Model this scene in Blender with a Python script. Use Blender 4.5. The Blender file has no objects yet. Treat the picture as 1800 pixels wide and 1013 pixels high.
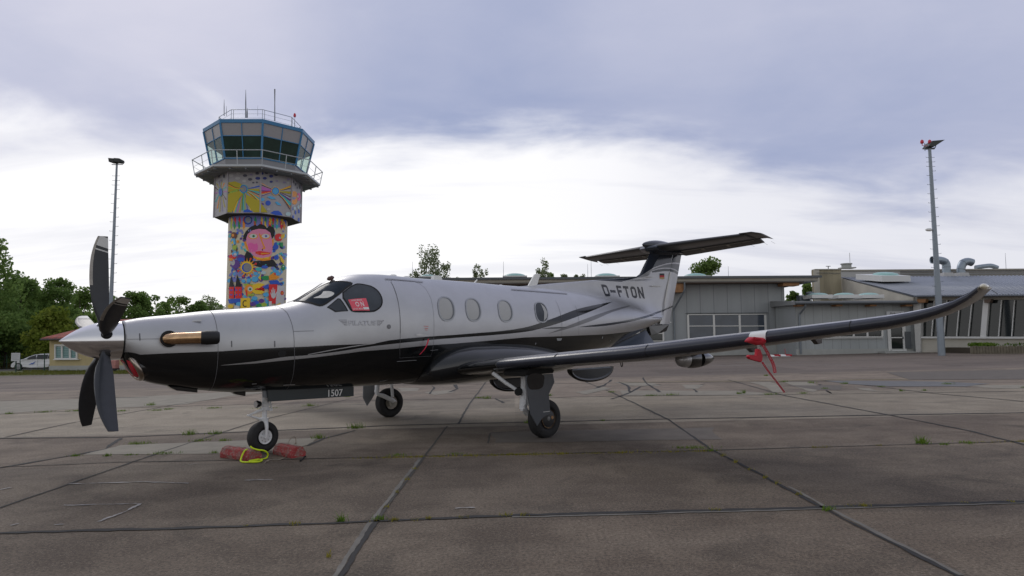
import bpy, bmesh, math, random
import numpy as np
from mathutils import Vector, Matrix
from mathutils.bvhtree import BVHTree
PI=math.pi; R=math.radians
scene=bpy.context.scene
col=scene.collection
rng=random.Random(7)
# ------------------------------------------------------------------ camera
# aircraft-aligned world: x towards the tail, y towards starboard, z up from the apron (metres)
CAM=Vector((-1.2402,-9.4421,1.5342)); YAW,PITCH,ROLL,FPX=0.7462369,0.0808155,-0.0241659,1127.278
FW=Vector((math.cos(PITCH)*math.sin(YAW),math.cos(PITCH)*math.cos(YAW),math.sin(PITCH)))
_r=FW.cross(Vector((0,0,1))).normalized(); _u=_r.cross(FW)
RT=_r*math.cos(ROLL)+_u*math.sin(ROLL); UP=-_r*math.sin(ROLL)+_u*math.cos(ROLL)
cam_d=bpy.data.cameras.new('camera'); cam=bpy.data.objects.new('camera',cam_d); col.objects.link(cam)
cam_d.sensor_width=36; cam_d.lens=FPX/1800*36; cam_d.clip_start=0.05; cam_d.clip_end=3000
cam.matrix_world=Matrix((( RT.x,UP.x,-FW.x,CAM.x),(RT.y,UP.y,-FW.y,CAM.y),(RT.z,UP.z,-FW.z,CAM.z),(0,0,0,1)))
scene.camera=cam
# true vertical: the apron falls gently (about one degree) to the near left
EZ=Vector((0.0112,-0.0139,1)).normalized()
EX=FW.cross(EZ).normalized(); EY=EZ.cross(EX)
O0=Vector((CAM.x,CAM.y,0))
# ------------------------------------------------------------------ world
world=bpy.data.worlds.new('World'); scene.world=world; world.use_nodes=True
SUN_EL=R(38); SUN_DIR_H=(EY*0.86-EX*0.5).normalized()
SUN_VEC=(SUN_DIR_H*math.cos(SUN_EL)+EZ*math.sin(SUN_EL)).normalized()
def build_world():
    nt=world.node_tree; nt.nodes.clear(); N=nt.nodes.new; L=nt.links.new
    def math_(op,a,b=None,c=None,clamp=False):
        n=N('ShaderNodeMath'); n.operation=op; n.use_clamp=clamp
        for i,v in enumerate((a,b,c)):
            if v is None: continue
            if hasattr(v,'is_linked') : L(v,n.inputs[i])
            else: n.inputs[i].default_value=v
        return n.outputs[0]
    tc=N('ShaderNodeTexCoord')
    def dot(v):
        n=N('ShaderNodeVectorMath'); n.operation='DOT_PRODUCT'; L(tc.outputs['Generated'],n.inputs[0]); n.inputs[1].default_value=v
        return n.outputs['Value']
    a=dot(EX); b=dot(EY); e=dot(EZ)
    az=math_('ARCTAN2',a,b); el=math_('ARCSINE',e)          # radians
    def comb(x,y,z=0.0):
        n=N('ShaderNodeCombineXYZ')
        for i,v in enumerate((x,y,z)):
            if hasattr(v,'is_linked'): L(v,n.inputs[i])
            else: n.inputs[i].default_value=v
        return n.outputs[0]
    def noise(sx,sy,scale,detail,rough,off=0.0,dist=0.0):
        # stretched cloud noise on the dome; a,b wrap round without a seam
        elc=math_('ADD',math_('MAXIMUM',e,0.0),0.22)
        u=math_('DIVIDE',a,elc); v=math_('DIVIDE',b,elc)
        vec=comb(math_('MULTIPLY',u,sx),math_('MULTIPLY',v,sy),off)
        n=N('ShaderNodeTexNoise'); n.inputs['Scale'].default_value=scale; n.inputs['Detail'].default_value=detail
        n.inputs['Roughness'].default_value=rough; n.inputs['Distortion'].default_value=dist
        L(vec,n.inputs['Vector']); return n.outputs[0]
    def sm(x,lo,hi):
        n=N('ShaderNodeMapRange'); n.interpolation_type='SMOOTHSTEP'; L(x,n.inputs[0])
        n.inputs[1].default_value=lo; n.inputs[2].default_value=hi; return n.outputs[0]
    def curve(x,pts,x0,x1,y1):
        xx=math_('DIVIDE',math_('SUBTRACT',x,x0),x1-x0,clamp=True)
        n=N('ShaderNodeFloatCurve'); L(xx,n.inputs['Value']); c=n.mapping.curves[0]
        P=[((p-x0)/(x1-x0),q/y1) for p,q in pts]
        c.points[0].location=P[0]; c.points[-1].location=P[-1]
        for p in P[1:-1]: c.points.new(*p)
        for p in c.points: p.handle_type='AUTO_CLAMPED'
        n.mapping.update(); return math_('MULTIPLY',n.outputs[0],y1)
    def mix(f,c1,c2):
        n=N('ShaderNodeMix'); n.data_type='RGBA'; 
        if hasattr(f,'is_linked'): L(f,n.inputs[0])
        else: n.inputs[0].default_value=f
        for i,c in ((6,c1),(7,c2)):
            if hasattr(c,'is_linked'): L(c,n.inputs[i])
            else: n.inputs[i].default_value=(*c,1)
        return n.outputs[2]
    deg=PI/180
    n1=noise(0.8,1.0,1.9,6,0.55,5.3,0.5); n2=noise(0.8,1.1,4.2,6,0.55,9.7,0.3); n3=noise(0.8,1.0,0.8,4,0.5,17.3)
    # lower edge of the grey-violet cloud deck, as elevation over azimuth
    edge=curve(az,[(-180*deg,20*deg),(-60*deg,17*deg),(-38*deg,14.2*deg),(-28*deg,15.2*deg),(-18*deg,15.0*deg),(-12*deg,15.0*deg),(-5*deg,16.2*deg),(2*deg,16.6*deg),(8*deg,16.2*deg),(16*deg,14.4*deg),(26*deg,12*deg),(38*deg,9*deg),(60*deg,8*deg),(180*deg,20*deg)],-180*deg,180*deg,30*deg)
    d=math_('SUBTRACT',el,edge)
    d=math_('ADD',d,math_('MULTIPLY',math_('SUBTRACT',n1,0.5),11*deg))
    d=math_('ADD',d,math_('MULTIPLY',math_('SUBTRACT',n2,0.5),4*deg))
    deck=sm(d,-1.8*deg,4.0*deg)
    # deck colour: darkest in the middle, paler to the left and overhead
    dk=curve(az,[(-180*deg,.5),(-60*deg,.35),(-38*deg,.30),(-26*deg,.36),(-17*deg,.68),(-8*deg,.90),(0,.88),(10*deg,.72),(22*deg,.66),(38*deg,.62),(70*deg,.5),(180*deg,.5)],-180*deg,180*deg,1.0)
    up=sm(el,17*deg,30*deg)
    dk=math_('SUBTRACT',dk,math_('MULTIPLY',up,0.30))
    dk=math_('ADD',dk,math_('MULTIPLY',math_('SUBTRACT',n1,0.5),.75))
    dk=math_('ADD',dk,math_('MULTIPLY',math_('SUBTRACT',n2,0.5),0.38),clamp=True)
    deckc=mix(dk,(0.64,0.645,0.77),(0.325,0.38,0.575))
    # bright open sky under the deck, with grey streaks
    st=sm(noise(0.28,1.5,2.6,5,0.55,41.0,0.2),0.47,0.70)
    rr=curve(az,[(-180*deg,.6),(-60*deg,.3),(-38*deg,.06),(-10*deg,.05),(4*deg,.14),(14*deg,.50),(26*deg,.74),(38*deg,.85),(70*deg,.8),(180*deg,.6)],-180*deg,180*deg,1.0)
    s2=math_('ADD',math_('MULTIPLY',st,0.30),math_('MULTIPLY',rr,0.62),clamp=True)
    lowc=mix(s2,(1.06,1.05,1.06),(0.58,0.595,0.71))
    sky=mix(deck,lowc,deckc)
    # just above the horizon: a little duller; below it: dim ground haze
    hz=sm(el,-1*deg,5*deg); sky=mix(math_('MULTIPLY',math_('SUBTRACT',1.0,hz),0.25),sky,(0.80,0.79,0.80))
    behind=sm(b,0.35,-0.5)      # the sky behind the camera is an even grey overcast
    bc=mix(n3,(0.60,0.60,0.62),(0.92,0.91,0.90)); bc=mix(sm(el,6*deg,42*deg),bc,mix(n3,(0.36,0.385,0.45),(0.54,0.56,0.62)))
    sky=mix(behind,sky,bc)
    below=sm(el,-0.5*deg,-3*deg); sky=mix(below,sky,(0.10,0.10,0.10))
    ns=N('ShaderNodeTexSky'); ns.sky_type='NISHITA'; ns.sun_disc=False; ns.sun_elevation=SUN_EL
    ns.sun_rotation=math.atan2(SUN_VEC.x,SUN_VEC.y)
    m=N('ShaderNodeVectorMath'); m.operation='SCALE'; m.inputs['Scale'].default_value=10.0; L(sky,m.inputs[0])
    fin=mix(0.96,ns.outputs[0],m.outputs[0])
    bg=N('ShaderNodeBackground'); bg.inputs['Strength'].default_value=0.1; L(fin,bg.inputs[0])
    out=N('ShaderNodeOutputWorld'); L(bg.outputs[0],out.inputs[0])
build_world()
sun_d=bpy.data.lights.new('sun','SUN'); sun_d.energy=0.6; sun_d.angle=R(18); sun_d.color=(1,.96,.9)
sun=bpy.data.objects.new('sun',sun_d); col.objects.link(sun); sun.rotation_euler=SUN_VEC.to_track_quat('Z','Y').to_euler()
scene.view_settings.view_transform='Standard'; scene.view_settings.look='None'; scene.view_settings.exposure=0.0; scene.view_settings.gamma=1
# ------------------------------------------------------------------ projection helpers (used to read distances off known planes)
def ray(u,v): return (FW*FPX+RT*(u-900)+UP*(506.5-v)).normalized()
def py(u,v,y=0.):
    d=ray(u,v); return CAM+d*((y-CAM.y)/d.y)
def pz(u,v,z=0.):
    d=ray(u,v); return CAM+d*((z-CAM.z)/d.z)
def px_(u,v,x): d=ray(u,v); return CAM+d*((x-CAM.x)/d.x)
def fr(X,Y,Z): return O0+EX*X+EY*Y+EZ*Z                    # gravity frame -> world
def wl(u,v,D):                                              # point at horizontal distance D in gravity frame -> (X,Z)
    d=ray(u,v); t=(D-(CAM-O0).dot(EY))/d.dot(EY); p=CAM+d*t-O0
    return p.dot(EX),p.dot(EZ)
def ground_z(X,Y):                                          # apron height in the gravity frame
    p=O0+EX*X+EY*Y; return -p.z/EZ.z
GM=Matrix(((EX.x,EY.x,EZ.x),(EX.y,EY.y,EZ.y),(EX.z,EY.z,EZ.z)))
# ------------------------------------------------------------------ object helpers
def setp(o,label=None,cat=None,group=None,kind=None):
    if label: o['label']=label
    if cat: o['category']=cat
    if group: o['group']=group
    if kind: o['kind']=kind
    return o
def empty(name,loc=(0,0,0),rot=None,**k):
    o=bpy.data.objects.new(name,None); col.objects.link(o); o.location=loc; o.empty_display_size=.2
    if rot is not None: o.rotation_euler=rot.to_euler() if isinstance(rot,Matrix) else rot
    return setp(o,**k)
class MB:
    def __init__(s): s.v=[]; s.f=[]; s.m=[]
    def add(s,v,f,m=0):
        n=len(s.v); s.v+= [tuple(p) for p in v]; s.f+=[tuple(i+n for i in q) for q in f]; s.m+=[m]*len(f)
    def box(s,a,b,m=0):
        x0,y0,z0=a; x1,y1,z1=b
        s.add([(x0,y0,z0),(x1,y0,z0),(x1,y1,z0),(x0,y1,z0),(x0,y0,z1),(x1,y0,z1),(x1,y1,z1),(x0,y1,z1)],
              [(0,3,2,1),(4,5,6,7),(0,1,5,4),(1,2,6,5),(2,3,7,6),(3,0,4,7)],m)
    def hexa(s,p,m=0): # 8 points bottom 4, top 4
        s.add(p,[(0,3,2,1),(4,5,6,7),(0,1,5,4),(1,2,6,5),(2,3,7,6),(3,0,4,7)],m)
    def prism(s,poly,off,m=0):  # poly: list of 3D points (planar), off: extrusion vector
        n=len(poly); P=[Vector(p) for p in poly]; Q=[p+Vector(off) for p in P]
        s.add(P+Q,[tuple(range(n-1,-1,-1)),tuple(range(n,2*n))]+[(i,(i+1)%n,n+(i+1)%n,n+i) for i in range(n)],m)
    def tube(s,pts,r,n=10,m=0,closed=False,cap=True):
        pts=[Vector(p) for p in pts]; rs=r if isinstance(r,(list,tuple)) else [r]*len(pts)
        N=len(pts); V=[]; up=None
        for i,p in enumerate(pts):
            if closed: t=pts[(i+1)%N]-pts[i-1]
            else: t=pts[min(i+1,N-1)]-pts[max(i-1,0)]
            t.normalize()
            if up is None: up=t.orthogonal().normalized()
            a=(up-t*up.dot(t)); a=a.normalized() if a.length>1e-6 else t.orthogonal().normalized(); up=a; b=t.cross(a)
            for k in range(n):
                th=2*PI*k/n; V.append(p+(a*math.cos(th)+b*math.sin(th))*rs[i])
        F=[]; M=N if closed else N-1
        for i in range(M):
            for k in range(n):
                j=(i+1)%N; F.append((i*n+k,i*n+(k+1)%n,j*n+(k+1)%n,j*n+k))
        if not closed and cap: F.append(tuple(range(n-1,-1,-1))); F.append(tuple((N-1)*n+k for k in range(n)))
        s.add(V,F,m)
    def lathe(s,prof,o,ax,n=32,m=0):   # prof (t,r) along axis
        ax=Vector(ax).normalized(); a=ax.orthogonal().normalized(); b=ax.cross(a); o=Vector(o); V=[];F=[]
        for t,r in prof:
            for k in range(n):
                th=2*PI*k/n; V.append(o+ax*t+(a*math.cos(th)+b*math.sin(th))*r)
        for i in range(len(prof)-1):
            for k in range(n): F.append((i*n+k,i*n+(k+1)%n,(i+1)*n+(k+1)%n,(i+1)*n+k))
        F.append(tuple(range(n-1,-1,-1))); F.append(tuple((len(prof)-1)*n+k for k in range(n)))
        s.add(V,F,m)
    def build(s,name,mat,parent=None,smooth=False,bevel=0,**k):
        me=bpy.data.meshes.new(name); me.from_pydata(s.v,[],s.f)
        for mm in (mat if isinstance(mat,(list,tuple)) else [mat]): me.materials.append(mm)
        if any(s.m): me.polygons.foreach_set('material_index',s.m)
        me.validate(); 
        if smooth: me.polygons.foreach_set('use_smooth',[True]*len(me.polygons))
        bm=bmesh.new(); bm.from_mesh(me); bmesh.ops.recalc_face_normals(bm,faces=bm.faces)
        if bevel: 
            bmesh.ops.remove_doubles(bm,verts=bm.verts,dist=1e-5)
            bmesh.ops.bevel(bm,geom=[e for e in bm.edges if len(e.link_faces)==2 and e.calc_face_angle(0)>0.5],offset=bevel,segments=2,affect='EDGES',profile=.6)
        if smooth:
            for e in bm.edges:
                if len(e.link_faces)==2 and e.calc_face_angle(0)>R(38): e.smooth=False
        bm.to_mesh(me); bm.free()
        o=bpy.data.objects.new(name,me); col.objects.link(o)
        if parent: o.parent=parent
        return setp(o,**k)
def surf(name,V,F,mat,parent=None,smooth=True,**k):   # open surface: keep winding as given
    me=bpy.data.meshes.new(name); me.from_pydata([tuple(v) for v in V],[],F); me.materials.append(mat); me.validate()
    if smooth: me.polygons.foreach_set('use_smooth',[True]*len(me.polygons))
    o=bpy.data.objects.new(name,me); col.objects.link(o)
    if parent: o.parent=parent
    return setp(o,**k)
def chart(poly,du,dv):
    """fill a 2D polygon (or a (verts,faces) pair) and cut it on a du x dv grid -> verts2d, faces"""
    bm=bmesh.new()
    if isinstance(poly,tuple): 
        vs=[bm.verts.new((x,y,0)) for x,y in poly[0]]
        for f in poly[1]:
            try: bm.faces.new([vs[i] for i in f])
            except Exception: pass
    else:
        f=bm.faces.new([bm.verts.new((x,y,0)) for x,y in poly]); bmesh.ops.triangulate(bm,faces=[f])
    xs=[v.co.x for v in bm.verts]; ys=[v.co.y for v in bm.verts]
    for ax,lo,hi,s in ((0,min(xs),max(xs),du),(1,min(ys),max(ys),dv)):
        k=math.floor(lo/s)+1
        while k*s<hi:
            p=[0,0,0]; p[ax]=k*s; nrm=[0,0,0]; nrm[ax]=1
            bmesh.ops.bisect_plane(bm,geom=bm.verts[:]+bm.edges[:]+bm.faces[:],plane_co=p,plane_no=nrm,dist=1e-6); k+=1
    bm.verts.index_update(); V=[(v.co.x,v.co.y) for v in bm.verts]; F=[tuple(v.index for v in f.verts) for f in bm.faces]; bm.free()
    return V,F
def text2d(s,size=1.0,bold=0.0,sx=1.0,align='LEFT'):
    c=bpy.data.curves.new('txt','FONT'); c.body=s; c.size=size; c.offset=bold; c.fill_mode='FRONT'; c.resolution_u=4; c.align_x=align
    o=bpy.data.objects.new('txt',c); col.objects.link(o)
    dg=bpy.context.evaluated_depsgraph_get(); me=bpy.data.meshes.new_from_object(o.evaluated_get(dg))
    V=[(v.co.x*sx,v.co.y) for v in me.vertices]; F=[tuple(p.vertices) for p in me.polygons]
    bpy.data.objects.remove(o); bpy.data.meshes.remove(me); bpy.data.curves.remove(c)
    return V,F
def outline(pts,w):
    """closed outline of a polyline as list of quads (verts, faces), width w"""
    V=[];F=[]
    for i,(x,y) in enumerate(pts):
        x0,y0=pts[max(i-1,0)]; x1,y1=pts[min(i+1,len(pts)-1)]; dx,dy=x1-x0,y1-y0; l=math.hypot(dx,dy) or 1
        V+=[(x-dy/l*w/2,y+dx/l*w/2),(x+dy/l*w/2,y-dx/l*w/2)]
        if i: F.append((2*i-2,2*i-1,2*i+1,2*i))
    return V,F
# ------------------------------------------------------------------ materials
MATS={}
def mat(name,c,rough=.6,metal=0.,coat=0.,noise=0.,nscale=8.,bump=0.,bscale=60.,spec=.5,coat_r=.05):
    if name in MATS: return MATS[name]
    m=bpy.data.materials.new(name); m.use_nodes=True; nt=m.node_tree; b=nt.nodes['Principled BSDF']
    b.inputs['Base Color'].default_value=(*c,1); b.inputs['Roughness'].default_value=rough; b.inputs['Metallic'].default_value=metal
    b.inputs['Coat Weight'].default_value=coat; b.inputs['Coat Roughness'].default_value=coat_r; b.inputs['Specular IOR Level'].default_value=spec
    tc=nt.nodes.new('ShaderNodeTexCoord')
    if noise:
        n=nt.nodes.new('ShaderNodeTexNoise'); n.inputs['Scale'].default_value=nscale; n.inputs['Detail'].default_value=6; n.inputs['Roughness'].default_value=.6
        nt.links.new(tc.outputs['Object'],n.inputs['Vector'])
        r=nt.nodes.new('ShaderNodeMapRange'); r.inputs[1].default_value=.25; r.inputs[2].default_value=.75; r.inputs[3].default_value=1-noise; r.inputs[4].default_value=1+noise
        nt.links.new(n.outputs[0],r.inputs[0])
        v=nt.nodes.new('ShaderNodeVectorMath'); v.operation='SCALE'; v.inputs[0].default_value=c; nt.links.new(r.outputs[0],v.inputs['Scale'])
        nt.links.new(v.outputs[0],b.inputs['Base Color'])
    if bump:
        n=nt.nodes.new('ShaderNodeTexNoise'); n.inputs['Scale'].default_value=bscale; n.inputs['Detail'].default_value=4
        nt.links.new(tc.outputs['Object'],n.inputs['Vector'])
        bp=nt.nodes.new('ShaderNodeBump'); bp.inputs['Strength'].default_value=bump; bp.inputs['Distance'].default_value=.01
        nt.links.new(n.outputs[0],bp.inputs['Height']); nt.links.new(bp.outputs[0],b.inputs['Normal'])
    MATS[name]=m; return m
class NT:
    """small node-graph writer"""
    def __init__(s,m): s.nt=m.node_tree
    def n(s,t,**k):
        x=s.nt.nodes.new(t)
        for a,b in k.items(): setattr(x,a,b)
        return x
    def put(s,i,v):
        if hasattr(v,'is_linked'): s.nt.links.new(v,i)
        elif isinstance(v,tuple) and len(v)==3 and i.type=='RGBA': i.default_value=(*v,1)
        else: i.default_value=v
    def math(s,op,a,b=0.,clamp=False):
        x=s.n('ShaderNodeMath',operation=op,use_clamp=clamp); s.put(x.inputs[0],a); s.put(x.inputs[1],b); return x.outputs[0]
    def mix(s,f,a,b):
        x=s.n('ShaderNodeMix',data_type='RGBA'); s.put(x.inputs[0],f); s.put(x.inputs[6],a); s.put(x.inputs[7],b); return x.outputs[2]
    def mixf(s,f,a,b):
        x=s.n('ShaderNodeMix',data_type='FLOAT'); s.put(x.inputs[0],f); s.put(x.inputs[2],a); s.put(x.inputs[3],b); return x.outputs[0]
    def noise(s,vec,scale,detail=5,rough=.55,dist=0.):
        x=s.n('ShaderNodeTexNoise'); s.put(x.inputs['Vector'],vec); x.inputs['Scale'].default_value=scale; x.inputs['Detail'].default_value=detail
        x.inputs['Roughness'].default_value=rough; x.inputs['Distortion'].default_value=dist; return x.outputs[0]
    def ramp(s,x,lo,hi,a=0.,b=1.,smooth=True):
        r=s.n('ShaderNodeMapRange'); r.interpolation_type='SMOOTHSTEP' if smooth else 'LINEAR'; s.put(r.inputs[0],x)
        for i,v in zip((1,2,3,4),(lo,hi,a,b)): r.inputs[i].default_value=v
        return r.outputs[0]
    def curve(s,x,pts,xs=15.,ys=4.):
        xx=s.math('DIVIDE',x,xs,True); n=s.n('ShaderNodeFloatCurve'); s.put(n.inputs['Value'],xx); c=n.mapping.curves[0]
        P=[(0,pts[0][1]/ys)]+[(p/xs,q/ys) for p,q in pts]+[(1,pts[-1][1]/ys)]
        c.points[0].location=P[0]; c.points[-1].location=P[-1]
        for p in P[1:-1]: c.points.new(*p)
        for p in c.points: p.handle_type='VECTOR'
        n.mapping.update(); return s.math('MULTIPLY',n.outputs[0],ys)
    def step(s,d,w=.0025): return s.ramp(d,-w,w,0.,1.,False)      # 1 where d>0
SILVER=(.465,.468,.48); BLACK=(.006,.007,.008); NAVY=(.020,.026,.040)
def dens(pts):   # smooth a traced line before it becomes a curve
    xs=[p[0] for p in pts]; ys=[p[1] for p in pts]
    X=[];n=max(2,int((xs[-1]-xs[0])/.25))
    for i in range(n+1): X.append(xs[0]+(xs[-1]-xs[0])*i/n)
    return list(zip(X,pchip(xs,ys,np.array(X))))
def pchip(xs,ys,x):
    xs=np.asarray(xs,float);ys=np.asarray(ys,float);h=np.diff(xs);d=np.diff(ys)/h;m=np.zeros_like(ys)
    for i in range(1,len(xs)-1):
        if d[i-1]*d[i]>0:
            w1=2*h[i]+h[i-1];w2=h[i]+2*h[i-1];m[i]=(w1+w2)/(w1/d[i-1]+w2/d[i])
    m[0]=d[0];m[-1]=d[-1];x=np.clip(x,xs[0],xs[-1]);i=np.clip(np.searchsorted(xs,x)-1,0,len(h)-1);t=(x-xs[i])/h[i]
    return ys[i]*(2*t**3-3*t**2+1)+m[i]*h[i]*(t**3-2*t**2+t)+ys[i+1]*(-2*t**3+3*t**2)+m[i+1]*h[i]*(t**3-t**2)
def paint_material(name,fin=False):
    m=bpy.data.materials.new(name); m.use_nodes=True; g=NT(m); b=g.nt.nodes['Principled BSDF']
    tc=g.n('ShaderNodeTexCoord'); sp=g.n('ShaderNodeSeparateXYZ'); g.put(sp.inputs[0],tc.outputs['Object']); x,z=sp.outputs[0],sp.outputs[2]
    Gu=g.curve(x,[(8.63,1.76)]+dens([(8.64,1.768),(9.067,1.802),(10.148,1.884),(11.124,1.987),(12.515,2.195),(13.132,2.322),(13.4,2.38)])); Gl=g.curve(x,[(8.63,1.765)]+dens([(8.64,1.760),(9.319,1.774),(10.147,1.834),(11.111,1.933),(12.513,2.150),(13.129,2.276),(13.4,2.33)]))
    navyG=g.math('MULTIPLY',g.math('MULTIPLY',g.step(g.math('SUBTRACT',z,Gl)),g.step(g.math('SUBTRACT',Gu,z))),g.step(g.math('SUBTRACT',x,8.64)))
    if not fin:
        Aup=dens([(2.846,1.389),(3.174,1.440),(3.520,1.488),(3.862,1.526),(4.06,1.567),(4.7,1.614),(5.385,1.644),(5.882,1.670),(6.34,1.693),(7.005,1.758),(7.766,1.924),(8.691,2.140),(9.46,2.25),(10.253,2.342)])
        Alo=dens([(2.846,1.386),(3.176,1.411),(3.521,1.452),(3.873,1.492),(4.304,1.525),(4.811,1.561),(5.386,1.592),(6.275,1.630),(7.075,1.682),(7.749,1.794),(8.624,1.985),(9.441,2.171),(10.24,2.339)])
        T1=g.curve(x,[(.6,1.50),(.73,1.497),(.82,1.462),(1.13,1.471),(1.737,1.477),(2.168,1.497),(2.537,1.506),(2.847,1.511),(3.081,1.520),(3.43,1.524),(3.739,1.528),(3.862,1.529)]+[p for p in Aup if p[0]>3.9]+[(10.3,2.30),(11,1.2),(13,1.2)])
        AU=g.curve(x,[(2.8,1.38)]+Aup); 
        T2=g.curve(x,[(.6,1.2),(1.70,1.27),(1.745,1.290),(2.174,1.325),(2.541,1.373),(2.80,1.383)]+Alo+[(10.3,2.30),(11,1.2),(13,1.2)])
        T3=g.curve(x,[(.6,1.3),(1.70,1.285),(1.746,1.287),(2.176,1.298),(2.544,1.325),(3.005,1.356),(3.689,1.420),(4.26,1.443),(4.817,1.479),(5.392,1.498),(6.029,1.526),(7.005,1.575),(8.156,1.586),(9.614,1.606),(10.871,1.665),(11.631,1.747),(12.2,1.84),(12.6,1.92)])
        CU=g.curve(x,[(2.7,1.36),(2.846,1.39),(2.86,1.401),(3.174,1.453),(3.519,1.502),(3.861,1.536),(3.95,1.535)])
        s1=g.step(g.math('SUBTRACT',z,T1)); s1=g.math('MAXIMUM',s1,g.step(g.math('SUBTRACT',x,10.25)))
        s1=g.math('MULTIPLY',s1,g.step(g.math('SUBTRACT',z,T3)))
        s2=g.math('MULTIPLY',g.step(g.math('SUBTRACT',z,T3)),g.step(g.math('SUBTRACT',T2,z)))
        s3=g.math('MULTIPLY',g.math('MULTIPLY',g.step(g.math('SUBTRACT',z,AU)),g.step(g.math('SUBTRACT',CU,z))),g.math('MULTIPLY',g.step(g.math('SUBTRACT',x,2.86)),g.step(g.math('SUBTRACT',3.9,x))))
        sil=g.math('MAXIMUM',g.math('MAXIMUM',s1,s2),s3)
        # grey feather stripe and small dark dash aft
        def band(up,lo,x0,x1):
            U=g.curve(x,dens(up)); Lo=g.curve(x,dens(lo))
            q=g.math('MULTIPLY',g.step(g.math('SUBTRACT',z,Lo)),g.step(g.math('SUBTRACT',U,z)))
            return g.math('MULTIPLY',q,g.math('MULTIPLY',g.step(g.math('SUBTRACT',x,x0)),g.step(g.math('SUBTRACT',x1,x))))
        grey=band([(7.669,1.643),(8.6,1.875),(9.655,2.095),(10.649,2.240),(11.2,2.29)],[(7.669,1.638),(8.151,1.713),(9.074,1.892),(9.928,2.091),(10.66,2.208),(11.2,2.288)],7.67,11.2)
        dash=band([(7.477,1.737),(7.748,1.760),(8.259,1.769)],[(7.477,1.732),(7.866,1.730),(8.259,1.757)],7.48,8.2)
        cc=g.mix(sil,BLACK,SILVER); cc=g.mix(grey,cc,(.20,.20,.205)); cc=g.mix(dash,cc,(.05,.055,.06)); cc=g.mix(navyG,cc,NAVY)
        # the stripe turns dark grey along the aft cabin
        met=g.math('MULTIPLY',sil,.86); met=g.math('MULTIPLY',met,g.math('SUBTRACT',1.,g.math('MAXIMUM',navyG,dash)))
    else:
        K1=g.curve(x,dens([(11.0,2.85),(11.695,3.0),(11.923,3.087),(12.189,3.234),(12.515,3.325),(12.819,3.396),(13.287,3.461),(13.558,3.468)]))
        L1=g.curve(x,dens([(11.0,2.84),(11.7,2.985),(11.922,3.066),(12.187,3.206),(12.514,3.298),(12.818,3.369),(13.285,3.430),(13.556,3.436)]))
        L2u=g.curve(x,dens([(11.9,3.06),(12.068,3.145),(12.362,3.227),(12.661,3.282),(13.119,3.303),(13.6,3.225)])); L2l=g.curve(x,dens([(11.9,3.058),(12.067,3.134),(12.36,3.206),(12.659,3.258),(13.117,3.278),(13.6,3.20)]))
        N3=g.curve(x,dens([(12.2,3.128),(12.504,3.169),(12.957,3.208),(13.266,3.193),(13.6,3.12)]))
        up=g.step(g.math('SUBTRACT',z,K1)); grey=g.math('MULTIPLY',g.step(g.math('SUBTRACT',L1,z)),g.step(g.math('SUBTRACT',z,L2u)))
        nv=g.math('MULTIPLY',g.math('MULTIPLY',g.step(g.math('SUBTRACT',L2l,z)),g.step(g.math('SUBTRACT',z,N3))),g.step(g.math('SUBTRACT',x,12.2)))
        cc=g.mix(up,SILVER,NAVY); cc=g.mix(g.math('MULTIPLY',grey,g.step(g.math('SUBTRACT',x,11.9))),cc,(.16,.165,.17)); cc=g.mix(nv,cc,NAVY); cc=g.mix(navyG,cc,NAVY)
        met=g.math('MULTIPLY',g.math('SUBTRACT',1.,g.math('MAXIMUM',g.math('MAXIMUM',up,nv),navyG)),.82)
    # faint dirt streaks
    n=g.noise(tc.outputs['Object'],3.0,6,.6); f=g.ramp(n,.3,.8,1.0,.93); v=g.n('ShaderNodeVectorMath',operation='SCALE'); g.put(v.inputs[0],cc); g.put(v.inputs['Scale'],f)
    g.put(b.inputs['Base Color'],v.outputs[0]); g.put(b.inputs['Metallic'],met)
    rgh=g.math('ADD',g.math('MULTIPLY',met,.34),.13); rgh=g.math('ADD',rgh,g.math('MULTIPLY',g.math('SUBTRACT',n,.5),.06)); g.put(b.inputs['Roughness'],rgh)
    b.inputs['Coat Weight'].default_value=.12; b.inputs['Coat Roughness'].default_value=.04
    # very slight skin waviness
    nb=g.noise(tc.outputs['Object'],1.6,2,.4); bp=g.n('ShaderNodeBump'); bp.inputs['Strength'].default_value=.10; bp.inputs['Distance'].default_value=.02; g.put(bp.inputs['Height'],nb); g.put(b.inputs['Normal'],bp.outputs[0])
    g.put(b.inputs['Coat Normal'],bp.outputs[0])
    return m
M_LIV=paint_material('fuselage_paint'); M_FIN=paint_material('fin_paint',True)
m_black=mat('gloss_black',BLACK,.12,0,.4); m_navy=mat('gloss_navy',NAVY,.14,0,.4)
m_silver=mat('silver_paint',SILVER,.38,.72,.3); m_chrome=mat('polished_metal',(.72,.72,.74),.13,1.0); m_boot=mat('boot_rubber',(.030,.034,.048),.26,0,0,noise=.15,nscale=6,spec=.6)
m_under=mat('wing_underside',(.27,.255,.23),.45,.3,.2,noise=.05,nscale=3)  # silver underside, colour darkened and tinted beige for the ground it mirrors
m_white=mat('white_paint',(.78,.78,.76),.4,noise=.05); m_gearw=mat('gear_white',(.70,.71,.72),.4,0,.1,noise=.12,nscale=25); m_tyre=mat('tyre_rubber',(.018,.018,.019),.75,noise=.3,nscale=20,bump=.2)
m_steel=mat('steel',(.55,.55,.56),.3,1.0); m_dark=mat('dark_gap',(.01,.01,.01),.8); m_glass=mat('cockpit_glass',(.048,.055,.064),.10,0,0,noise=.5,nscale=2.2,spec=.28)
m_red=mat('red_cover',(.52,.012,.03),.6,noise=.12,nscale=20); m_redfab=mat('red_streamer',(.60,.01,.045),.6,noise=.1); m_seam=mat('panel_seam',(.13,.13,.14),.5)
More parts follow.
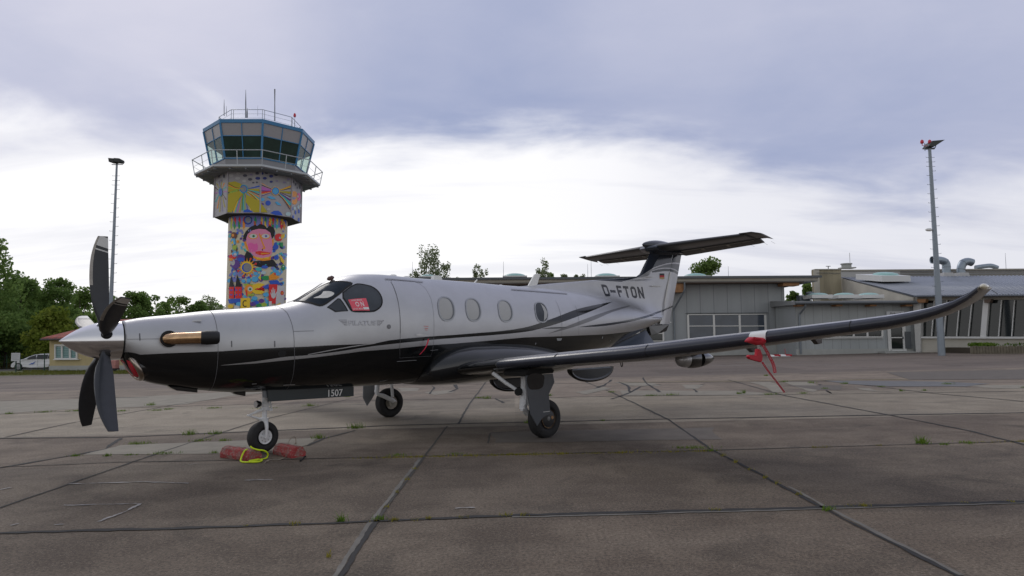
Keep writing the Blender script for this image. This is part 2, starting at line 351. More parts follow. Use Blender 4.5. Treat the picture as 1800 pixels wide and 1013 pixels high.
m_blind=mat('window_blind',(.38,.38,.365),.35,0,.5,noise=.05,nscale=6); m_greydoor=mat('grey_gear_door',(.085,.095,.11),.3,0,.25,noise=.08); m_bronze=mat('bronze_exhaust',(.58,.38,.22),.22,1.0,noise=.35,nscale=9)
m_blade=mat('blade_black',(.022,.025,.031),.38,0,.05,noise=.15,nscale=14); m_bladetip=mat('blade_white',(.62,.62,.60),.5); m_blade_le=mat('blade_leading_edge',(.33,.31,.28),.45,.4,noise=.2,nscale=20)
m_ink=mat('registration_ink',(.012,.015,.024),.3,0,.2); m_logo=mat('logo_grey',(.29,.29,.31),.45,.2); m_wtext=mat('white_text',(.75,.75,.75),.5)
# ================================================================== AIRCRAFT
ST=[(0.66,0.245,1.64,2.0,2.0),(0.9,0.30,1.56,2.05,2.1),(1.25,0.37,1.52,2.1,2.2),(1.65,0.44,1.50,2.15,2.3),(2.1,0.53,1.50,2.2,2.3),(2.6,0.63,1.51,2.2,2.3),(3.0,0.70,1.52,2.15,2.3),(3.5,0.765,1.60,2.1,2.35),(4.0,0.80,1.66,2.15,2.35),(4.6,0.83,1.70,2.2,2.35),(5.4,0.84,1.72,2.2,2.35),(7.0,0.84,1.74,2.2,2.35),(8.0,0.81,1.78,2.15,2.25),(9.0,0.73,1.83,2.1,2.2),(10.0,0.61,1.89,2.05,2.1),(11.0,0.45,1.93,2.0,2.1),(11.8,0.31,1.95,2.0,2.0),(12.3,0.20,1.96,2.0,2.0),(12.55,0.09,1.96,2.0,2.0)]
TT=[(0.66,1.897),(0.9,1.943),(1.25,1.984),(1.65,2.036),(2.1,2.076),(2.6,2.124),(2.95,2.213),(3.25,2.383),(3.6,2.582),(4.0,2.667),(4.4,2.684),(5,2.66),(6,2.646),(7,2.617),(8,2.598),(9,2.56),(10,2.47),(11,2.33),(11.8,2.17),(12.3,2.07),(12.55,2.02)]
BB=[(0.66,1.405),(0.78,1.215),(0.9,1.129),(1.25,1.024),(1.65,0.945),(2.1,0.887),(2.6,0.866),(3.2,0.855),(4,0.848),(5,0.839),(6,0.84),(7,0.84),(8,0.9),(9,1.03),(10,1.22),(11,1.482),(11.8,1.723),(12.3,1.86),(12.55,1.92)]
STA=np.array(ST);TTA=np.array(TT);BBA=np.array(BB)
def sec(x):
    x=np.asarray(x,float)
    return [pchip(STA[:,0],STA[:,k],x) for k in (1,2,3,4)]+[pchip(TTA[:,0],TTA[:,1],x),pchip(BBA[:,0],BBA[:,1],x)]
def fus_pt(x,a,side=-1,off=0.):
    """point on the fuselage skin; a is the section angle (0 at max width, +pi/2 at the crown)"""
    def P(x,a):
        w,zm,nu,nl,t,b=[float(v) for v in sec(x)]
        c,s=math.cos(a),math.sin(a); n=nu if s>=0 else nl
        y=w*math.copysign(abs(c)**(2/n),c); z=zm+((t-zm) if s>=0 else (zm-b))*math.copysign(abs(s)**(2/n),s)
        return Vector((x,side*y,z))
    p=P(x,a)
    if off:
        du=P(min(x+.02,12.54),a)-P(max(x-.02,.661),a); dv=P(x,a+.02)-P(x,a-.02); n=du.cross(dv).normalized()
        c=Vector((x,0,float(sec(x)[1])))
        if n.dot(p-c)<0: n=-n
        p=p+n*off
    return p
def z2a(x,z):
    w,zm,nu,nl,t,b=[float(v) for v in sec(x)]
    if z>zm: return math.asin(min(1,(z-zm)/(t-zm))**(nu/2))
    return -math.asin(min(1,(zm-z)/(zm-b))**(nl/2))
plane=empty('airplane',(0,0,0),label='silver and black single-propeller airplane parked on the concrete apron, propeller to the left',cat='airplane')
def fuselage():
    xs=np.concatenate([np.linspace(.66,1.0,14),np.linspace(1.0,4.6,90)[1:],np.linspace(4.6,12.55,110)[1:]]); na=112
    V=[];F=[]
    for x in xs:
        w,zm,nu,nl,t,b=[float(v) for v in sec(x)]
        for k in range(na):
            a=2*PI*k/na; c,s=math.cos(a),math.sin(a); n=nu if s>=0 else nl
            V.append((x,w*math.copysign(abs(c)**(2/n),c),zm+((t-zm) if s>=0 else (zm-b))*math.copysign(abs(s)**(2/n),s)))
    for i in range(len(xs)-1):
        for k in range(na): F.append((i*na+k,(i+1)*na+k,(i+1)*na+(k+1)%na,i*na+(k+1)%na))
    F.append(tuple(range(na))); F.append(tuple((len(xs)-1)*na+k for k in range(na-1,-1,-1)))
    return V,F
FV,FF=fuselage(); fus=surf('fuselage',FV,FF,M_LIV,plane); 
def skin(name,polys,mtl,parent,off=.003,du=.06,dv=.08,sides=(-1,),coords='xz',split=False,**k):
    if split: return [skin(name,[p],mtl,parent,off,du,dv,sides,coords,**k) for p in polys][0]
    if len(sides)>1: return [skin(name,polys,mtl,parent,off,du,dv,(sd,),coords,**k) for sd in sides][0]
    mb=MB()
    for side in sides:
        for poly in polys:
            if isinstance(poly,tuple): P=([(x,z2a(x,q)) for x,q in poly[0]],poly[1]) if coords=='xz' else poly
            else: P=[(x,z2a(x,q)) for x,q in poly] if coords=='xz' else poly
            V,F=chart(P,du,dv); V3=[fus_pt(x,a,side,off) for x,a in V]
            G=[]
            for f in F:
                n=(V3[f[1]]-V3[f[0]]).cross(V3[f[2]]-V3[f[0]]); c=V3[f[0]]-Vector((V3[f[0]].x,0,1.7))
                G.append(f if n.dot(c)>0 else tuple(reversed(f)))
            mb.add(V3,G)
    return surf(name,mb.v,mb.f,mtl,parent,True,**k)
def ell(cx,cz,rx,rz,n=28,e=2.4,skew=0.):
    out=[]
    for i in range(n):
        a=2*PI*i/n; c,s=math.cos(a),math.sin(a); xx=rx*math.copysign(abs(c)**(2/e),c); zz=rz*math.copysign(abs(s)**(2/e),s)
        out.append((cx+xx+skew*zz,cz+zz))
    return out
def ring(outer,inner): 
    n=len(outer); return (outer+inner,[(i,(i+1)%n,n+(i+1)%n,n+i) for i in range(n)])
def smoothpoly(P,it=2):
    for _ in range(it):
        Q=[]
        for i,(x,y) in enumerate(P):
            x2,y2=P[(i+1)%len(P)]; Q+=[(x*.75+x2*.25,y*.75+y2*.25),(x*.25+x2*.75,y*.25+y2*.75)]
        P=Q
    return P
def inset(P,d,sx=1.,sy=1.):
    cx=sum(p[0] for p in P)/len(P); cy=sum(p[1] for p in P)/len(P); out=[]
    n=len(P)
    for i in range(n):
        x0,y0=P[i-1];x1,y1=P[(i+1)%n]; dx,dy=x1-x0,y1-y0; l=math.hypot(dx,dy) or 1; nx,ny=-dy/l,dx/l
        if nx*(cx-P[i][0])+ny*(cy-P[i][1])<0: nx,ny=-nx,-ny
        out.append((P[i][0]+nx*d*sx,P[i][1]+ny*d*sy))
    return out
m_wsg=mat('windshield_glass',(.030,.038,.050),.12,0,0,noise=.5,nscale=2.0,spec=.3); m_wsg.node_tree.nodes['Principled BSDF'].inputs['IOR'].default_value=1.13
# windscreen (coordinates along the skin: station, section angle)
ws=[(2.80+.10,1.50),(3.00,1.51),(3.16,1.50),(3.33,1.48),(3.430,1.415),(3.470,1.353),(3.560,1.20),(3.665,1.075),(3.700,1.01),(3.58,.955),(3.467,.888),(3.312,.845),(3.179,.802),(3.120,.84),(3.047,1.025),(2.965,1.26)]
ws=smoothpoly(ws,1)
skin('windshield',[ws],m_wsg,plane,.004,.05,.06,(-1,1),'xa')
skin('windshield_frame',[ring(inset(ws,-.022,1,1.3),inset(ws,.010,1,1.3))],m_dark,plane,.006,.05,.08,(-1,1),'xa')
tri=[(3.216,.699),(3.395,.772),(3.413,.750),(3.478,.462),(3.306,.545)]
skin('quarter_window',[tri],m_glass,plane,.004,.04,.05,(-1,1),'xa')
skin('quarter_window_frame',[ring(inset(tri,-.012,1,1.3),inset(tri,.006,1,1.3))],m_dark,plane,.005,.05,.08,(-1,1),'xa')
sw=smoothpoly([(3.455,.826),(3.62,.91),(3.734,.968),(3.785,.965),(3.883,.901),(3.978,.838),(4.041,.730),(4.067,.610),(4.062,.512),(4.027,.433),(3.959,.382),(3.880,.359),(3.70,.39),(3.558,.428),(3.520,.49)],1)
skin('cockpit_side_window',[sw],m_glass,plane,.004,.05,.05,(-1,1),'xa')
skin('cockpit_window_frame',[ring(inset(sw,-.014,1,1.2),inset(sw,.008,1,1.2))],m_dark,plane,.006,.05,.08,(-1,1),'xa')
# cabin windows
WIN=[(5.251,2.083,.160,.196),(5.830,2.076,.158,.194),(6.579,2.064,.163,.191),(7.512,2.051,.166,.188)]
for i,(cx,cz,rx,rz) in enumerate(WIN):
    for sd in (-1,1):
        E=ell(cx,cz,rx,rz,skew=.13*0+.10); w=skin('cabin_window',[E],m_blind if i<3 else m_glass,plane,.003,.06,.06,(sd,))
        if i==3: w['label']='darker open cabin window furthest aft'
        skin('window_frame',[ring(ell(cx,cz,rx+.016,rz+.018,skew=.10),ell(cx,cz,rx-.006,rz-.006,skew=.10))],mat('window_frame_grey',(.33,.34,.35),.35,.6),w,.008,.06,.08,(sd,))
        if i<3: skin('window_edge_shadow',[ring(ell(cx,cz,rx-.006,rz-.006,skew=.10),ell(cx-.014,cz+.004,rx-.022,rz-.012,skew=.10))],mat('window_edge_shade',(.16,.17,.18),.4),w,.005,.06,.08,(sd,))  # dark crescent painted inside the frame as the shade of a recess
        else:
            skin('blind',[ [(cx+.02,cz-rz*.93),(cx+.12,cz-rz*.55),(cx+.16,cz),(cx+.13,cz+rz*.55),(cx+.05,cz+rz*.92),(cx+.07,cz)] ],m_blind,w,.006,.06,.06,(sd,))
# passenger door with its seams
door=[(4.313,-.224),(4.316,.0),(4.336,.40),(4.345,.70),(4.36,.96),(4.42,1.06),(4.80,1.07),(4.91,.98),(4.962,.835),(4.982,.573),(4.965,.26),(4.95,.0),(4.942,-.242),(4.93,-.42),(4.34,-.42)]
d_=skin('cabin_door',[door],M_LIV,plane,.0035,.05,.06,(-1,),'xa')
skin('door_handle',[[(4.602,1.660),(4.66,1.668),(4.72,1.658),(4.871,1.642),(4.871,1.634),(4.72,1.640),(4.66,1.636),(4.602,1.642)]],m_steel,d_,.012)
def seamset(lines,w=.007): return [outline(l,w) for l in lines]
def lin(x0,a0,x1,a1,n=10): return [(x0+(x1-x0)*i/n,a0+(a1-a0)*i/n) for i in range(n+1)]
skin('panel_seam',seamset([door+[door[0]]],.0055)+seamset([lin(1.70,1.5,1.70,-1.4),[(2.60,1.5),(2.655,.9),(2.668,.4),(2.669,0),(2.69,-.5),(2.72,-1.2)]],.006)+
   seamset([lin(4.32,.0,4.36,.95)],.004),m_seam,plane,.0045,.06,.08,(-1,),'xa',True)
skin('cowl_seam',seamset([lin(.67,1.66,1.70,1.651),lin(2.67,1.73,2.95,1.735),lin(8.05,1.60,8.06,2.30),lin(8.6,1.6,8.62,2.2)],.005)+seamset([lin(.81,1.64,.81,1.73),lin(1.865,1.53,1.865,1.615),lin(2.41,1.515,2.41,1.60)],.014),m_seam,plane,.004,split=True)
skin('rain_strip',seamset([lin(4.294,2.569,5.027,2.551)],.018)+seamset([lin(7.027,2.492,8.659,2.462)],.020),mat('strip_grey',(.28,.28,.30),.4,.3),plane,.012,split=True)
skin('stall_port',[ell(4.122,1.786,.032,.036,20,2.0)],mat('port_metal',(.14,.14,.15),.3,1.0),plane,.006); 
skin('cowl_louvre',[ell(2.506,1.421,.055,.045,20,2.0)],m_dark,plane,.004)
skin('warning_mark',[[(4.745,1.765+.03),(4.85,1.76+.03),(4.84,1.752+.03),(4.755,1.757+.03)],[(4.76,1.762),(4.84,1.758),(4.83,1.748),(4.77,1.752)],[(4.77,1.735),(4.83,1.731),(4.82,1.722),(4.78,1.726)]],mat('marking_red',(.55,.12,.12),.5),plane,.006,split=True)
skin('stencil_mark',[[(2.18,1.02),(2.24,1.02),(2.24,1.01),(2.18,1.01)],[(2.62,.98),(2.78,.98),(2.78,.965),(2.62,.965)],[(4.30,1.245),(4.66,1.252),(4.66,1.245),(4.30,1.238)],[(4.9,1.40),(5.05,1.405),(5.05,1.400),(4.9,1.395)],[(7.90,1.545),(8.07,1.545),(8.04,1.50),(7.93,1.50)],[(4.17,.94),(4.30,.95),(4.26,.93),(4.17,.93)],[(9.5,1.56),(9.53,1.56),(9.53,1.52),(9.5,1.52)],[(9.9,1.47),(9.95,1.47),(9.95,1.46),(9.9,1.46)],[(7.3,1.47),(7.32,1.47),(7.32,1.44),(7.3,1.44)]],mat('marking_grey',(.30,.31,.32),.5),plane,.006,split=True)
# maker's name on the nose: outlined letters between two winged bars
T=text2d('PILATUS',.100,0,.96); wd=max(v[0] for v in T[0])
def ring_text(t,size,x0,z0,wtot,lean=.0):
    a=text2d(t,size,.0022,1.); b=text2d(t,size,-.0022,1.); mx=max(v[0] for v in a[0])
    f=wtot/mx
    return ([(x0+x*f,z0+y-.006*x) for x,y in a[0]],a[1]),([(x0+x*f,z0+y-.006*x) for x,y in b[0]],b[1])
tA,tB=ring_text('PILATUS',.098,3.462,1.812,.44)
skin('name_outline',[tA],m_logo,plane,.0040,.06,.08); skin('name_fill',[tB],mat('logo_silver',(.56,.565,.60),.35,.7,.3),plane,.0055,.06,.08)
bars=[]
for k_ in range(4):
    zt=1.894-.0225*k_; s_=.022*k_
    bars.append(outline([(3.326+s_+.01,zt),(3.444,zt),(3.444,zt-.015),(3.345+s_,zt-.015),(3.326+s_,zt)],.004))
    bars.append(outline([(3.925,zt-.010),(4.040-s_,zt-.010),(4.022-s_,zt-.025),(3.925,zt-.025),(3.925,zt-.010)],.004))
skin('name_wings',bars,m_logo,plane,.004,.06,.08)
# ---- spinner + propeller
mb=MB(); Rs=.246; prof=[]
for i in range(29):
    t=i/28; t=t*t*(3-2*t)*.5+t*.5; prof.append((.64*t,max(.002,Rs*(1-(1-t)**2.45))))
mb.lathe([(p[0],p[1]) for p in prof],(0.0,0,1.651),(1,0,-.004),48); spn=mb.build('spinner',m_chrome,plane,True)
mb=MB(); mb.lathe([(0,.235),(.035,.235)],(.635,0,1.648),(1,0,0),48); mb.build('spinner_gap',m_dark,plane,True)
HUB=Vector((.462,0,1.648))
def blade(th):
    """feathered blade standing at angle th from the vertical; chord along the flight axis"""
    rad=Vector((0,math.sin(th),math.cos(th))); tan=Vector((0,math.cos(th),-math.sin(th))); axf=Vector((1,0,0))
    rs=[.13,.22,.30,.40,.52,.66,.80,.94,1.06,1.16,1.24,1.30,1.335]
    te=[.045,.045,.05,.055,.06,.055,.05,.045,.04,.036,.034,.032,.03]
    le=[-.045,-.05,-.075,-.115,-.140,-.156,-.162,-.160,-.150,-.132,-.112,-.092,-.078]
    tk=[.085,.075,.055,.042,.034,.028,.024,.02,.017,.014,.012,.010,.009]
    tw=[R(8),R(8),R(8),R(6),R(4),R(1),R(-2),R(-4),R(-6),R(-7),R(-8),R(-8),R(-8)]
    prof=[(0,0),(.03,.5),(.12,.85),(.3,1),(.55,.82),(.8,.42),(1,.06),(.8,-.25),(.5,-.45),(.3,-.5),(.12,-.45),(.03,-.25)]
    def P(r,c,h,i):
        s=tw[i]; off=.025*math.sin(r/1.335*PI)*0
        ch=axf*math.cos(s)+tan*math.sin(s); nn=tan*math.cos(s)-axf*math.sin(s)
        return HUB+rad*r+ch*c+nn*h
    V=[];F=[];n=len(prof);m=[]
    for i,r in enumerate(rs):
        c=te[i]-le[i]
        for (u,h) in prof: V.append(P(r,le[i]+u*c,h*tk[i],i))
    for i in range(len(rs)-1):
        for k in range(n): F.append((i*n+k,i*n+(k+1)%n,(i+1)*n+(k+1)%n,(i+1)*n+k)); 
    F.append(tuple(range(n-1,-1,-1))); F.append(tuple((len(rs)-1)*n+k for k in range(n)))
    mb=MB(); mb.add(V,F); b=mb.build('propeller_blade',m_blade,plane,True)
    # tip stripes and leading-edge sheath sit on the blade faces
    def strip(name,mtl,r0,r1,u0,u1,lift=.0025,slant=0.):
        mb=MB()
        for sgn in (-1,):
            VV=[];FFf=[];nr=10;nu=6
            for a in range(nr+1):
                for c_ in range(nu+1):
                    u=u0+(u1-u0)*c_/nu; r=r0+(r1-r0)*a/nr+slant*(u-.5)
                    r=min(r,1.334); lei=float(np.interp(r,rs,le)); tei=float(np.interp(r,rs,te)); tki=float(np.interp(r,rs,tk)); twi=float(np.interp(r,rs,tw))
                    hp=[(0,0),(.03,.5),(.12,.85),(.3,1),(.55,.82),(.8,.42),(1,.06)] if sgn>0 else [(0,0),(.03,-.25),(.12,-.45),(.3,-.5),(.5,-.45),(.8,-.25),(1,.06)]
                    h=float(np.interp(u,[q[0] for q in hp],[q[1] for q in hp]))*tki+sgn*lift
                    ch=axf*math.cos(twi)+tan*math.sin(twi); nn=tan*math.cos(twi)-axf*math.sin(twi)
                    VV.append(HUB+rad*r+ch*(lei+u*(tei-lei)-(.0015 if u<.02 else 0))+nn*h)
            for a in range(nr):
                for c_ in range(nu):
                    i=a*(nu+1)+c_; FFf.append((i,i+1,i+nu+2,i+nu+1))
            mb.add(VV,FFf)
        mb.build(name,mtl,b,True)
    strip('leading_edge_strip',m_blade_le,.70,1.33,0.0,.16,.002)
    strip('tip_stripe',m_bladetip,1.20,1.333,.17,1.0,.0022,-.05)
    strip('tip_band',m_bladetip,1.145,1.162,.17,1.0,.0022,-.05)
    mb=MB(); mb.lathe([(0.10,.072),(.19,.075),(.235,.062),(.26,.05)],HUB,rad,20); mb.build('blade_cuff',m_dark,b,True)
    return b
for k_ in range(5): blade(R(72*k_)+.035)
# ---- chin intake with its red plug
def oval(cx,cz,ry,rz,slant,n=36,e=2.3):
    out=[]
    for i in range(n):
        a=2*PI*i/n; y=ry*math.copysign(abs(math.cos(a))**(2/e),math.cos(a)); z=rz*math.copysign(abs(math.sin(a))**(2/e),math.sin(a))
        out.append(Vector((cx-slant*z,y,cz+z)))
    return out
o1=oval(.80,1.305,.245,.150,.55); mb=MB(); mb.tube(o1,.034,12,closed=True); mb.build('intake_lip',mat('intake_metal',(.42,.36,.30),.28,1.0,noise=.3),plane,True)
mb=MB(); n=len(o1); o2=oval(.93,1.30,.24,.145,.45); mb.add(o1+o2,[(i,(i+1)%n,n+(i+1)%n,n+i) for i in range(n)]); mb.build('intake_duct',m_black,plane,True)
plug=empty('engine_plug',(.80,0,1.15),label='red foam plug closing the air intake under the propeller',cat='intake cover')
def P3(lst): return [Vector(p)-plug.location for p in lst]
mb=MB(); a_=P3(oval(.745,1.305,.20,.125,.55)); b_=P3(oval(.79,1.305,.228,.142,.55)); c_=P3(oval(.86,1.305,.225,.140,.55)); k3=P3([(.72,0,1.305)])
mb.add(a_+b_+c_+k3,[(i,(i+1)%n,n+(i+1)%n,n+i) for i in range(n)]+[(n+i,n+(i+1)%n,2*n+(i+1)%n,2*n+i) for i in range(n)]+[(3*n,(i+1)%n,i) for i in range(n)]); mb.build('plug_body',m_red,plug,True)
mb=MB(); mb.tube(P3([(.70,-.06,1.36),(.67,-.03,1.40),(.67,.03,1.40),(.70,.06,1.36)]),.012,8); mb.build('plug_strap',m_redfab,plug,True)
# ---- exhaust stacks
for sd in (-1,1):
    mb=MB(); c0=Vector((1.12,sd*.385,1.655)); mb.lathe([(-.02,.10),(.0,.108),(.012,.104)],c0,(0.06,sd*1,.12),32); mb.build('exhaust_port',m_dark,plane,True)
    pts=[(1.08,sd*.33,1.652),(1.11,sd*.40,1.652),(1.18,sd*.47,1.655),(1.30,sd*.545,1.658),(1.44,sd*.60,1.660),(1.52,sd*.625,1.66)]
    mb=MB(); mb.tube(pts,[.070,.072,.074,.074,.078,.082],24); ex=mb.build('exhaust_stack',m_bronze,plane,True)
    mb=MB(); P_=[Vector(p) for p in [(1.44,sd*.602,1.660),(1.50,sd*.622,1.66),(1.62,sd*.655,1.66),(1.645,sd*.66,1.66)]]
    mb.tube(P_,[.082,.092,.088,.070],24); mb.build('exhaust_tip',mat('soot',(.008,.008,.009),.55),ex,True)
# small scoops and belly fittings
mb=MB(); mb.prism([fus_pt(1.42,.82,-1,.0),fus_pt(1.53,.87,-1,.03),fus_pt(1.53,.76,-1,.03)],(.002,0,.012)); mb.build('cowl_scoop',m_silver,plane)
mb=MB(); mb.prism([(1.20,-.09,1.03),(1.30,-.09,.97),(1.56,-.09,.925),(1.56,-.09,.965),(1.50,-.09,1.0)],(0,.18,0)); mb.build('drain_scoop',m_black,plane,bevel=.006)
mb=MB(); mb.prism([(1.98,-.06,.93),(2.08,-.06,.86),(2.21,-.06,.825),(2.215,-.06,.90),(2.2,-.06,.93)],(0,.12,0)); mb.build('drain_scoop',m_black,plane,bevel=.006)
# antennas on the roof
def bladeant(name,pts,th=.03,mtl=m_white): 
    mb=MB(); mb.prism([(x,-th/2,z) for x,z in pts],(0,th,0)); return mb.build(name,mtl,plane,bevel=.006)
bladeant('antenna',[(7.90,2.59),(8.16,2.59),(8.30,2.895),(8.20,2.90),(8.13,2.885)],.035)
bladeant('antenna',[(6.49,2.63),(6.53,2.63),(6.60,2.70),(6.575,2.705)],.02)
bladeant('antenna',[(5.53,2.64),(5.55,2.73),(5.70,2.73),(5.73,2.64)],.10)
for x in (4.70,4.98): 
    mb=MB(); mb.lathe([(0,.075),(.02,.072),(.035,.055),(.04,.02)],(x,0,float(sec(x)[4])-.008),(0,0,1),24); mb.build('antenna_dome',m_white,plane,True)
mb=MB(); mb.lathe([(0,.05),(.02,.045),(.03,.02)],(7.18,0,2.60),(0,0,1),20); mb.build('antenna_dome',m_white,plane,True)
mb=MB(); mb.lathe([(-.06,.012),(-.03,.035),(.03,.035),(.06,.012)],(3.50,-.10,2.575),(1,0,.35),16); mb.tube([(3.52,-.1,2.52),(3.51,-.1,2.56)],.015,8); mb.build('wing_inspection_light',mat('brown_lens',(.10,.05,.04),.3),plane,True)
# ---- fin, dorsal fillet and rudder
def le_fin(z):
    zs=[2.0,2.40,2.593,2.707,2.806,2.888,2.949,2.992,3.08,3.305,3.651,3.86]; xs=[7.0,7.2,7.49,8.56,9.57,10.37,11.2,11.62,11.80,11.98,12.29,12.42]
    return float(np.interp(z,zs,xs))
def hinge(z): return 12.46+(z-1.84)*(13.20-12.46)/(3.70-1.84)
def te_fin(z): return 12.985+(z-1.84)*(13.70-12.985)/(3.70-1.84)
def fin_half(x,z):
    xl=le_fin(z); xh=hinge(z)
    T=float(np.interp(z,[2.2,2.8,3.7],[.115,.095,.075]))
    d=max(0,x-xl); 
    if z<3.0:  # thin dorsal blade growing into the fin
        body=.022*min(1,d/.15)**.5 if d>0 else 0
        k=max(0,min(1,(x-11.0)/1.0)); k=k*k*(3-2*k)
        t=body*(1-k)+k*T*min(1,max(0,(d/max(.1,min(xh-xl,1.0))))) **.5
    else:
        t=T*min(1,d/.30)**.5
    # trailing taper to the hinge is slight
    base=float(sec(min(x,12.55))[4])
    fil=.20*math.exp(-max(0,z-base+.10)/.13)*min(1,max(0,(x-7.6)/3.5))*min(1,max(0,d/.5))
    fil*=float(np.interp(x,[11.8,12.5],[1,.4]))
    return t+fil
zs=list(np.linspace(2.0,3.0,26))+list(np.linspace(3.0,3.84,22))[1:]; NU=60
V=[];F=[]
for z in zs:
    xl,xh=le_fin(z),hinge(z)
    for sgn in (-1,1):
        for k in range(NU+1):
            u=(k/NU)**1.6; x=xl+(xh-xl)*u; V.append((x,sgn*fin_half(x,z),z))
row=2*(NU+1)
for i in range(len(zs)-1):
    for k in range(NU):
        a=i*row+k; F.append((a,a+1,a+1+row,a+row)); a2=a+NU+1; F.append((a2,a2+row,a2+1+row,a2+1))
    a=i*row+NU; b_=a+NU+1; F.append((a,b_,b_+row,a+row))
finV,finF=V,F
fin=surf('fin',V,F,M_FIN,plane)
mb=MB(); zr=[1.845,2.2,2.6,3.0,3.4,3.72]; VV=[]
for z in zr:
    xh,xt=hinge(z)+.012,te_fin(z); T=float(np.interp(z,[1.8,2.8,3.7],[.085,.075,.06])); prof=[(0,.75),(.08,1),(.5,.62),(1,.05)]
    for sgn,pp in ((-1,prof),(1,prof[::-1])):
        for u,h in pp: VV.append((xh+(xt-xh)*u,sgn*T*h,z))
n=8; FR=[(i*n+k,i*n+(k+1)%n,(i+1)*n+(k+1)%n,(i+1)*n+k) for i in range(len(zr)-1) for k in range(n)]+[tuple(range(n-1,-1,-1)),tuple((len(zr)-1)*n+k for k in range(n))]
mb.add(VV,FR); rud=mb.build('rudder',M_FIN,plane,True)
mb=MB(); mb.prism([(12.02,-.05,1.80),(12.45,-.06,1.835),(12.95,-.03,1.84),(12.80,-.03,1.66),(12.40,-.05,1.60),(12.10,-.05,1.56)],(0,.10,0)); mb.build('tail_skid_fairing',m_black,plane,bevel=.01)
mb=MB(); mb.tube([(hinge(1.87)-.02,-.095,1.87),(hinge(2.5),-.10,2.5),(hinge(3.17),-.096,3.17)],.016,8); mb.build('hinge_glint',m_white,plane,True)  # white tube drawn as the light reflected along the rudder's leading edge
mb=MB(); mb.box((te_fin(2.2)-.07,-.035,2.2),(te_fin(2.2)-.065,.035,2.9)); mb.tube([(12.98,-.03,1.89),(13.03,-.03,1.89)],.012,8); mb.tube([(12.1,-.13,2.79),(12.5,-.12,2.80)],.010,6); mb.build('static_fittings',m_white,plane)
# ventral strakes under the tail cone
for sd in (-1,1):
    mb=MB(); mb.prism([(10.35,sd*.20,1.33),(11.75,sd*.13,1.70),(11.72,sd*.40,1.36),(11.55,sd*.42,1.20)],(0,sd*.02,.0)); mb.build('ventral_strake',mat('strake_blue',(.055,.070,.10),.22,0,.3),plane)
# ---- tailplane
def lift_surface(stations,prof,cap=True):
    """stations: (y,xle,xte,z_le,z_te,thick)"""
    V=[];F=[];n=len(prof)
    for (y,xl,xt,zl,zt,tk) in stations:
        c=xt-xl
        for (u,h) in prof: V.append((xl+u*c,y,zl+(zt-zl)*u+h*tk))
    for i in range(len(stations)-1):
        for k in range(n): F.append((i*n+k,i*n+(k+1)%n,(i+1)*n+(k+1)%n,(i+1)*n+k))
    if cap: F.append(tuple(range(n-1,-1,-1))); F.append(tuple((len(stations)-1)*n+k for k in range(n)))
    return V,F
AF=[(1,.0),(.9,.09),(.75,.24),(.6,.36),(.45,.46),(.3,.52),(.2,.51),(.12,.46),(.06,.36),(.025,.245),(.008,.135),(0,0),(.008,-.13),(.025,-.23),(.06,-.33),(.12,-.41),(.2,-.46),(.3,-.48),(.45,-.45),(.6,-.37),(.75,-.25),(.9,-.11)]
m_stab=mat('stab_dark',(.030,.030,.032),.35,0,.15,noise=.1,nscale=4); m_elev=mat('elevator_dark',(.040,.039,.038),.5,noise=.1,nscale=5)
for sd in (-1,1):
    V,F=lift_surface([(sd*.0,12.22,13.24,3.79,3.76,.17),(sd*.5,12.26,13.22,3.79,3.76,.15),(sd*2.30,12.46,13.16,3.80,3.775,.10),(sd*2.42,12.50,13.16,3.80,3.775,.07)],AF)
    mb=MB(); mb.add(V,F); mb.build('tailplane',m_stab,plane,True)
    V,F=lift_surface([(sd*.12,13.25,13.74,3.765,3.66,.075),(sd*2.30,13.17,13.50,3.778,3.69,.05),(sd*2.44,13.17,13.46,3.778,3.70,.04)],AF)
    mb=MB(); mb.add(V,F); e_=mb.build('elevator',m_elev,plane,True)
    mb=MB(); V,F=lift_surface([(sd*2.33,12.42,13.2,3.83,3.77,.05),(sd*2.58,12.50,13.30,3.84,3.77,.04),(sd*2.66,12.78,13.46,3.83,3.75,.03)],AF); mb.add(V,F); mb.build('elevator_horn',m_stab,e_,True)
    mb=MB()
    for yy in (.9,1.6): mb.box((13.22,sd*yy-.02,3.70),(13.42,sd*yy+.02,3.735))
    mb.tube([(13.235,sd*.3,3.715),(13.175,sd*2.3,3.735)],.006,6); mb.build('hinge_fitting',mat('hinge_tan',(.30,.27,.23),.5),e_)
    for yy,xx in ((2.60,13.44),(2.40,13.47),(2.05,13.51)): mb=MB(); mb.tube([(xx,sd*yy,3.70),(xx+.16,sd*(yy+.02),3.66)],.0025,5); mb.build('static_wick',m_dark,e_)
mb=MB(); prof=[]
for i in range(25):
    t=i/24; r=.165*(math.sin(PI*min(1,t/.42)/2)**.65 if t<.42 else max(0,math.cos(PI*(t-.42)/.58/2))**.75)+.002; prof.append((1.85*t,r))
mb.lathe(prof,(11.95,0,3.835),(1,0,-.01),32); bul=mb.build('tail_bullet',m_navy,plane,True)
for v in bul.data.vertices: v.co.y*=.95
V,F=lift_surface([(-.26,12.20,13.72,3.76,3.72,.16),(0.,12.05,13.82,3.74,3.70,.26),(.26,12.20,13.72,3.76,3.72,.16)],AF)
mb=MB(); mb.add(V,F); mb.build('tail_bullet_fairing',m_navy,plane,True)
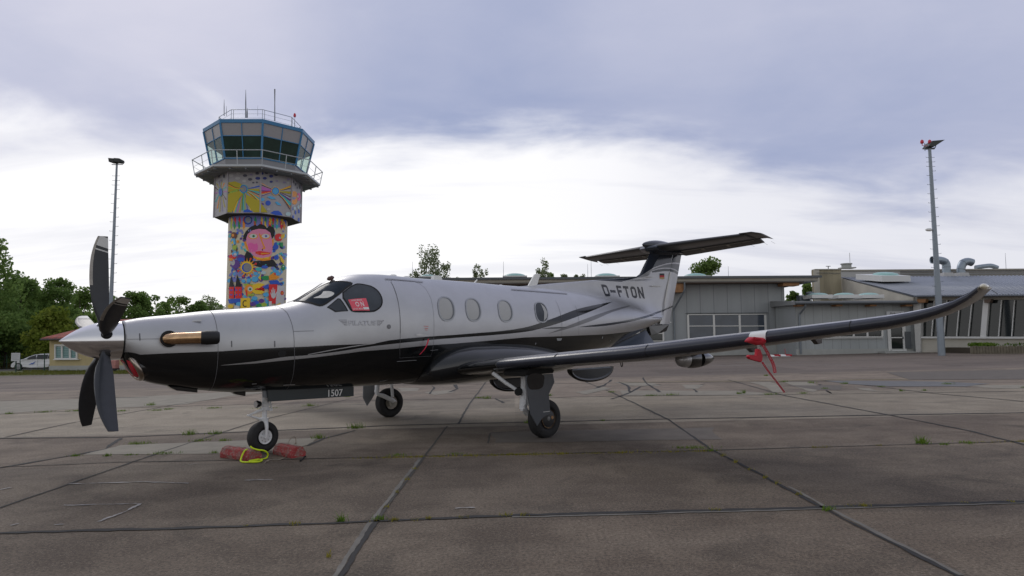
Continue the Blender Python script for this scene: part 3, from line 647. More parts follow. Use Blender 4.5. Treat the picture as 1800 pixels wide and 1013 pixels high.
# ---- decals placed on fin / fuselage by projecting sideways on the real skin
bvV=[Vector(v) for v in FV]+[Vector(v) for v in finV]; nf=len(FV); bvF=[tuple(f) for f in FF]+[tuple(i+nf for i in f) for f in finF]
BVH=BVHTree.FromPolygons(bvV,bvF)
def side_decal(name,polys,mtl,parent,off=.004,y0=-3,du=.05):
    mb=MB()
    for poly in polys:
        V,F=chart(poly,du,du); V3=[]
        for x,z in V:
            h=BVH.ray_cast(Vector((x,y0,z)),Vector((0,1,0)))
            V3.append((h[0]+Vector((0,-off,0))-Vector((0,0,0))) if h[0] else Vector((x,-.1,z)))
        mb.add(V3,F)
    return surf(name,mb.v,mb.f,mtl,parent,False)
# registration, stroked letters
def letter(ch):
    s=.215
    L={'D':[[(s/2,0),(s/2,1)],[(0+s/2,1-s/2),(.55,1-s/2),(.78,.85),(.82,.7),(.82,.3),(.78,.15),(.55,s/2),(s/2,s/2)]],
       '-':[[(.05,.47),(.95,.47)]],'F':[[(s/2,0),(s/2,1)],[(0,1-s/2),(.78,1-s/2)],[(0,.52),(.7,.52)]],
       'T':[[(.42,0),(.42,1)],[(0,1-s/2),(.84,1-s/2)]],
       'O':[[(.25,s/2),(.1,.2),(s/2,.35),(s/2,.65),(.1,.8),(.25,1-s/2),(.55,1-s/2),(.7,.8),(.72,.65),(.72,.35),(.7,.2),(.55,s/2),(.25,s/2),(.1,.2)]],
       'N':[[(s/2,0),(s/2,1)],[(s*.6,.93),(.70,.07)],[(.76,0),(.76,1)]]}[ch]
    return [outline(l,s) for l in L]
TL,BL,TR,BR=[py(*p,-.13) for p in ((1062.5,499.5),(1068.5,520.5),(1131.5,504.5),(1134.5,525))]
adv=0; LT=[]
wds={'D':.82,'-':1.0,'F':.80,'T':.84,'O':.80,'N':.84}; tot=sum(wds[c] for c in 'D-FTON')+5*.30; cur=0
for ch in 'D-FTON':
    for Vv,Ff in letter(ch):
        out=[]
        for x,y in Vv:
            u=(cur+x)/tot; p=(TL*(1-u)+TR*u)*y+(BL*(1-u)+BR*u)*(1-y); out.append((p.x,p.z))
        LT.append((out,Ff))
    cur+=wds[ch]+.30
side_decal('registration',LT,m_ink,plane)
flg=[(12.520,12.728,3.128,3.078,(.01,.01,.01)),(12.516,12.724,3.078,3.030,(.55,.01,.02)),(12.512,12.720,3.030,2.985,(.50,.33,.12))]
for i,(x0,x1,z1,z0,c) in enumerate(flg): side_decal('flag_stripe',[[(x0,z0),(x1,z0+.008),(x1,z1+.008),(x0,z1)]],mat('flag%d'%i,c,.5),plane,.005)
# ---- wings
WS=[(0.30,5.18,7.25,1.000),(0.9,5.26,7.20,1.060),(1.2,5.29,7.16,1.092),(1.906,5.352,7.08,1.154),(2.6,5.41,7.00,1.205),(4.262,5.541,6.84,1.320),(5.144,5.611,6.75,1.406),(5.882,5.671,6.68,1.477),(6.486,5.719,6.62,1.540),(6.95,5.756,6.58,1.588),(7.27,5.790,6.56,1.625),(7.50,5.825,6.54,1.665),(7.69,5.87,6.52,1.715),(7.82,5.915,6.50,1.770),(7.92,5.96,6.49,1.830),(8.00,6.02,6.48,1.905),(8.03,6.07,6.47,1.935)]
def wing(sd):
    st=[]
    for y,xl,xt,z in WS:
        tk=(xt-xl)*float(np.interp(y,[0,2,5,7.3,8.1],[.11,.125,.18,.175,.13])); st.append((sd*y,xl,xt,z,z-.035*(1-y/10)+.0,tk))
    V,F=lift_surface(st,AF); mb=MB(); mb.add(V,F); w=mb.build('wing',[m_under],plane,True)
    # upper skin paint: silver; flaps & ailerons are separate pieces at the back
    # de-icing boot wrapped round the leading edge
    sub=[i for i,s in enumerate(WS) if 1.9<=s[0]<=8.0]; idx=[k for k,(u,h) in enumerate(AF) if u<=.07]
    V=[];F=[];n=len(idx)
    for i in sub:
        y,xl,xt,z,zt,tk=st[i]; c=xt-xl
        for k in idx:
            u,h=AF[k]; nx=-1 if u<.02 else -.4; V.append((xl+u*c+nx*.005,y,z+(zt-z)*u+h*tk+(.005 if h>0 else -.005 if h<0 else 0)))
    for i in range(len(sub)-1):
        for k in range(n-1): F.append((i*n+k,i*n+k+1,(i+1)*n+k+1,(i+1)*n+k))
    surf('deice_boot',V,F,m_boot,w)
    V=[];F=[]; YR=[.85,1.0,1.2,1.5,1.8,1.895]
    idr=[k for k,(u,h) in enumerate(AF) if u<=.13]
    for y in YR:
        xl,xt,z=[float(np.interp(y,[s[0] for s in WS],[s[j] for s in WS])) for j in (1,2,3)]; tk=(xt-xl)*.121
        for k in idr: u,h=AF[k]; V.append((xl+u*(xt-xl)-.004,sd*y,z+h*tk+(.005 if h>0 else -.005 if h<0 else 0)))
    n=len(idr)
    for i in range(len(YR)-1):
        for k in range(n-1): F.append((i*n+k,i*n+k+1,(i+1)*n+k+1,(i+1)*n+k))
    surf('root_leading_edge',V,F,m_black,w)
    n=len(idx)
    for yy in (3.05,4.55,5.95,6.95):
        mb=MB()
        xl,xt,z=[float(np.interp(yy,[s[0] for s in WS],[s[j] for s in WS])) for j in (1,2,3)]; tk=(xt-xl)*float(np.interp(yy,[0,2,5,7.3,8.1],[.11,.125,.18,.175,.13]))
        pts=[(xl+AF[k][0]*(xt-xl)-.004,sd*yy,z+AF[k][1]*tk+(.007 if AF[k][1]>0 else -.007)) for k in idx]; mb.tube(pts,.004,6); mb.build('boot_seam',m_dark,w)
    # black strip along the lower leading edge behind the boot
    mb=MB(); 
    ys=[s[0] for s in WS]
    def wp(y,u,up):
        xl,xt,z=[float(np.interp(y,ys,[s[j] for s in WS])) for j in (1,2,3)]; tk=(xt-xl)*float(np.interp(y,[0,2,5,7.3,8.1],[.11,.125,.18,.175,.13]))
        A=[a for a in AF[11:]]+[(1,0)] if not up else AF[:12][::-1]
        h=float(np.interp(u,[a[0] for a in A],[a[1] for a in A])); return Vector((xl+(xt-xl)*u,sd*y,z-.035*(1-y/10)*u+h*tk))
    V=[];F=[];YN=40
    for i in range(YN+1):
        y=.95+(7.95-.95)*i/YN
        for k in range(7):
            u=.062+(.11-.062)*k/6; V.append(wp(y,u,False)+Vector((0,0,-.003)))
    for i in range(YN):
        for k in range(6): F.append((i*7+k,i*7+k+1,(i+1)*7+k+1,(i+1)*7+k))
    surf('lower_leading_panel',V,F,m_black,w)
    V=[];F=[]
    for i in range(YN+1):
        y=.95+(7.95-.95)*i/YN
        for k in range(9):
            u=.062+(.97-.062)*k/8; V.append(wp(y,u,True)+Vector((0,0,.003)))
    for i in range(YN):
        for k in range(8): F.append((i*9+k,(i+1)*9+k,(i+1)*9+k+1,i*9+k+1))
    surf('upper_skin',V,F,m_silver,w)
    # control-surface gaps on the underside
    mb=MB()
    mb.tube([wp(1.3+i*.4,.74,False)+Vector((0,0,-.002)) for i in range(16)],.007,6)
    for yy in (1.3,5.05,7.25): mb.tube([wp(yy,.74+.05*k,False)+Vector((0,0,-.002)) for k in range(6)],.006,6)
    mb.build('flap_gap',m_dark,w)
    # navigation light pod
    tip=Vector((6.02,sd*8.03,1.925)); mb=MB(); mb.lathe([(-.07,.004),(-.05,.020),(-.01,.028),(.05,.028),(.12,.02),(.18,.005)],tip+Vector((.02,sd*.015,0)),(1,0,0),20); mb.build('navigation_light',mat('light_lens',(.62,.58,.45),.15,0,.6),w,True)
    mb=MB(); mb.tube([tip+Vector((.42,0,-.02)),tip+Vector((.55,sd*.02,-.05))],.003,5); mb.build('static_wick',m_dark,w)
    # flap-track fairings
    def canoe(y,x0,x1,rad,drop,nm='flap_fairing',m1=m_black):
        zc=float(wp(y,.7,False).z); mb=MB(); prof=[]
        for i in range(17):
            t=i/16; prof.append(((x1-x0)*t,rad*max(.03,(math.sin(PI*min(1,t/.35)/2)**.6 if t<.35 else max(0,math.cos(PI*(t-.35)/.65/2))**.6))))
        mb.lathe(prof,(x0,sd*y,zc-drop),(1,0,-.02),24); o=mb.build(nm,m1,w,True)
        for v in o.data.vertices: v.co.y=sd*y+(v.co.y-sd*y)*.75
        return o
    c=canoe(4.6,6.24,7.15,.125,.06)
    mb=MB(); mb.lathe([(0,.01),(.02,.06),(.05,.088),(.10,.102),(.16,.108)],(6.235,sd*4.6,float(wp(4.6,.7,False).z)-.062),(1,0,-.02),24); mb.build('fairing_nose',m_silver,c,True)
    mb=MB(); mb.lathe([(0,.112),(.012,.112)],(6.72,sd*4.6,float(wp(4.6,.7,False).z)-.07),(1,0,0),24); mb.build('fairing_joint',m_dark,c,True)
    for yy in (5.55,6.35):
        mb=MB(); p=wp(yy,.62,False); mb.prism([p+Vector((-.12,0,.03)),p+Vector((.16,0,.03)),p+Vector((.15,0,-.05)),p+Vector((.04,0,-.06))],(0,sd*.05,0)); mb.build('hinge_bracket',m_black,w,bevel=.006)
    mb=MB(); p=wp(3.55,.62,False); ringp=[p+Vector((.0,0,-.03))+Vector((.022*math.cos(a),.0,.045*math.sin(a))) for a in [2*PI*i/16 for i in range(16)]]; mb.tube(ringp,.007,6,closed=True); mb.build('tie_down_ring',m_dark,w)
    return w,wp
wl_port,WP=wing(-1); wing(1)
# big half-round inboard flap fairings
def halfdisc(x0,x1,y,ztop,zbot,sd=-1):
    n=24; cx=(x0+x1)/2; out=[]
    for i in range(n+1):
        a=PI*i/n; out.append(Vector((cx-math.cos(a)*(x1-x0)/2,y,ztop-(ztop-zbot)*math.sin(a)**.85)))
    mb=MB(); mb.prism(out,(0,.10,0)); o=mb.build('inboard_flap_fairing',mat('smoked_gloss',(.035,.042,.050),.08,0,.5),plane,bevel=.02)
    mb=MB(); mb.tube([p+Vector((0,.01,0)) for p in out],.030,10); mb.build('fairing_edge',m_black,o,True)
halfdisc(6.66,7.74,-2.28,1.03,.82); halfdisc(5.93,6.85,-1.15,.87,.67)
# ---- belly and wing-root fairing
mb=MB(); xs=[4.86,4.92,5.03,5.2,5.45,5.8,6.3,6.9,7.4,7.9,8.3,8.6,8.8]; wv=[.30,.66,.86,1.00,1.08,1.12,1.12,1.10,1.04,.95,.83,.66,.35]; tz=[1.10,1.22,1.34,1.44,1.52,1.56,1.57,1.55,1.50,1.42,1.31,1.18,1.03]; bz=[.98,.86,.81,.785,.77,.76,.76,.765,.78,.81,.84,.87,.93]
V=[];F=[];na=48
XS=np.concatenate([np.linspace(4.86,5.3,22),np.linspace(5.3,8.8,50)[1:]]); W_=pchip(xs,wv,XS);TZ=pchip(xs,tz,XS);BZ=pchip(xs,bz,XS)
for x,w,t,b in zip(XS,W_,TZ,BZ):
    zc=(t+b)/2
    for k in range(na):
        a=2*PI*k/na; c,s=math.cos(a),math.sin(a); e=2.3; V.append((x,w*math.copysign(abs(c)**(2/e),c),zc+(t-b)/2*math.copysign(abs(s)**(2/e),s)))
for i in range(len(XS)-1):
    for k in range(na): F.append((i*na+k,(i+1)*na+k,(i+1)*na+(k+1)%na,i*na+(k+1)%na))
F.append(tuple(range(na))); F.append(tuple((len(XS)-1)*na+k for k in range(na-1,-1,-1)))
surf('wing_root_fairing',V,F,mat('fairing_black',(.010,.012,.015),.13,0,.4),plane)
# ---- landing gear
def wheel(parent,c,r,w,rimr,turn=0.,rim_m=m_gearw,hubcap=False,sd=-1):
    ax=Vector((math.sin(turn),-math.cos(turn),0)); c=Vector(c); prof=[]
    for t,q in ((-.50,.62),(-.52,.74),(-.50,.86),(-.40,.96),(-.2,1.0),(0,1.005),(.2,1.0),(.40,.96),(.50,.86),(.52,.74),(.50,.62)): prof.append((t*w,q*r))
    mb=MB(); mb.lathe([(-.3*w,.5*r)]+prof+[(.3*w,.5*r)],c,ax,48); wh=mb.build('wheel',m_tyre,parent,True)
    for v in wh.data.vertices:
        if v.co.z<.012: v.co.z=.002
    mb=MB()
    for s in (-1,1): mb.lathe([(0,rimr),(.008*s,rimr*.98),(.0,rimr*.82),(-.02*s,rimr*.76),(-.03*s,rimr*.40),(.0,rimr*.34),(.015*s,rimr*.28),(.02*s,.01)],c+ax*(.42*w*s),ax,32)
    mb.build('rim',rim_m,wh,True)
    mb=MB()
    for k in range(8):
        a=2*PI*k/8; b1=ax.orthogonal().normalized(); b2=ax.cross(b1); p=c+ax*(.42*w-.005)+(b1*math.cos(a)+b2*math.sin(a))*rimr*.62; mb.tube([p-ax*.01,p+ax*.008],.011,6)
    mb.build('rim_bolt',m_steel,wh)
    return wh
NX=2.486
ng=empty('nose_gear_group'); bpy.data.objects.remove(ng)
wheel(plane,(NX,0,.222),.222,.155,.105,turn=.16)
mb=MB(); mb.tube([(2.52,0,.95),(2.52,0,.62)],.048,16); mb.tube([(2.52,0,.64),(2.52,0,.60)],.060,16); mb.tube([(2.51,0,.60),(2.505,0,.47)],.034,16); mb.tube([(2.505,0,.49),(2.50,0,.445)],.062,16)
for s in (-1,1): mb.tube([(2.50,s*.03,.46),(2.50,s*.085,.43),(2.50,s*.105,.36),(2.495,s*.108,.28),(NX+.005,s*.108,.215)],[.03,.03,.026,.022,.022],10)
mb.tube([(NX,-.12,.222),(NX,.12,.222)],.020,12); mb.tube([(2.58,-.03,.72),(2.60,-.03,.60)],.012,8)
mb.box((2.455,-.055,.66),(2.575,.055,.70)); mb.box((2.56,-.04,.585),(2.61,.04,.615)); gear=mb.build('nose_gear_leg',m_gearw,plane,True)
mb=MB()
for s in (-1,1):
    mb.tube([(2.475,s*.03,.615),(2.275,s*.008,.545)],[.018,.010],8); mb.tube([(2.275,s*.008,.545),(2.46,s*.03,.47)],[.010,.018],8)
mb.tube([(2.275,-.03,.545),(2.275,.03,.545)],.012,8); mb.build('torque_link',m_gearw,gear,True)
mb=MB(); mb.lathe([(-.045,.05),(-.03,.055),(.02,.045),(.045,.02)],(2.40,-.05,.70),(1,.25,0),20); lt=mb.build('taxi_light',m_black,gear,True)
mb=MB(); mb.lathe([(0,.045),(.004,.045)],(2.355,-.062,.70),(-1,-.25,0),20); mb.build('light_lens',mat('clear_lens',(.6,.6,.6),.08,.3,.6),lt,True)
mb=MB(); mb.prism([(2.40,-.20,.90),(2.53,-.20,.89),(2.53,-.21,.78),(2.40,-.21,.80)],(0,.012,0)); mb.build('nose_gear_door',m_greydoor,plane)
def quad_on(mb,uvs,y,th): mb.prism([py(u,v,y) for u,v in uvs],(0,th,0))
mb=MB(); quad_on(mb,[(470,686),(540,683),(616,678.5),(622,680),(622,696.5),(471,706.5)],-.23,.015); nd=mb.build('nose_gear_door',mat('door_dark',(.035,.045,.050),.25,0,.3),plane,bevel=.004,label='long dark nose gear door carrying the number 1507')
T=text2d('1507',1.0,.012,.74); mxx=max(v[0] for v in T[0]); mxy=max(v[1] for v in T[0]); mb=MB()
c00,c10,c01,c11=[py(u,v,-.2335) for u,v in ((574.5,697.5),(602,695.5),(574.5,685.5),(602.5,684))]
mb.add([(c00*(1-x/mxx)+c10*x/mxx)*(1-y/mxy)+(c01*(1-x/mxx)+c11*x/mxx)*y/mxy for x,y in T[0]],T[1]); surf('number',mb.v,mb.f,m_wtext,nd,False)
# main gear
def main_gear(sd):
    y=sd*2.265; X=6.02
    wh=wheel(plane,(X,y,.298),.298,.20,.135,rim_m=mat('rim_grey',(.20,.20,.20),.4,.5) if sd<0 else mat('rim_bronze',(.42,.38,.33),.45,.5))
    if sd<0:
        mb=MB(); mb.lathe([(0,.13),(.006,.13),(.012,.122)],(X,y-.088,.298),(0,-1,0),32); hc=mb.build('hub_cap',mat('hub_black',(.03,.03,.032),.5),wh,True)
        mb=MB(); rr=[Vector((X+.142*math.cos(a),y-.092,.298+.142*math.sin(a))) for a in [2*PI*i/36 for i in range(36)]]; mb.tube(rr,.003,6,closed=True); mb.lathe([(0,.028),(.004,.028)],(X+.075,y-.100,.31),(0,-1,0),16); mb.build('rim_ring',m_bronze,wh,True)
    iy=y-sd*.02 if sd>0 else y+.19
    mb=MB()
    if sd<0:   # port leg, seen edge-on behind its door
        mb.tube([(5.74,y+.14,1.12),(5.72,y+.14,.62)],.050,14); mb.tube([(5.72,y+.14,.66),(5.70,y+.14,.46)],.062,14); mb.tube([(5.70,y+.14,.50),(5.78,y+.15,.40),(X,y+.14,.298)],[.05,.05,.042],12)
        mb.tube([(5.45,y+.55,1.02),(5.55,y+.35,.86),(5.66,y+.2,.74)],[.035,.03,.028],12); mb.tube([(5.80,y+.14,1.05),(5.80,y+.14,.72),(5.86,y+.14,.42)],[.03,.022,.022],10)
        mb.tube([(5.69,y+.08,1.0),(5.66,y+.05,.8),(5.69,y+.04,.62),(5.75,y+.06,.5),(5.9,y+.08,.36)],.008,6); mb.tube([(5.78,y+.05,1.0),(5.80,y+.03,.75),(5.77,y+.05,.55)],.007,6)
        mb.box((5.66,y+.06,.52),(5.74,y+.12,.60)); mb.box((5.64,y+.08,.44),(5.72,y+.14,.47)); mb.tube([(5.67,y+.05,1.0),(5.67,y+.05,.55)],.010,6)
    else:      # starboard leg: trailing link clearly visible on the inner side
        mb.tube([(5.68,y-.12,1.10),(5.66,y-.13,.66),(5.64,y-.14,.56),(5.66,y-.14,.49)],[.05,.045,.05,.04],14)
        mb.tube([(5.66,y-.14,.50),(5.78,y-.15,.46),(X+.0,y-.14,.345),(X+.05,y-.13,.298)],[.035,.045,.05,.045],14)
        mb.tube([(6.00,y-.14,1.05),(5.99,y-.14,.72)],.020,10); mb.tube([(5.99,y-.14,.74),(6.01,y-.14,.42)],.033,12)
    leg=mb.build('main_gear_leg',m_gearw,plane,True)
    mb=MB()
    ycal=y-sd*.115
    for k in range(7):
        a=2*PI*k/7+.3; p=Vector((X+.07*math.cos(a),ycal,.298+.07*math.sin(a))); mb.tube([p,p+Vector((0,-sd*.03,0))],.026,10)
    mb.lathe([(0,.085),(.02,.085)],(X,ycal,.298),(0,-sd,0),20); mb.lathe([(0,.030),(.05,.030)],(X+.03,ycal-sd*.02,.298),(0,-sd,0),14)
    mb.build('brake_unit',mat('brake_metal',(.36,.34,.30),.45,.6),leg,True)
    if sd<0:
        mb=MB(); mb.lathe([(-.03,.06),(.03,.06)],(5.63,y+.16,.73),(1,.6,0),16); mb.build('gear_pulley',m_dark,leg,True)
        mb=MB(); P=[py(900+a/7.24,640+b/7.24,-2.47) for a,b in [(178,150),(300,140),(520,122),(543,230),(505,310),(470,385),(490,635),(440,655),(400,680),(362,725),(325,790),(240,640),(222,480),(205,340)]]
        mb.prism(P,(0,.018,0)); dr=mb.build('main_gear_door',m_greydoor,plane,bevel=.004)
        mb=MB(); P=[py(900+a/7.24,640+b/7.24,-2.475) for a,b in smoothpoly([(182,120),(415,120),(412,230),(385,310),(300,330),(205,320)],2)]
        mb.prism(P,(0,.004,0)); mb.build('door_black_patch',m_black,dr)
        mb=MB(); P=[py(900+a/7.24,640+b/7.24,-2.474) for a,b in [(400,609),(480,599),(480,606),(400,615)]]; mb.prism(P,(0,.003,0)); mb.build('door_marking',m_wtext,dr)
        mb=MB(); P=[py(u,v,-2.44) for u,v in ((924,655),(930,649),(968,646),(974,651),(972,656),(958,657),(926,662))]; mb.prism(P,(0,.5,0)); mb.build('gear_bay',m_dark,plane)
    else:
        mb=MB(); P=[py(u,v,2.46) for u,v in ((639,670),(657,670),(660,690),(655,700),(645.5,714),(638,699))]
        mb.prism(P,(0,.018,0)); mb.build('main_gear_door',mat('door_grey',(.22,.23,.24),.4),plane,bevel=.004)
main_gear(-1); main_gear(1)
# ---- removable red covers, streamers, notices
def streamer(name,pts,w,label,text,wdir,parent_loc=None,tscale=1.):
    root=empty(name,tuple(pts[0]),label=label,cat='warning streamer'); o=pts[0]
    V=[];F=[]; n=len(pts)
    for i,p in enumerate(pts):
        for k in (-1,1): V.append(Vector(p)-o+wdir*(w/2*k))
    mb=MB()
    for off in (Vector((0,0,0)),):
        mb.add(V,[(2*i,2*i+1,2*i+3,2*i+2) for i in range(n-1)])
    s=mb.build('ribbon',m_redfab,root); m=s.modifiers.new('thick','SOLIDIFY'); m.thickness=.003; m.offset=0
    if text:
        T=text2d(text,1.0,0,.85); mx=max(v[0] for v in T[0]); cum=[0]
        for i in range(n-1): cum.append(cum[-1]+(pts[i+1]-pts[i]).length)
        nrm=(pts[-1]-pts[0]).cross(wdir).normalized()
        if nrm.dot(CAM-pts[0])<0: nrm=-nrm
        def at(s_): 
            s_=max(0,min(cum[-1]-1e-5,s_)); i=max(j for j in range(n) if cum[j]<=s_); i=min(i,n-2); t=(s_-cum[i])/(cum[i+1]-cum[i]); return pts[i]*(1-t)+pts[i+1]*t
        L0=cum[-1]*.94; VV=[]
        for x,y in T[0]: VV.append(at(cum[-1]*.97-x/mx*L0)-o+wdir*((y-.36)*w*.75)+nrm*.003)
        surf('lettering',VV,T[1],mat('streamer_text',(.75,.55,.55),.6),root,False)
    return root
def interp_pts(P,n=14):
    P=[Vector(p) for p in P]; out=[]
    for i in range(n+1):
        t=i/n*(len(P)-1); k=min(int(t),len(P)-2); f=t-k; p0=P[max(k-1,0)];p1=P[k];p2=P[k+1];p3=P[min(k+2,len(P)-1)]
        out.append(.5*((2*p1)+(p2-p0)*f+(2*p0-5*p1+4*p2-p3)*f*f+(3*p1-p0-3*p2+p3)*f*f*f))
    return out
YP=-6.05
pc=empty('pitot_cover',tuple(py(1330,600,YP)),label='red fabric cover over the pitot tube under the wing leading edge',cat='pitot cover'); po=Vector(pc.location)
mb=MB(); mb.tube([py(1310,600,YP-.02)-po,py(1318,598,YP)-po,py(1330,600,YP)-po,py(1340,600,YP)-po,py(1345,599,YP)-po],[.008,.035,.045,.04,.02],12); mb.build('cover_body',m_red,pc,True)
mb=MB(); mb.prism([py(u,v,YP-.06)-po for u,v in ((1327,592.5),(1336,594.5),(1340,597),(1328,597))],(0,.02,0)); mb.build('cover_flap',m_red,pc)
avc=empty('vane_cover',tuple(py(1334,612,YP)),label='red boot-shaped cover over the angle vane below the wing',cat='vane cover'); po=Vector(avc.location)
mb=MB(); mb.prism([py(u,v,YP)-po for u,v in ((1332,613.5),(1337,614),(1341,626),(1340.5,634),(1338.5,637),(1329,634.5),(1319,631.5),(1316,627),(1318,624),(1325,624.5),(1331,624.5))],(0,.035,0)); mb.build('cover_body',m_red,avc,bevel=.008)
mb=MB(); mb.tube([py(1331.5,604,YP+.02),py(1332.5,614,YP+.02)],.010,8); mb.tube([py(1334.5,604,YP+.02),py(1335.5,614,YP+.02)],.008,8); mb.build('vane_mast',m_steel,plane,True)
mb=MB(); mb.prism([py(u,v,YP-.20) for u,v in ((1321,590),(1345,587.5),(1345,600),(1334,600.5),(1321,597))],(0,.006,0))
# white erosion patch wraps the boot: build it from wing sections
mb=MB(); V=[];F=[]
ys_=[5.90,5.95,6.00,6.05,6.09]; idx=[k for k,(u,h) in enumerate(AF) if u<=.07 and h>-.14]
for yy in ys_:
    xl,xt,z=[float(np.interp(yy,[s[0] for s in WS],[s[j] for s in WS])) for j in (1,2,3)]; tk=(xt-xl)*.179
    for k in idx: u,h=AF[k]; V.append((xl+u*(xt-xl)-.010,-yy,z+h*tk+(.012 if h>0 else -.006)))
n=len(idx)
for i in range(len(ys_)-1):
    for k in range(n-1): F.append((i*n+k,i*n+k+1,(i+1)*n+k+1,(i+1)*n+k))
surf('boot_patch',V,F,m_white,plane)
WD=Vector((.75,-.62,.2)).normalized()
streamer('warning_streamer',interp_pts([py(1339,603,YP),py(1350,622,YP),py(1359,640,YP),py(1362.5,655.5,YP)]),.034,'short red streamer with white lettering curling down from the pitot cover','REMOVE BEFORE FLIGHT',WD)
streamer('warning_streamer',interp_pts([py(1340,637,YP),py(1350,652,YP),py(1364,670,YP),py(1379,690,YP)]),.022,'long thin red streamer blowing out below the vane cover','REMOVE BEFORE FLIGHT',WD)
yd=-.90
streamer('warning_streamer',interp_pts([py(753,596,yd),py(751.5,603,yd),py(747,613,yd),py(738,623.5,yd)]),.030,'red streamer hanging from the cabin door handle','',Vector((.9,0,.35)).normalized())
# placard in the cockpit side window: follows the glass
def skin_world(x,a,off): return fus_pt(x,a,-1,off)
pq=[(3.524,.660),(3.806,.607),(3.820,.378),(3.554,.436)]
pl=empty('parking_brake_placard',tuple(skin_world(3.67,.52,.0)),label='red placard reading PARK BRAKE ON behind the cockpit side window',cat='placard'); po=Vector(pl.location)
def on_skin(name,polys,m,root,off,du=.04):
    mb=MB()
    for poly in polys:
        V,F=chart(poly,du,du); mb.add([skin_world(x,a,off)-Vector(root.location) for x,a in V],F)
    return surf(name,mb.v,mb.f,m,root,False)
on_skin('board',[pq],mat('placard_red',(.74,.08,.12),.45,0,.4),pl,.008)
def map_txt(t,u0,u1,v0,v1,bold=0.,lean=0):
    T=text2d(t,1.0,bold,1.0); mx=max(p[0] for p in T[0]); my=max(p[1] for p in T[0]); out=[]
    for x,y in T[0]:
        u=u0+(u1-u0)*x/mx; v=v0+(v1-v0)*y/my
        top=(pq[0][0]*(1-u)+pq[1][0]*u,pq[0][1]*(1-u)+pq[1][1]*u); bot=(pq[3][0]*(1-u)+pq[2][0]*u,pq[3][1]*(1-u)+pq[2][1]*u)
        out.append((bot[0]*(1-v)+top[0]*v,bot[1]*(1-v)+top[1]*v))
    return out,T[1]
on_skin('lettering',[map_txt('O N',.28,.76,.33,.72,.02),map_txt('PARK BRAKE',.15,.74,.80,.93,.01),map_txt('DO NOT MOVE',.05,.62,.07,.20,.01)],mat('placard_text',(.82,.70,.70),.5),pl,.010)
on_skin('white_tag',[[(3.725,.455),(3.812,.437),(3.816,.400),(3.728,.415)]],m_wtext,pl,.011)
pp=smoothpoly([(3.099,1.156),(3.208,1.09),(3.26,1.14),(3.279,1.182),(3.34,1.08),(3.372,1.00),(3.385,.925),(3.33,.90),(3.24,.93),(3.15,1.063)],1)
pa=empty('folded_paper',tuple(skin_world(3.25,1.0,0)),label='crumpled white paper lying behind the windshield',cat='paper')
on_skin('paper_sheet',[pp],mat('paper_white',(.62,.61,.57),.7,noise=.2,nscale=12),pa,.008)
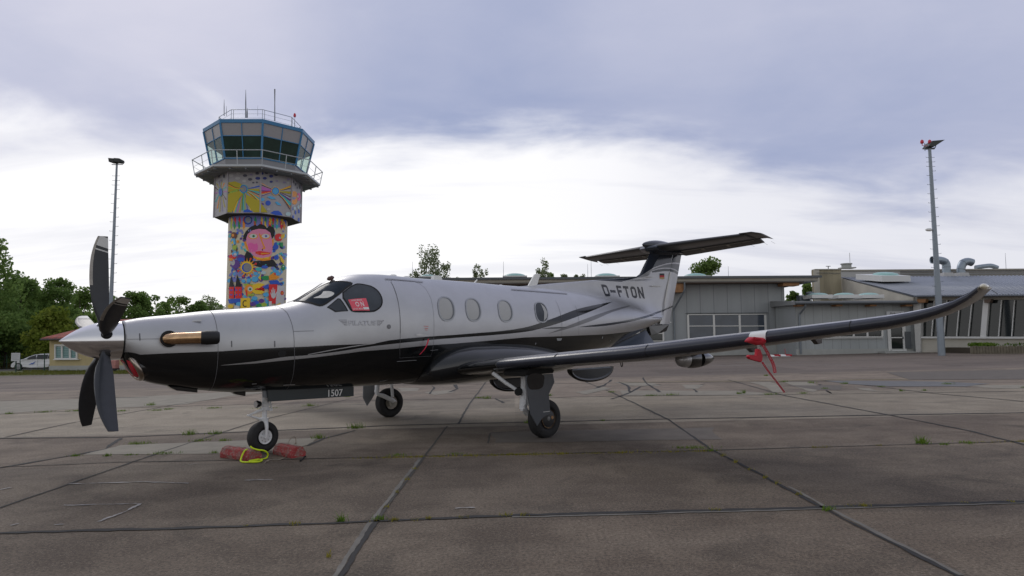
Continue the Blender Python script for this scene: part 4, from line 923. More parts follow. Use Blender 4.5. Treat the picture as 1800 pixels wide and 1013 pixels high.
# ================================================================== GROUND
def gp(u,v,h=0.): return pz(u,v,h)
gd=Vector((math.cos(YAW)*0,0,0))
FH=Vector((math.sin(YAW),math.cos(YAW),0)); RH=Vector((math.cos(YAW),-math.sin(YAW),0))
GROT=math.atan2(RH.y,RH.x)
def ground_material():
    m=bpy.data.materials.new('apron_concrete'); m.use_nodes=True; g=NT(m); b=g.nt.nodes['Principled BSDF']
    tc=g.n('ShaderNodeTexCoord'); P=tc.outputs['Object']; sp=g.n('ShaderNodeSeparateXYZ'); g.put(sp.inputs[0],P); x,y=sp.outputs[0],sp.outputs[1]
    wob=g.math('MULTIPLY',g.math('SUBTRACT',g.noise(P,.35,3),.5),.35); yy=g.math('ADD',y,wob)
    big=g.noise(P,.22,5,.6); med=g.noise(P,1.1,7,.65,.4); fine=g.noise(P,38.,5,.75); grit=g.noise(P,120.,3,.8)
    def sv(sx,sy,scale,d=5):
        mp=g.n('ShaderNodeMapping'); g.put(mp.inputs[0],P); mp.inputs['Scale'].default_value=(sx,sy,1); return g.noise(mp.outputs[0],scale,d,.6,.3)
    streak=sv(.12,1.0,1.6,6)
    # individual slabs cast at different times (3.05 m bays across, about 6 m long)
    bay=g.math('FLOOR',g.math('DIVIDE',g.math('SUBTRACT',y,5.6-3.05*4),3.05)); rowx=g.math('FLOOR',g.math('DIVIDE',g.math('ADD',x,g.math('MULTIPLY',bay,.0)),6.1))
    cv=g.n('ShaderNodeCombineXYZ'); g.put(cv.inputs[0],bay); g.put(cv.inputs[1],rowx); wn=g.n('ShaderNodeTexWhiteNoise',noise_dimensions='3D'); g.put(wn.inputs[0],cv.outputs[0])
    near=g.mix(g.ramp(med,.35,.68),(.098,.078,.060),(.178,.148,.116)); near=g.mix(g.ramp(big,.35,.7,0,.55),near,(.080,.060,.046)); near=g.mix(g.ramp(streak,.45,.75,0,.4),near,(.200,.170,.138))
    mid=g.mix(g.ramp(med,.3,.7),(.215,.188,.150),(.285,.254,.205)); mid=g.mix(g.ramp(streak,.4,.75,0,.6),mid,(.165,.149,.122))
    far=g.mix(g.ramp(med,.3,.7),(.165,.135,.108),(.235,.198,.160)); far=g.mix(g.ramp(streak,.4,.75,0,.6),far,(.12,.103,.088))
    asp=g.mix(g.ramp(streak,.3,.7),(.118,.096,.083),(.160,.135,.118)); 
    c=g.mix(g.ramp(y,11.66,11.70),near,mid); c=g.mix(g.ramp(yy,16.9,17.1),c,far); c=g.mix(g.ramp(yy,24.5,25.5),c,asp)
    # lateral tint of the near bays
    f=g.math('ADD',.80,g.math('MULTIPLY',wn.outputs['Value'],.38)); f=g.math('MULTIPLY',f,g.ramp(fine,.35,.65,.50,1.50,False)); f=g.math('MULTIPLY',f,g.ramp(grit,.35,.65,.78,1.22,False))
    # dark oily patches
    oil=g.ramp(g.noise(P,.7,6,.6,1.2),.56,.66,1.,.74); f=g.math('MULTIPLY',f,oil)
    v=g.n('ShaderNodeVectorMath',operation='SCALE'); g.put(v.inputs[0],c); g.put(v.inputs['Scale'],f)
    # exposed aggregate: pale stones
    vo=g.n('ShaderNodeTexVoronoi'); g.put(vo.inputs['Vector'],P); vo.inputs['Scale'].default_value=52.
    st=g.math('MULTIPLY',g.ramp(vo.outputs['Distance'],.14,.30,1.,0.),g.ramp(g.noise(P,6.,3),.40,.60,.1,.65))
    c2=g.mix(st,v.outputs[0],(.27,.24,.20)); wm=g.n('ShaderNodeVectorMath',operation='MULTIPLY'); g.put(wm.inputs[0],c2); wm.inputs[1].default_value=(1.13,1.08,1.0); g.put(b.inputs['Base Color'],wm.outputs[0])
    b.inputs['Roughness'].default_value=.82; b.inputs['Specular IOR Level'].default_value=.35
    bp=g.n('ShaderNodeBump'); bp.inputs['Strength'].default_value=.55; bp.inputs['Distance'].default_value=.006; h=g.math('ADD',g.math('MULTIPLY',fine,1.2),grit); g.put(bp.inputs['Height'],h); g.put(b.inputs['Normal'],bp.outputs[0])
    return m
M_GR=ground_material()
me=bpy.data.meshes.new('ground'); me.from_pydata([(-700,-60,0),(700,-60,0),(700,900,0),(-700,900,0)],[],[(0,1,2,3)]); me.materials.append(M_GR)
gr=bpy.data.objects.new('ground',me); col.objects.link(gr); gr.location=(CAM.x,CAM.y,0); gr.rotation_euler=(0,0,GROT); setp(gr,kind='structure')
SHL=[0.]
def sheet(name,uvs,mtl,lift=.004,kind='structure',jit=0.,sub=1):
    P=[]; n=len(uvs)
    for i in range(n):
        a,b=gp(*uvs[i]),gp(*uvs[(i+1)%n])
        for k in range(sub):
            p=a.lerp(b,k/sub); P.append(Vector((p.x+rng.uniform(-jit,jit),p.y+rng.uniform(-jit,jit),lift)))
    SHL[0]+=.0005
    for q in P: q.z+=SHL[0]%.004
    if sum((P[i].x*P[(i+1)%len(P)].y-P[(i+1)%len(P)].x*P[i].y) for i in range(len(P)))<0: P.reverse()
    bm=bmesh.new(); f=bm.faces.new([bm.verts.new(p) for p in P]); bmesh.ops.triangulate(bm,faces=[f]); me=bpy.data.meshes.new(name); bm.to_mesh(me); bm.free(); me.materials.append(mtl)
    o=bpy.data.objects.new(name,me); col.objects.link(o); setp(o,kind=kind); return o
def field(name,XY,mtl,lift):
    P=[O0+EX*X+EY*Y for X,Y in XY]; me=bpy.data.meshes.new(name); me.from_pydata([(p.x,p.y,lift) for p in P],[],[tuple(range(len(P)))]); me.materials.append(mtl)
    o=bpy.data.objects.new(name,me); col.objects.link(o); return setp(o,kind='structure')
def strip(name,uvs,w,mtl,lift=.006,wob=.3,step=.06,shift=0.):
    P=[gp(*p) for p in uvs]; pts=[]
    for a,b in zip(P[:-1],P[1:]):
        n=max(1,int((b-a).length/step))
        for k in range(n): pts.append(a.lerp(b,k/n))
    pts.append(P[-1]); V=[];F=[]; off=0; wv=1.
    for i,p in enumerate(pts):
        t=(pts[min(i+1,len(pts)-1)]-pts[max(i-1,0)]).normalized(); nn=Vector((-t.y,t.x,0)); off=off*.7+rng.uniform(-1,1)*w*.20*wob*2; wv=wv*.7+.3*rng.uniform(1-wob*2,1+wob*2.2); ww=max(.15,wv)*w
        c=p+nn*(off+shift); V+=[(c.x+nn.x*ww/2,c.y+nn.y*ww/2,lift),(c.x-nn.x*ww/2,c.y-nn.y*ww/2,lift)]
        if i: F.append((2*i-2,2*i-1,2*i+1,2*i))
    me=bpy.data.meshes.new(name); me.from_pydata(V,[],F); me.materials.append(mtl); o=bpy.data.objects.new(name,me); col.objects.link(o)
    return setp(o,kind='structure')
m_joint=mat('joint_tar',(.020,.019,.018),.85,noise=.3,nscale=8); m_joint2=mat('joint_worn',(.055,.050,.042),.9,noise=.35,nscale=6)
m_edge=mat('joint_edge_pale',(.155,.145,.125),.9,noise=.35,nscale=5); m_patch=mat('patch_concrete',(.25,.225,.175),.85,noise=.18,nscale=2.5,bump=.3); m_patch2=mat('patch_grey',(.145,.145,.145),.85,noise=.15,nscale=2)
m_patchd=mat('patch_dark',(.125,.106,.086),.85,noise=.2,nscale=3)
m_yel=mat('line_yellow',(.24,.20,.09),.8,noise=.4,nscale=6); m_wl=mat('line_white',(.28,.265,.25),.8,noise=.5,nscale=7)
J0=[(-260,946),(0,938),(450,925),(900,907),(1430,893),(1800,882),(2150,872)]
J1=[(-200,829),(0,822),(210,813),(500,808),(800,801),(1250,792),(1800,776),(2100,768)]
J2=[(-200,775),(0,771),(210,769),(420,760),(700,748),(1000,741),(1175,737),(1560,730),(1800,726),(2100,720)]
strip('apron_joint',J0,.055,m_joint,wob=.4); strip('joint_edge',J0[3:6],.035,m_edge,.005,.4,shift=-.05); strip('apron_joint',J1,.035,m_joint2); strip('apron_joint',J2,.07,m_joint,wob=.2)
JA=[(545,1090),(600,1013),(632,960),(668,908),(745,805),(786,750)]; strip('apron_joint',JA[:4],.045,m_joint,wob=.35); strip('apron_joint',JA[3:],.028,m_joint2); strip('joint_edge',JA[:5],.04,m_edge,.0048,.3,shift=.042)
strip('apron_joint',[(806,745),(824,712),(841,690),(868,652),(880,640)],.045,m_joint2)
strip('apron_joint',[(1760,1060),(1680,1013),(1440,890),(1345,838),(1252,792)],.032,m_joint,wob=.5); strip('apron_joint',[(1252,792),(1175,738)],.035,m_joint); strip('apron_joint',[(1175,738),(1075,690),(1030,672)],.05,m_joint2)
strip('joint_edge',[(1680,1013),(1440,890),(1380,856)],.035,m_edge,.0048,.3,shift=-.04)
strip('apron_joint',[(-200,955),(0,893),(120,852),(270,800)],.035,m_joint); strip('apron_joint',[(270,800),(330,780),(455,740),(600,705),(640,696)],.035,m_joint2)
strip('apron_joint',[(-100,845),(0,823),(130,801),(185,790),(212,771)],.055,m_joint,wob=.5); strip('apron_joint',[(10,769),(120,745),(250,722),(330,708),(455,694)],.04,m_joint2)
strip('apron_joint',[(540,784),(571,771),(625,757)],.05,m_joint,wob=.3)
strip('apron_joint',[(2000,830),(1800,782),(1700,757),(1562,730)],.045,m_joint); strip('apron_joint',[(1562,730),(1380,696),(1280,668)],.06,m_joint2); strip('apron_joint',[(1800,706),(1640,692),(1440,668)],.06,m_joint2)
strip('apron_joint',[(-200,742),(0,729),(270,716),(450,711),(610,705),(1100,697),(1400,694),(1800,688),(2000,684)],.05,m_joint2); strip('apron_joint',[(-100,700),(300,684),(800,676),(1400,671),(1800,672)],.06,m_joint2)
strip('apron_joint',[(858,780),(862,762),(928,757)],.03,m_joint2)
for pts in ([(755,693),(764,682),(756,676),(770,670)],[(788,690),(805,684),(800,676)],[(1108,690),(1102,678),(1088,672)],[(1075,702),(1110,690),(1125,680),(1160,676)],[(1130,664),(1138,676),(1152,684),(1160,690)],[(1040,686),(1062,677),(1075,668)],[(1225,690),(1215,681),(1240,675)],[(1452,688),(1462,692),(1450,684),(1440,676)],[(870,701),(885,709)],[(120,700),(260,699)]):
    strip('crack',pts,.07,m_joint,wob=.7,step=.3)
sheet('concrete_patch',[(145,800),(160,796),(215,783),(560,770),(540,783),(500,797)],m_patch,.004,jit=.02,sub=8)
sheet('concrete_patch',[(-120,712),(0,706),(200,700),(390,690),(560,683),(400,697),(330,711),(240,716),(140,719),(0,728),(-120,735)],m_patch,.004,jit=.06,sub=3)
for uv,mm in (([(1085,687),(1290,687.5),(1345,691),(1370,694.5),(1100,696)],m_patch),([(1318,672),(1355,672),(1372,681),(1382,690),(1360,690),(1340,679)],m_patch),([(1375,671.5),(1425,672.5),(1448,683),(1425,690),(1400,681)],m_patch),([(1500,682),(1530,683),(1546,688.5),(1522,687)],m_patch),([(1450,670),(1640,671),(1740,675),(1700,680),(1560,680),(1490,675)],m_patch2),([(1695,678),(1850,676),(1850,684),(1745,683)],m_patch),([(700,682),(738,683),(734,688),(704,688)],m_patch),([(745,690),(788,686),(800,690),(762,695)],m_patch),([(1080,672),(1150,674),(1165,679),(1095,678)],m_patch),([(1200,677),(1235,677),(1228,684),(1205,684)],m_patch),([(1010,690),(1060,681),(1074,684),(1030,694)],m_patch),([(1385,678),(1480,678),(1478,686),(1440,686)],m_patchd),([(1560,655),(1800,650),(2000,660),(1800,667),(1600,668)],m_patchd),([(860,760),(1250,752),(1270,772),(870,780)],m_patchd) ):
    sheet('concrete_patch',uv,mm,.0042,jit=.05,sub=3)
strip('apron_line',[(1090,672.5),(1500,668),(1800,665),(1950,663)],.13,m_yel,.007,.2,.5)
for a,b,v in ((1100,1200,638),(1290,1345,637),(1385,1440,637),(1120,1165,641.5),(1250,1330,643),(1352,1500,642),(60,130,663),(150,215,668),(600,700,655),(20,60,655.5)):
    strip('apron_line',[(a,v+.4),(b,v-.3)],.14,m_wl,.007,.5,.6)
for pts in ([(112,889),(180,888),(249,886)],[(249,886),(215,902),(172,918)],[(120,852),(250,848),(330,851)],[(430,845),(480,844)],[(18,925),(32,921)],[(95,924),(112,923)],[(0,862),(18,858)],[(800,895),(835,893)],[(330,818),(350,815)]):
    strip('chalk_mark',pts,.022,m_wl,.0065,1.1,.03)
# ------------------------------------------------------------------ grass and weeds
def leafmat(name,a,b_,trans=.25):
    m=bpy.data.materials.new(name); m.use_nodes=True; g=NT(m); b=g.nt.nodes['Principled BSDF']
    geo=g.n('ShaderNodeNewGeometry'); tc=g.n('ShaderNodeTexCoord'); n=g.noise(tc.outputs['Object'],.9,3); f=g.math('ADD',g.math('MULTIPLY',geo.outputs['Random Per Island'],.6),g.math('MULTIPLY',g.ramp(n,.3,.7),.4))
    c=g.mix(f,a,b_); g.put(b.inputs['Base Color'],c); b.inputs['Roughness'].default_value=.75; b.inputs['Specular IOR Level'].default_value=.2
    t=g.n('ShaderNodeBsdfTranslucent'); g.put(t.inputs[0],c); mx=g.n('ShaderNodeMixShader'); mx.inputs[0].default_value=trans; out=[x for x in g.nt.nodes if x.type=='OUTPUT_MATERIAL'][0]
    g.nt.links.new(b.outputs[0],mx.inputs[1]); g.nt.links.new(t.outputs[0],mx.inputs[2]); g.nt.links.new(mx.outputs[0],out.inputs[0]); return m
m_weed=leafmat('weed_green',(.07,.15,.015),(.19,.28,.035)); m_weedy=leafmat('weed_yellow',(.20,.19,.02),(.34,.29,.06)); m_dry=leafmat('dry_grass',(.22,.16,.055),(.34,.27,.11)); m_gv=leafmat('verge_grass',(.08,.11,.02),(.20,.19,.05))
def tris_obj(name,V,mtl,parent=None,loc=(0,0,0),**k):
    V=np.asarray(V,dtype=np.float32); nf=len(V)//3; me=bpy.data.meshes.new(name); me.vertices.add(len(V)); me.vertices.foreach_set('co',V.ravel()); me.loops.add(len(V)); me.loops.foreach_set('vertex_index',np.arange(len(V),dtype=np.int32)); me.polygons.add(nf); me.polygons.foreach_set('loop_start',np.arange(0,len(V),3,dtype=np.int32)); me.polygons.foreach_set('loop_total',np.full(nf,3,dtype=np.int32)); me.update(); me.validate(); me.materials.append(mtl)
    o=bpy.data.objects.new(name,me); col.objects.link(o); o.location=loc
    if parent: o.parent=parent
    return setp(o,**k)
nr=np.random.default_rng(5)
def tuft(V,p,w,h,n,dirv=None):
    for _ in range(n):
        q=np.array(p)+nr.normal(0,1,3)*np.array([w,w*.5,0])*.4; a=nr.uniform(0,2*PI); l=h*nr.uniform(.4,1.1); lean=nr.normal(0,.5,2)*l; bw=max(.004,h*.05)
        d=np.array([math.cos(a),math.sin(a),0])*bw; V.append(q-d); V.append(q+d); V.append(q+np.array([lean[0],lean[1],l]))
def tuft_uv(V,u,v,wpx,hpx,n=None):
    p=gp(u,v); dep=(p-CAM).dot(FW); w=wpx*dep/FPX; h=hpx*dep/FPX
    N=n or int(30+w*160)
    for _ in range(N):
        q=p+RH*nr.normal(0,w*.28)+FH*nr.normal(0,min(.05,w*.2)); a=nr.uniform(0,2*PI); l=h*nr.uniform(.35,1.1); bw=max(.005,h*.05)
        d=Vector((math.cos(a),math.sin(a),0))*bw; t=q+Vector((nr.normal(0,.45)*l,nr.normal(0,.45)*l,l)); V+=[q-d,q+d,t]
Vg=[];Vy=[]
for u,v,w,h in ((245,781,50,7),(132,802,16,5),(187,802,12,6),(335,764,24,11),(378,763,26,8),(352,775,30,5),(290,798,42,6),(230,800,20,3),(393,775,22,5),(560,771,22,10),(625,753,24,12),(376,797,12,6),(265,713,14,7),(215,723,16,4),(298,720,14,4),(275,722,24,4),(130,723,24,4),(80,725,26,4),(16,728,10,5),(375,718,28,4),(545,714,20,6),(470,718,40,3),(600,917,12,17),(668,914,18,10),(855,701,12,7),(842,700,14,4),(965,696,12,5),(1620,780,22,16),(1660,782,16,5),(1700,779,30,5),(1215,788,60,6),(1250,793,18,5),(927,744,10,7),(1075,690,12,4),(1180,695,22,5),(1145,696,24,4),(1300,693,10,6),(1308,692,4,9),(1355,694,24,5),(1412,692,14,4),(1425,674,12,5),(1485,675,12,5),(1450,684,12,4),(1550,680,10,3),(1585,688,8,5),(1625,687,8,4),(1665,676,18,5),(1378,672,14,4),(1455,897,18,9),(1347,661,8,4),(1800,682,8,4),(610,698,10,4),(700,700,16,4),(1060,740,8,4),(700,801,30,4),(800,799,30,3)):
    tuft_uv(Vg,u,v,w,h)
for k in range(55):
    u=rng.uniform(600,1260); v=float(np.interp(u,[p[0] for p in J1],[p[1] for p in J1])); tuft_uv(Vy,u,v+1,rng.uniform(14,40),rng.uniform(2,4.5),26)
for k in range(16):
    u=rng.choice([rng.uniform(900,1800),rng.uniform(350,900)]); v=float(np.interp(u,[p[0] for p in J0],[p[1] for p in J0])); tuft_uv(Vy,u,v,rng.uniform(8,26),rng.uniform(3,8),26)
for k in range(10):
    u=rng.uniform(1400,1800); v=float(np.interp(u,[p[0] for p in J1],[p[1] for p in J1])); tuft_uv(Vy,u,v,rng.uniform(10,30),rng.uniform(2,4),20)
for t in (.1,.22,.35,.5,.6,.8): tuft_uv(Vy,1252+(1440-1252)*t,792+(890-792)*t,10,7,16)
for t in (.15,.4,.62,.8): tuft_uv(Vy,668+(745-668)*t,908-103*t,8,7,12)
tuft_uv(Vy,578,980,8,14,14)
tris_obj('grass_tufts',Vg,m_weed,kind='stuff'); tris_obj('moss_tufts',Vy,m_weedy,kind='stuff')
def gX(u,v): p=gp(u,v)-O0; return (p.dot(EX),p.dot(EY))
field('grass_verge',[gX(-200,664),gX(0,661.5),gX(60,660),gX(87,659.5),gX(150,658.5),gX(215,656.8),gX(300,652),(-17,60),(-10,90),(-10,400),(-400,400),(-400,40)],mat('verge_soil',(.105,.115,.035),.95,noise=.3,nscale=1.2),.005)
field('side_road',[gX(-200,655.5),gX(0,652.6),gX(40,651),(-28,60),(-33,62),gX(-200,649)],mat('road_grey',(.13,.12,.115),.9,noise=.1),.012)
V=[]
for _ in range(9000):
    u=rng.uniform(-200,330); v=rng.uniform(651.5,660.5-(u/80 if u>0 else 0)); 
    if v<655.5 and u<40: continue
    p=gp(u,v); h=rng.uniform(.05,.16); a=rng.uniform(0,6.28); d=Vector((math.cos(a),math.sin(a),0))*.03; V+=[p-d,p+d,p+Vector((rng.gauss(0,.04),rng.gauss(0,.04),h))]
tris_obj('verge_grass',V,m_gv,kind='stuff')
V=[]
for _ in range(14000):
    u=rng.uniform(-260,130); D=rng.uniform(60,78); X,_z=wl(u,640,D); z0=ground_z(X,D); p=fr(X,D,z0); h=rng.uniform(.8,1.5)*(1 if D>66 else .6); a=rng.uniform(0,6.28); d=Vector((math.cos(a),math.sin(a),0))*.07; V+=[p-d,p+d,p+Vector((rng.gauss(0,.15),rng.gauss(0,.15),h))]
tris_obj('dry_meadow',V,m_dry,kind='stuff')
# ------------------------------------------------------------------ site frame (true vertical) helper
def site(name,X,Y,label=None,cat=None,group=None,Z=None):
    Z=ground_z(X,Y) if Z is None else Z
    e=empty(name,fr(X,Y,Z),GM,label=label,cat=cat,group=group); e['_o']=(X,Y,Z); return e
class SB(MB):
    """mesh builder whose coordinates are (across, away, up) relative to a site"""
    def __init__(s,e): super().__init__(); s.o=Vector(e['_o'])
    def W(s,u,v,D): X,Z=wl(u,v,D); return Vector((X,D,Z))-s.o
    def poly(s,uvd,th=.1,m=0): s.prism([s.W(*p) for p in uvd],(0,th,0),m)
    def rect(s,u0,v0,u1,v1,D,th=.1,m=0):   # axis aligned box whose front face spans the traced rectangle
        a=s.W(u0,v1,D); b=s.W(u1,v0,D); s.box((min(a.x,b.x),D-s.o.y,min(a.z,b.z)),(max(a.x,b.x),D-s.o.y+th,max(a.z,b.z)),m)
    def bld(s,name,mtl,parent,smooth=False,bevel=0,**k): return s.build(name,mtl,parent,smooth,bevel,**k)
def clad(name,c,pitch=1.03,ax=0,depth=.55,rough=.5,streak=.08):
    m=bpy.data.materials.new(name); m.use_nodes=True; g=NT(m); b=g.nt.nodes['Principled BSDF']; tc=g.n('ShaderNodeTexCoord'); sp=g.n('ShaderNodeSeparateXYZ'); g.put(sp.inputs[0],tc.outputs['Object'])
    x=sp.outputs[ax]; fr_=g.math('FRACT',g.math('DIVIDE',x,pitch)); ln=g.ramp(g.math('ABSOLUTE',g.math('SUBTRACT',fr_,.5)),.47,.49); 
    mp=g.n('ShaderNodeMapping'); g.put(mp.inputs[0],tc.outputs['Object']); mp.inputs['Scale'].default_value=(1,1,.15); n=g.noise(mp.outputs[0],1.5,5); 
    wn=g.n('ShaderNodeTexWhiteNoise',noise_dimensions='1D'); g.put(wn.inputs['W'],g.math('FLOOR',g.math('DIVIDE',x,pitch)))
    f=g.math('MULTIPLY',g.ramp(n,.25,.75,1-streak,1+streak,False),g.math('SUBTRACT',1.,g.math('MULTIPLY',ln,1-depth))); f=g.math('MULTIPLY',f,g.math('ADD',.96,g.math('MULTIPLY',wn.outputs['Value'],.08)))
    v=g.n('ShaderNodeVectorMath',operation='SCALE'); v.inputs[0].default_value=c; g.put(v.inputs['Scale'],f); g.put(b.inputs['Base Color'],v.outputs[0]); b.inputs['Roughness'].default_value=rough; return m
m_clad=clad('grey_cladding',(.31,.33,.34)); m_clad2=clad('grey_cladding_light',(.37,.395,.40),.62); m_plinth=mat('plinth_concrete',(.40,.41,.39),.85,noise=.12,nscale=1.5)
m_gut=mat('zinc_gutter',(.10,.11,.12),.45,.3); m_fas=mat('fascia_beige',(.36,.34,.29),.7,noise=.1,nscale=3); m_soff=mat('soffit_timber',(.12,.085,.065),.8,noise=.2,nscale=4); m_beam=mat('timber_beam',(.30,.15,.065),.7,noise=.25,nscale=5)
m_wf=mat('window_white',(.68,.68,.66),.4); m_pane=mat('window_glass',(.055,.070,.095),.07,0,.3,noise=.3,nscale=.8); m_paned=mat('window_dark',(.016,.020,.020),.06,0,.3,noise=.4,nscale=.7); m_pipe=mat('zinc_pipe',(.20,.225,.25),.4,.4); m_dome=mat('dome_turquoise',(.30,.52,.48),.35,noise=.1)
m_render=mat('render_beige',(.50,.475,.41),.85,noise=.12,nscale=1.2); m_stain=clad('stained_concrete',(.33,.29,.20),.55,0,.75,.9,.35)
m_rooft=mat('roof_felt',(.25,.25,.245),.85,noise=.1,nscale=1)
def hip(v): return v
# ---- B1: the long grey hall behind the tail
D=48.5
b1=site('grey_hall',wl(1040,560,D)[0],D,'long grey metal-clad hall with a flat overhanging roof behind the airplane tail','building')
s=SB(b1); s.rect(640,497,1378,640,D,15); s.bld('wall',m_clad,b1)
s=SB(b1); s.rect(640,603,1377,645,D-.06,.05); s.bld('plinth',m_plinth,b1)
s=SB(b1); Z0=s.W(1200,496.5,D-1.3).z; Z1=s.W(1200,489.5,D-1.3).z; a=s.W(600,490,D-1.3).x; b_=s.W(1437,490,D-1.3).x
s.box((a,-1.3,Z0),(b_,15.3,Z1-.02)); rf=s.bld('roof',[m_rooft],b1)
s=SB(b1); s.box((a-.01,-1.36,Z0+.06),(b_+.01,-1.302,Z1)); s.bld('fascia',m_fas,rf)
s=SB(b1); s.box((a-.02,-1.50,Z1-.02),(b_+.25,-1.30,Z1+.14)); s.box((a-.02,-1.30,Z1-.015),(b_+.02,15.2,Z1+.05)); s.bld('gutter',m_gut,rf)
s=SB(b1); s.box((a,-1.25,Z0-.06),(b_-1.0,-.02,Z0-.003)); s.bld('soffit',m_soff,rf)
for u0,u1,v1 in ((1168,1203,514),(1012,1019,500),(1377,1405,502.5)):
    s=SB(b1); s.rect(u0,497.2,u1,v1,D-1.1,1.0); s.bld('roof_beam',m_beam,b1)
def dome(site_,u,v,D,rpx,hpx,base=None):
    s=SB(site_); c=s.W(u,v,D); r=rpx*D/FPX; h=hpx*D/FPX; s.lathe([(h*math.sin(a),r*math.cos(a)+.001) for a in [PI/2*i/8 for i in range(9)]],(c.x,c.y,c.z),(0,0,1),24); d=s.bld('skylight_dome',m_dome,site_,True)
    s=SB(site_); k=1.06; bb=(base or 2)*D/FPX; s.box((c.x-r*k,c.y-r*k,c.z-bb),(c.x+r*k,c.y+r*k,c.z+.01)); s.bld('curb',m_wf,d,bevel=.02)
for u,rr in ((752,14),(905,20),(1065,20),(1222,20)): dome(b1,u,486.8,D+3,rr,4 if rr<20 else 6)
def window(site_,u0,v0,u1,v1,D,cols,rows=(),fr_px=2.2,glass=m_pane,proud=.10):
    s=SB(site_); s.rect(u0,v0,u1,v1,D-.03,.04); g=s.bld('window',glass,site_)
    s=SB(site_); f=fr_px
    us=[u0]+[u0+(u1-u0)*c for c in cols]+[u1]; P=D-.03-proud*.6
    s.rect(u0-f*.5,v0-f*.5,u1+f*.5,v0+f*.5,P,proud*.55); s.rect(u0-f*.5,v1-f*.5,u1+f*.5,v1+f*.5,P,proud*.55)
    for q in us: s.rect(q-f*.5,v0+f*.5,q+f*.5,v1-f*.5,P+.004,proud*.5)
    for r_ in rows:
        vv=v0+(v1-v0)*r_
        for q0,q1 in zip(us[:-1],us[1:]): s.rect(q0+f*.5,vv-f*.4,q1-f*.5,vv+f*.4,P+.006,proud*.45)
    s.bld('window_frame',m_wf,g); return g
window(b1,1210,553,1346,597,D,(1/3,2/3),(.46,)); window(b1,1040,566,1166,600,D,(.33,.66),(.6,),glass=m_paned); window(b1,860,560,985,600,D,(.33,.66),(.5,))
s=SB(b1); s.rect(1206,549.5,1350,551,D-.12,.1); s.bld('window_hood',m_gut,b1)
s=SB(b1); s.tube([s.W(1203,490,D-1.25),s.W(1203.5,509,D-1.2),s.W(1201,515,D-1.1),s.W(1185,543,D-.15),s.W(1184.5,548,D-.12),s.W(1187,626,D-.12)],.07,8); s.bld('downpipe',m_pipe,b1,True)
# ---- B2: low grey wing with the arrival door
D=45.0
b2=site('arrival_building',wl(1510,600,D)[0],D,'low grey annex with white glazed door, arrival sign and three turquoise roof domes','building')
s=SB(b2); s.rect(1402,534.5,1612,640,D,3.4); s.bld('wall',m_clad2,b2)
s=SB(b2); s.rect(1401,613,1606,645,D-.06,.05); s.bld('plinth',m_plinth,b2)
s=SB(b2); a=s.W(1398,532,D-.8); b_=s.W(1611,532,D-.8); zt=s.W(1500,529.3,D-.8).z; zb=s.W(1500,535.2,D-.8).z; back=s.W(1500,526,D+5).z
s.hexa([(a.x,-.8,zb),(b_.x,-.8,zb),(b_.x,4.2,zb+.05),(a.x,4.2,zb+.05),(a.x,-.8,zt),(b_.x,-.8,zt),(b_.x,4.2,zt+.30),(a.x,4.2,zt+.30)]); rf=s.bld('roof',mat('roof_edge_grey',(.24,.25,.25),.8,noise=.1,nscale=2),b2)
s=SB(b2); s.tube([(a.x-.05,-.9,zt-.14),(b_.x,-.9,zt-.14)],.085,10); s.bld('gutter',m_gut,rf,True)
for u in (1407,1475,1535,1598): s=SB(b2); s.rect(u-5,535.6,u+6,538.5,D-.7,.68); s.bld('roof_beam',m_beam,b2)
for u in (1437,1483,1526): dome(b2,u,519.5,D+2.6,17,4.5,6)
s=SB(b2); s.box((s.W(1412,520,D+3.8).x-.4,3.5,zt+.2),(s.W(1412,520,D+3.8).x+.4,4.1,zt+.7)); s.lathe([(0,.25),(.3,.3),(.35,.12)],(s.W(1424,520,D+3.5).x,3.5,zt+.6),(0,0,1),12); s.bld('roof_vent',m_pipe,b2)
s=SB(b2); s.tube([s.W(1416,534,D-.85),s.W(1415.5,540,D-.8),s.W(1406,552,D-.12),s.W(1405.5,560,D-.12),s.W(1408,622,D-.12)],.07,8); s.bld('downpipe',m_pipe,b2,True)
window(b2,1450,570,1551,592.5,D,(.26,.5,.74),(),glass=m_paned); s=SB(b2); s.rect(1446,593.6,1553,595.4,D-.14,.12); s.bld('window_sill',m_wf,b2)
# door
s=SB(b2); s.rect(1565,570,1589,616,D-.05,.04); dr=s.bld('door',m_paned,b2,label='white framed glazed arrival door')
s=SB(b2)
for r_ in ((1562.5,567,1591.5,570),(1562.5,570,1565.4,617.5),(1588.6,570,1591.5,617.5),(1565.4,592.6,1588.6,594.6),(1565.4,614.8,1588.6,617.5)): s.rect(*r_,D-.12,.07)
s.bld('door_frame',m_wf,dr); s=SB(b2); s.rect(1587,592,1588.4,596,D-.16,.04); s.bld('door_handle',m_gut,dr)
s=SB(b2); s.rect(1592,583,1601,613,D-.16,.14); s.bld('meter_box',m_gut,b2)
s=SB(b2); s.rect(1556,618,1610,621.5,D-.9,.85); s.bld('doorstep',m_plinth,b2)
sg=SB(b2); sg.rect(1559,547.5,1589,560,D-.10,.06); sgn=sg.bld('arrival_sign',mat('sign_white',(.66,.68,.70),.5),b2)
T=text2d('Ankunft',1.0,.01,.95); mx=max(p[0] for p in T[0]); s=SB(b2); A=s.W(1564,552.9,D-.106); B=s.W(1585,552.9,D-.106); hh=s.W(1564,549.2,D-.106).z-A.z
s.add([A+(B-A)*(x/mx)+Vector((0,0,y/.72*hh)) for x,y in T[0]],T[1]); surf('sign_lettering',s.v,s.f,mat('sign_black',(.03,.03,.03),.6),sgn,False)
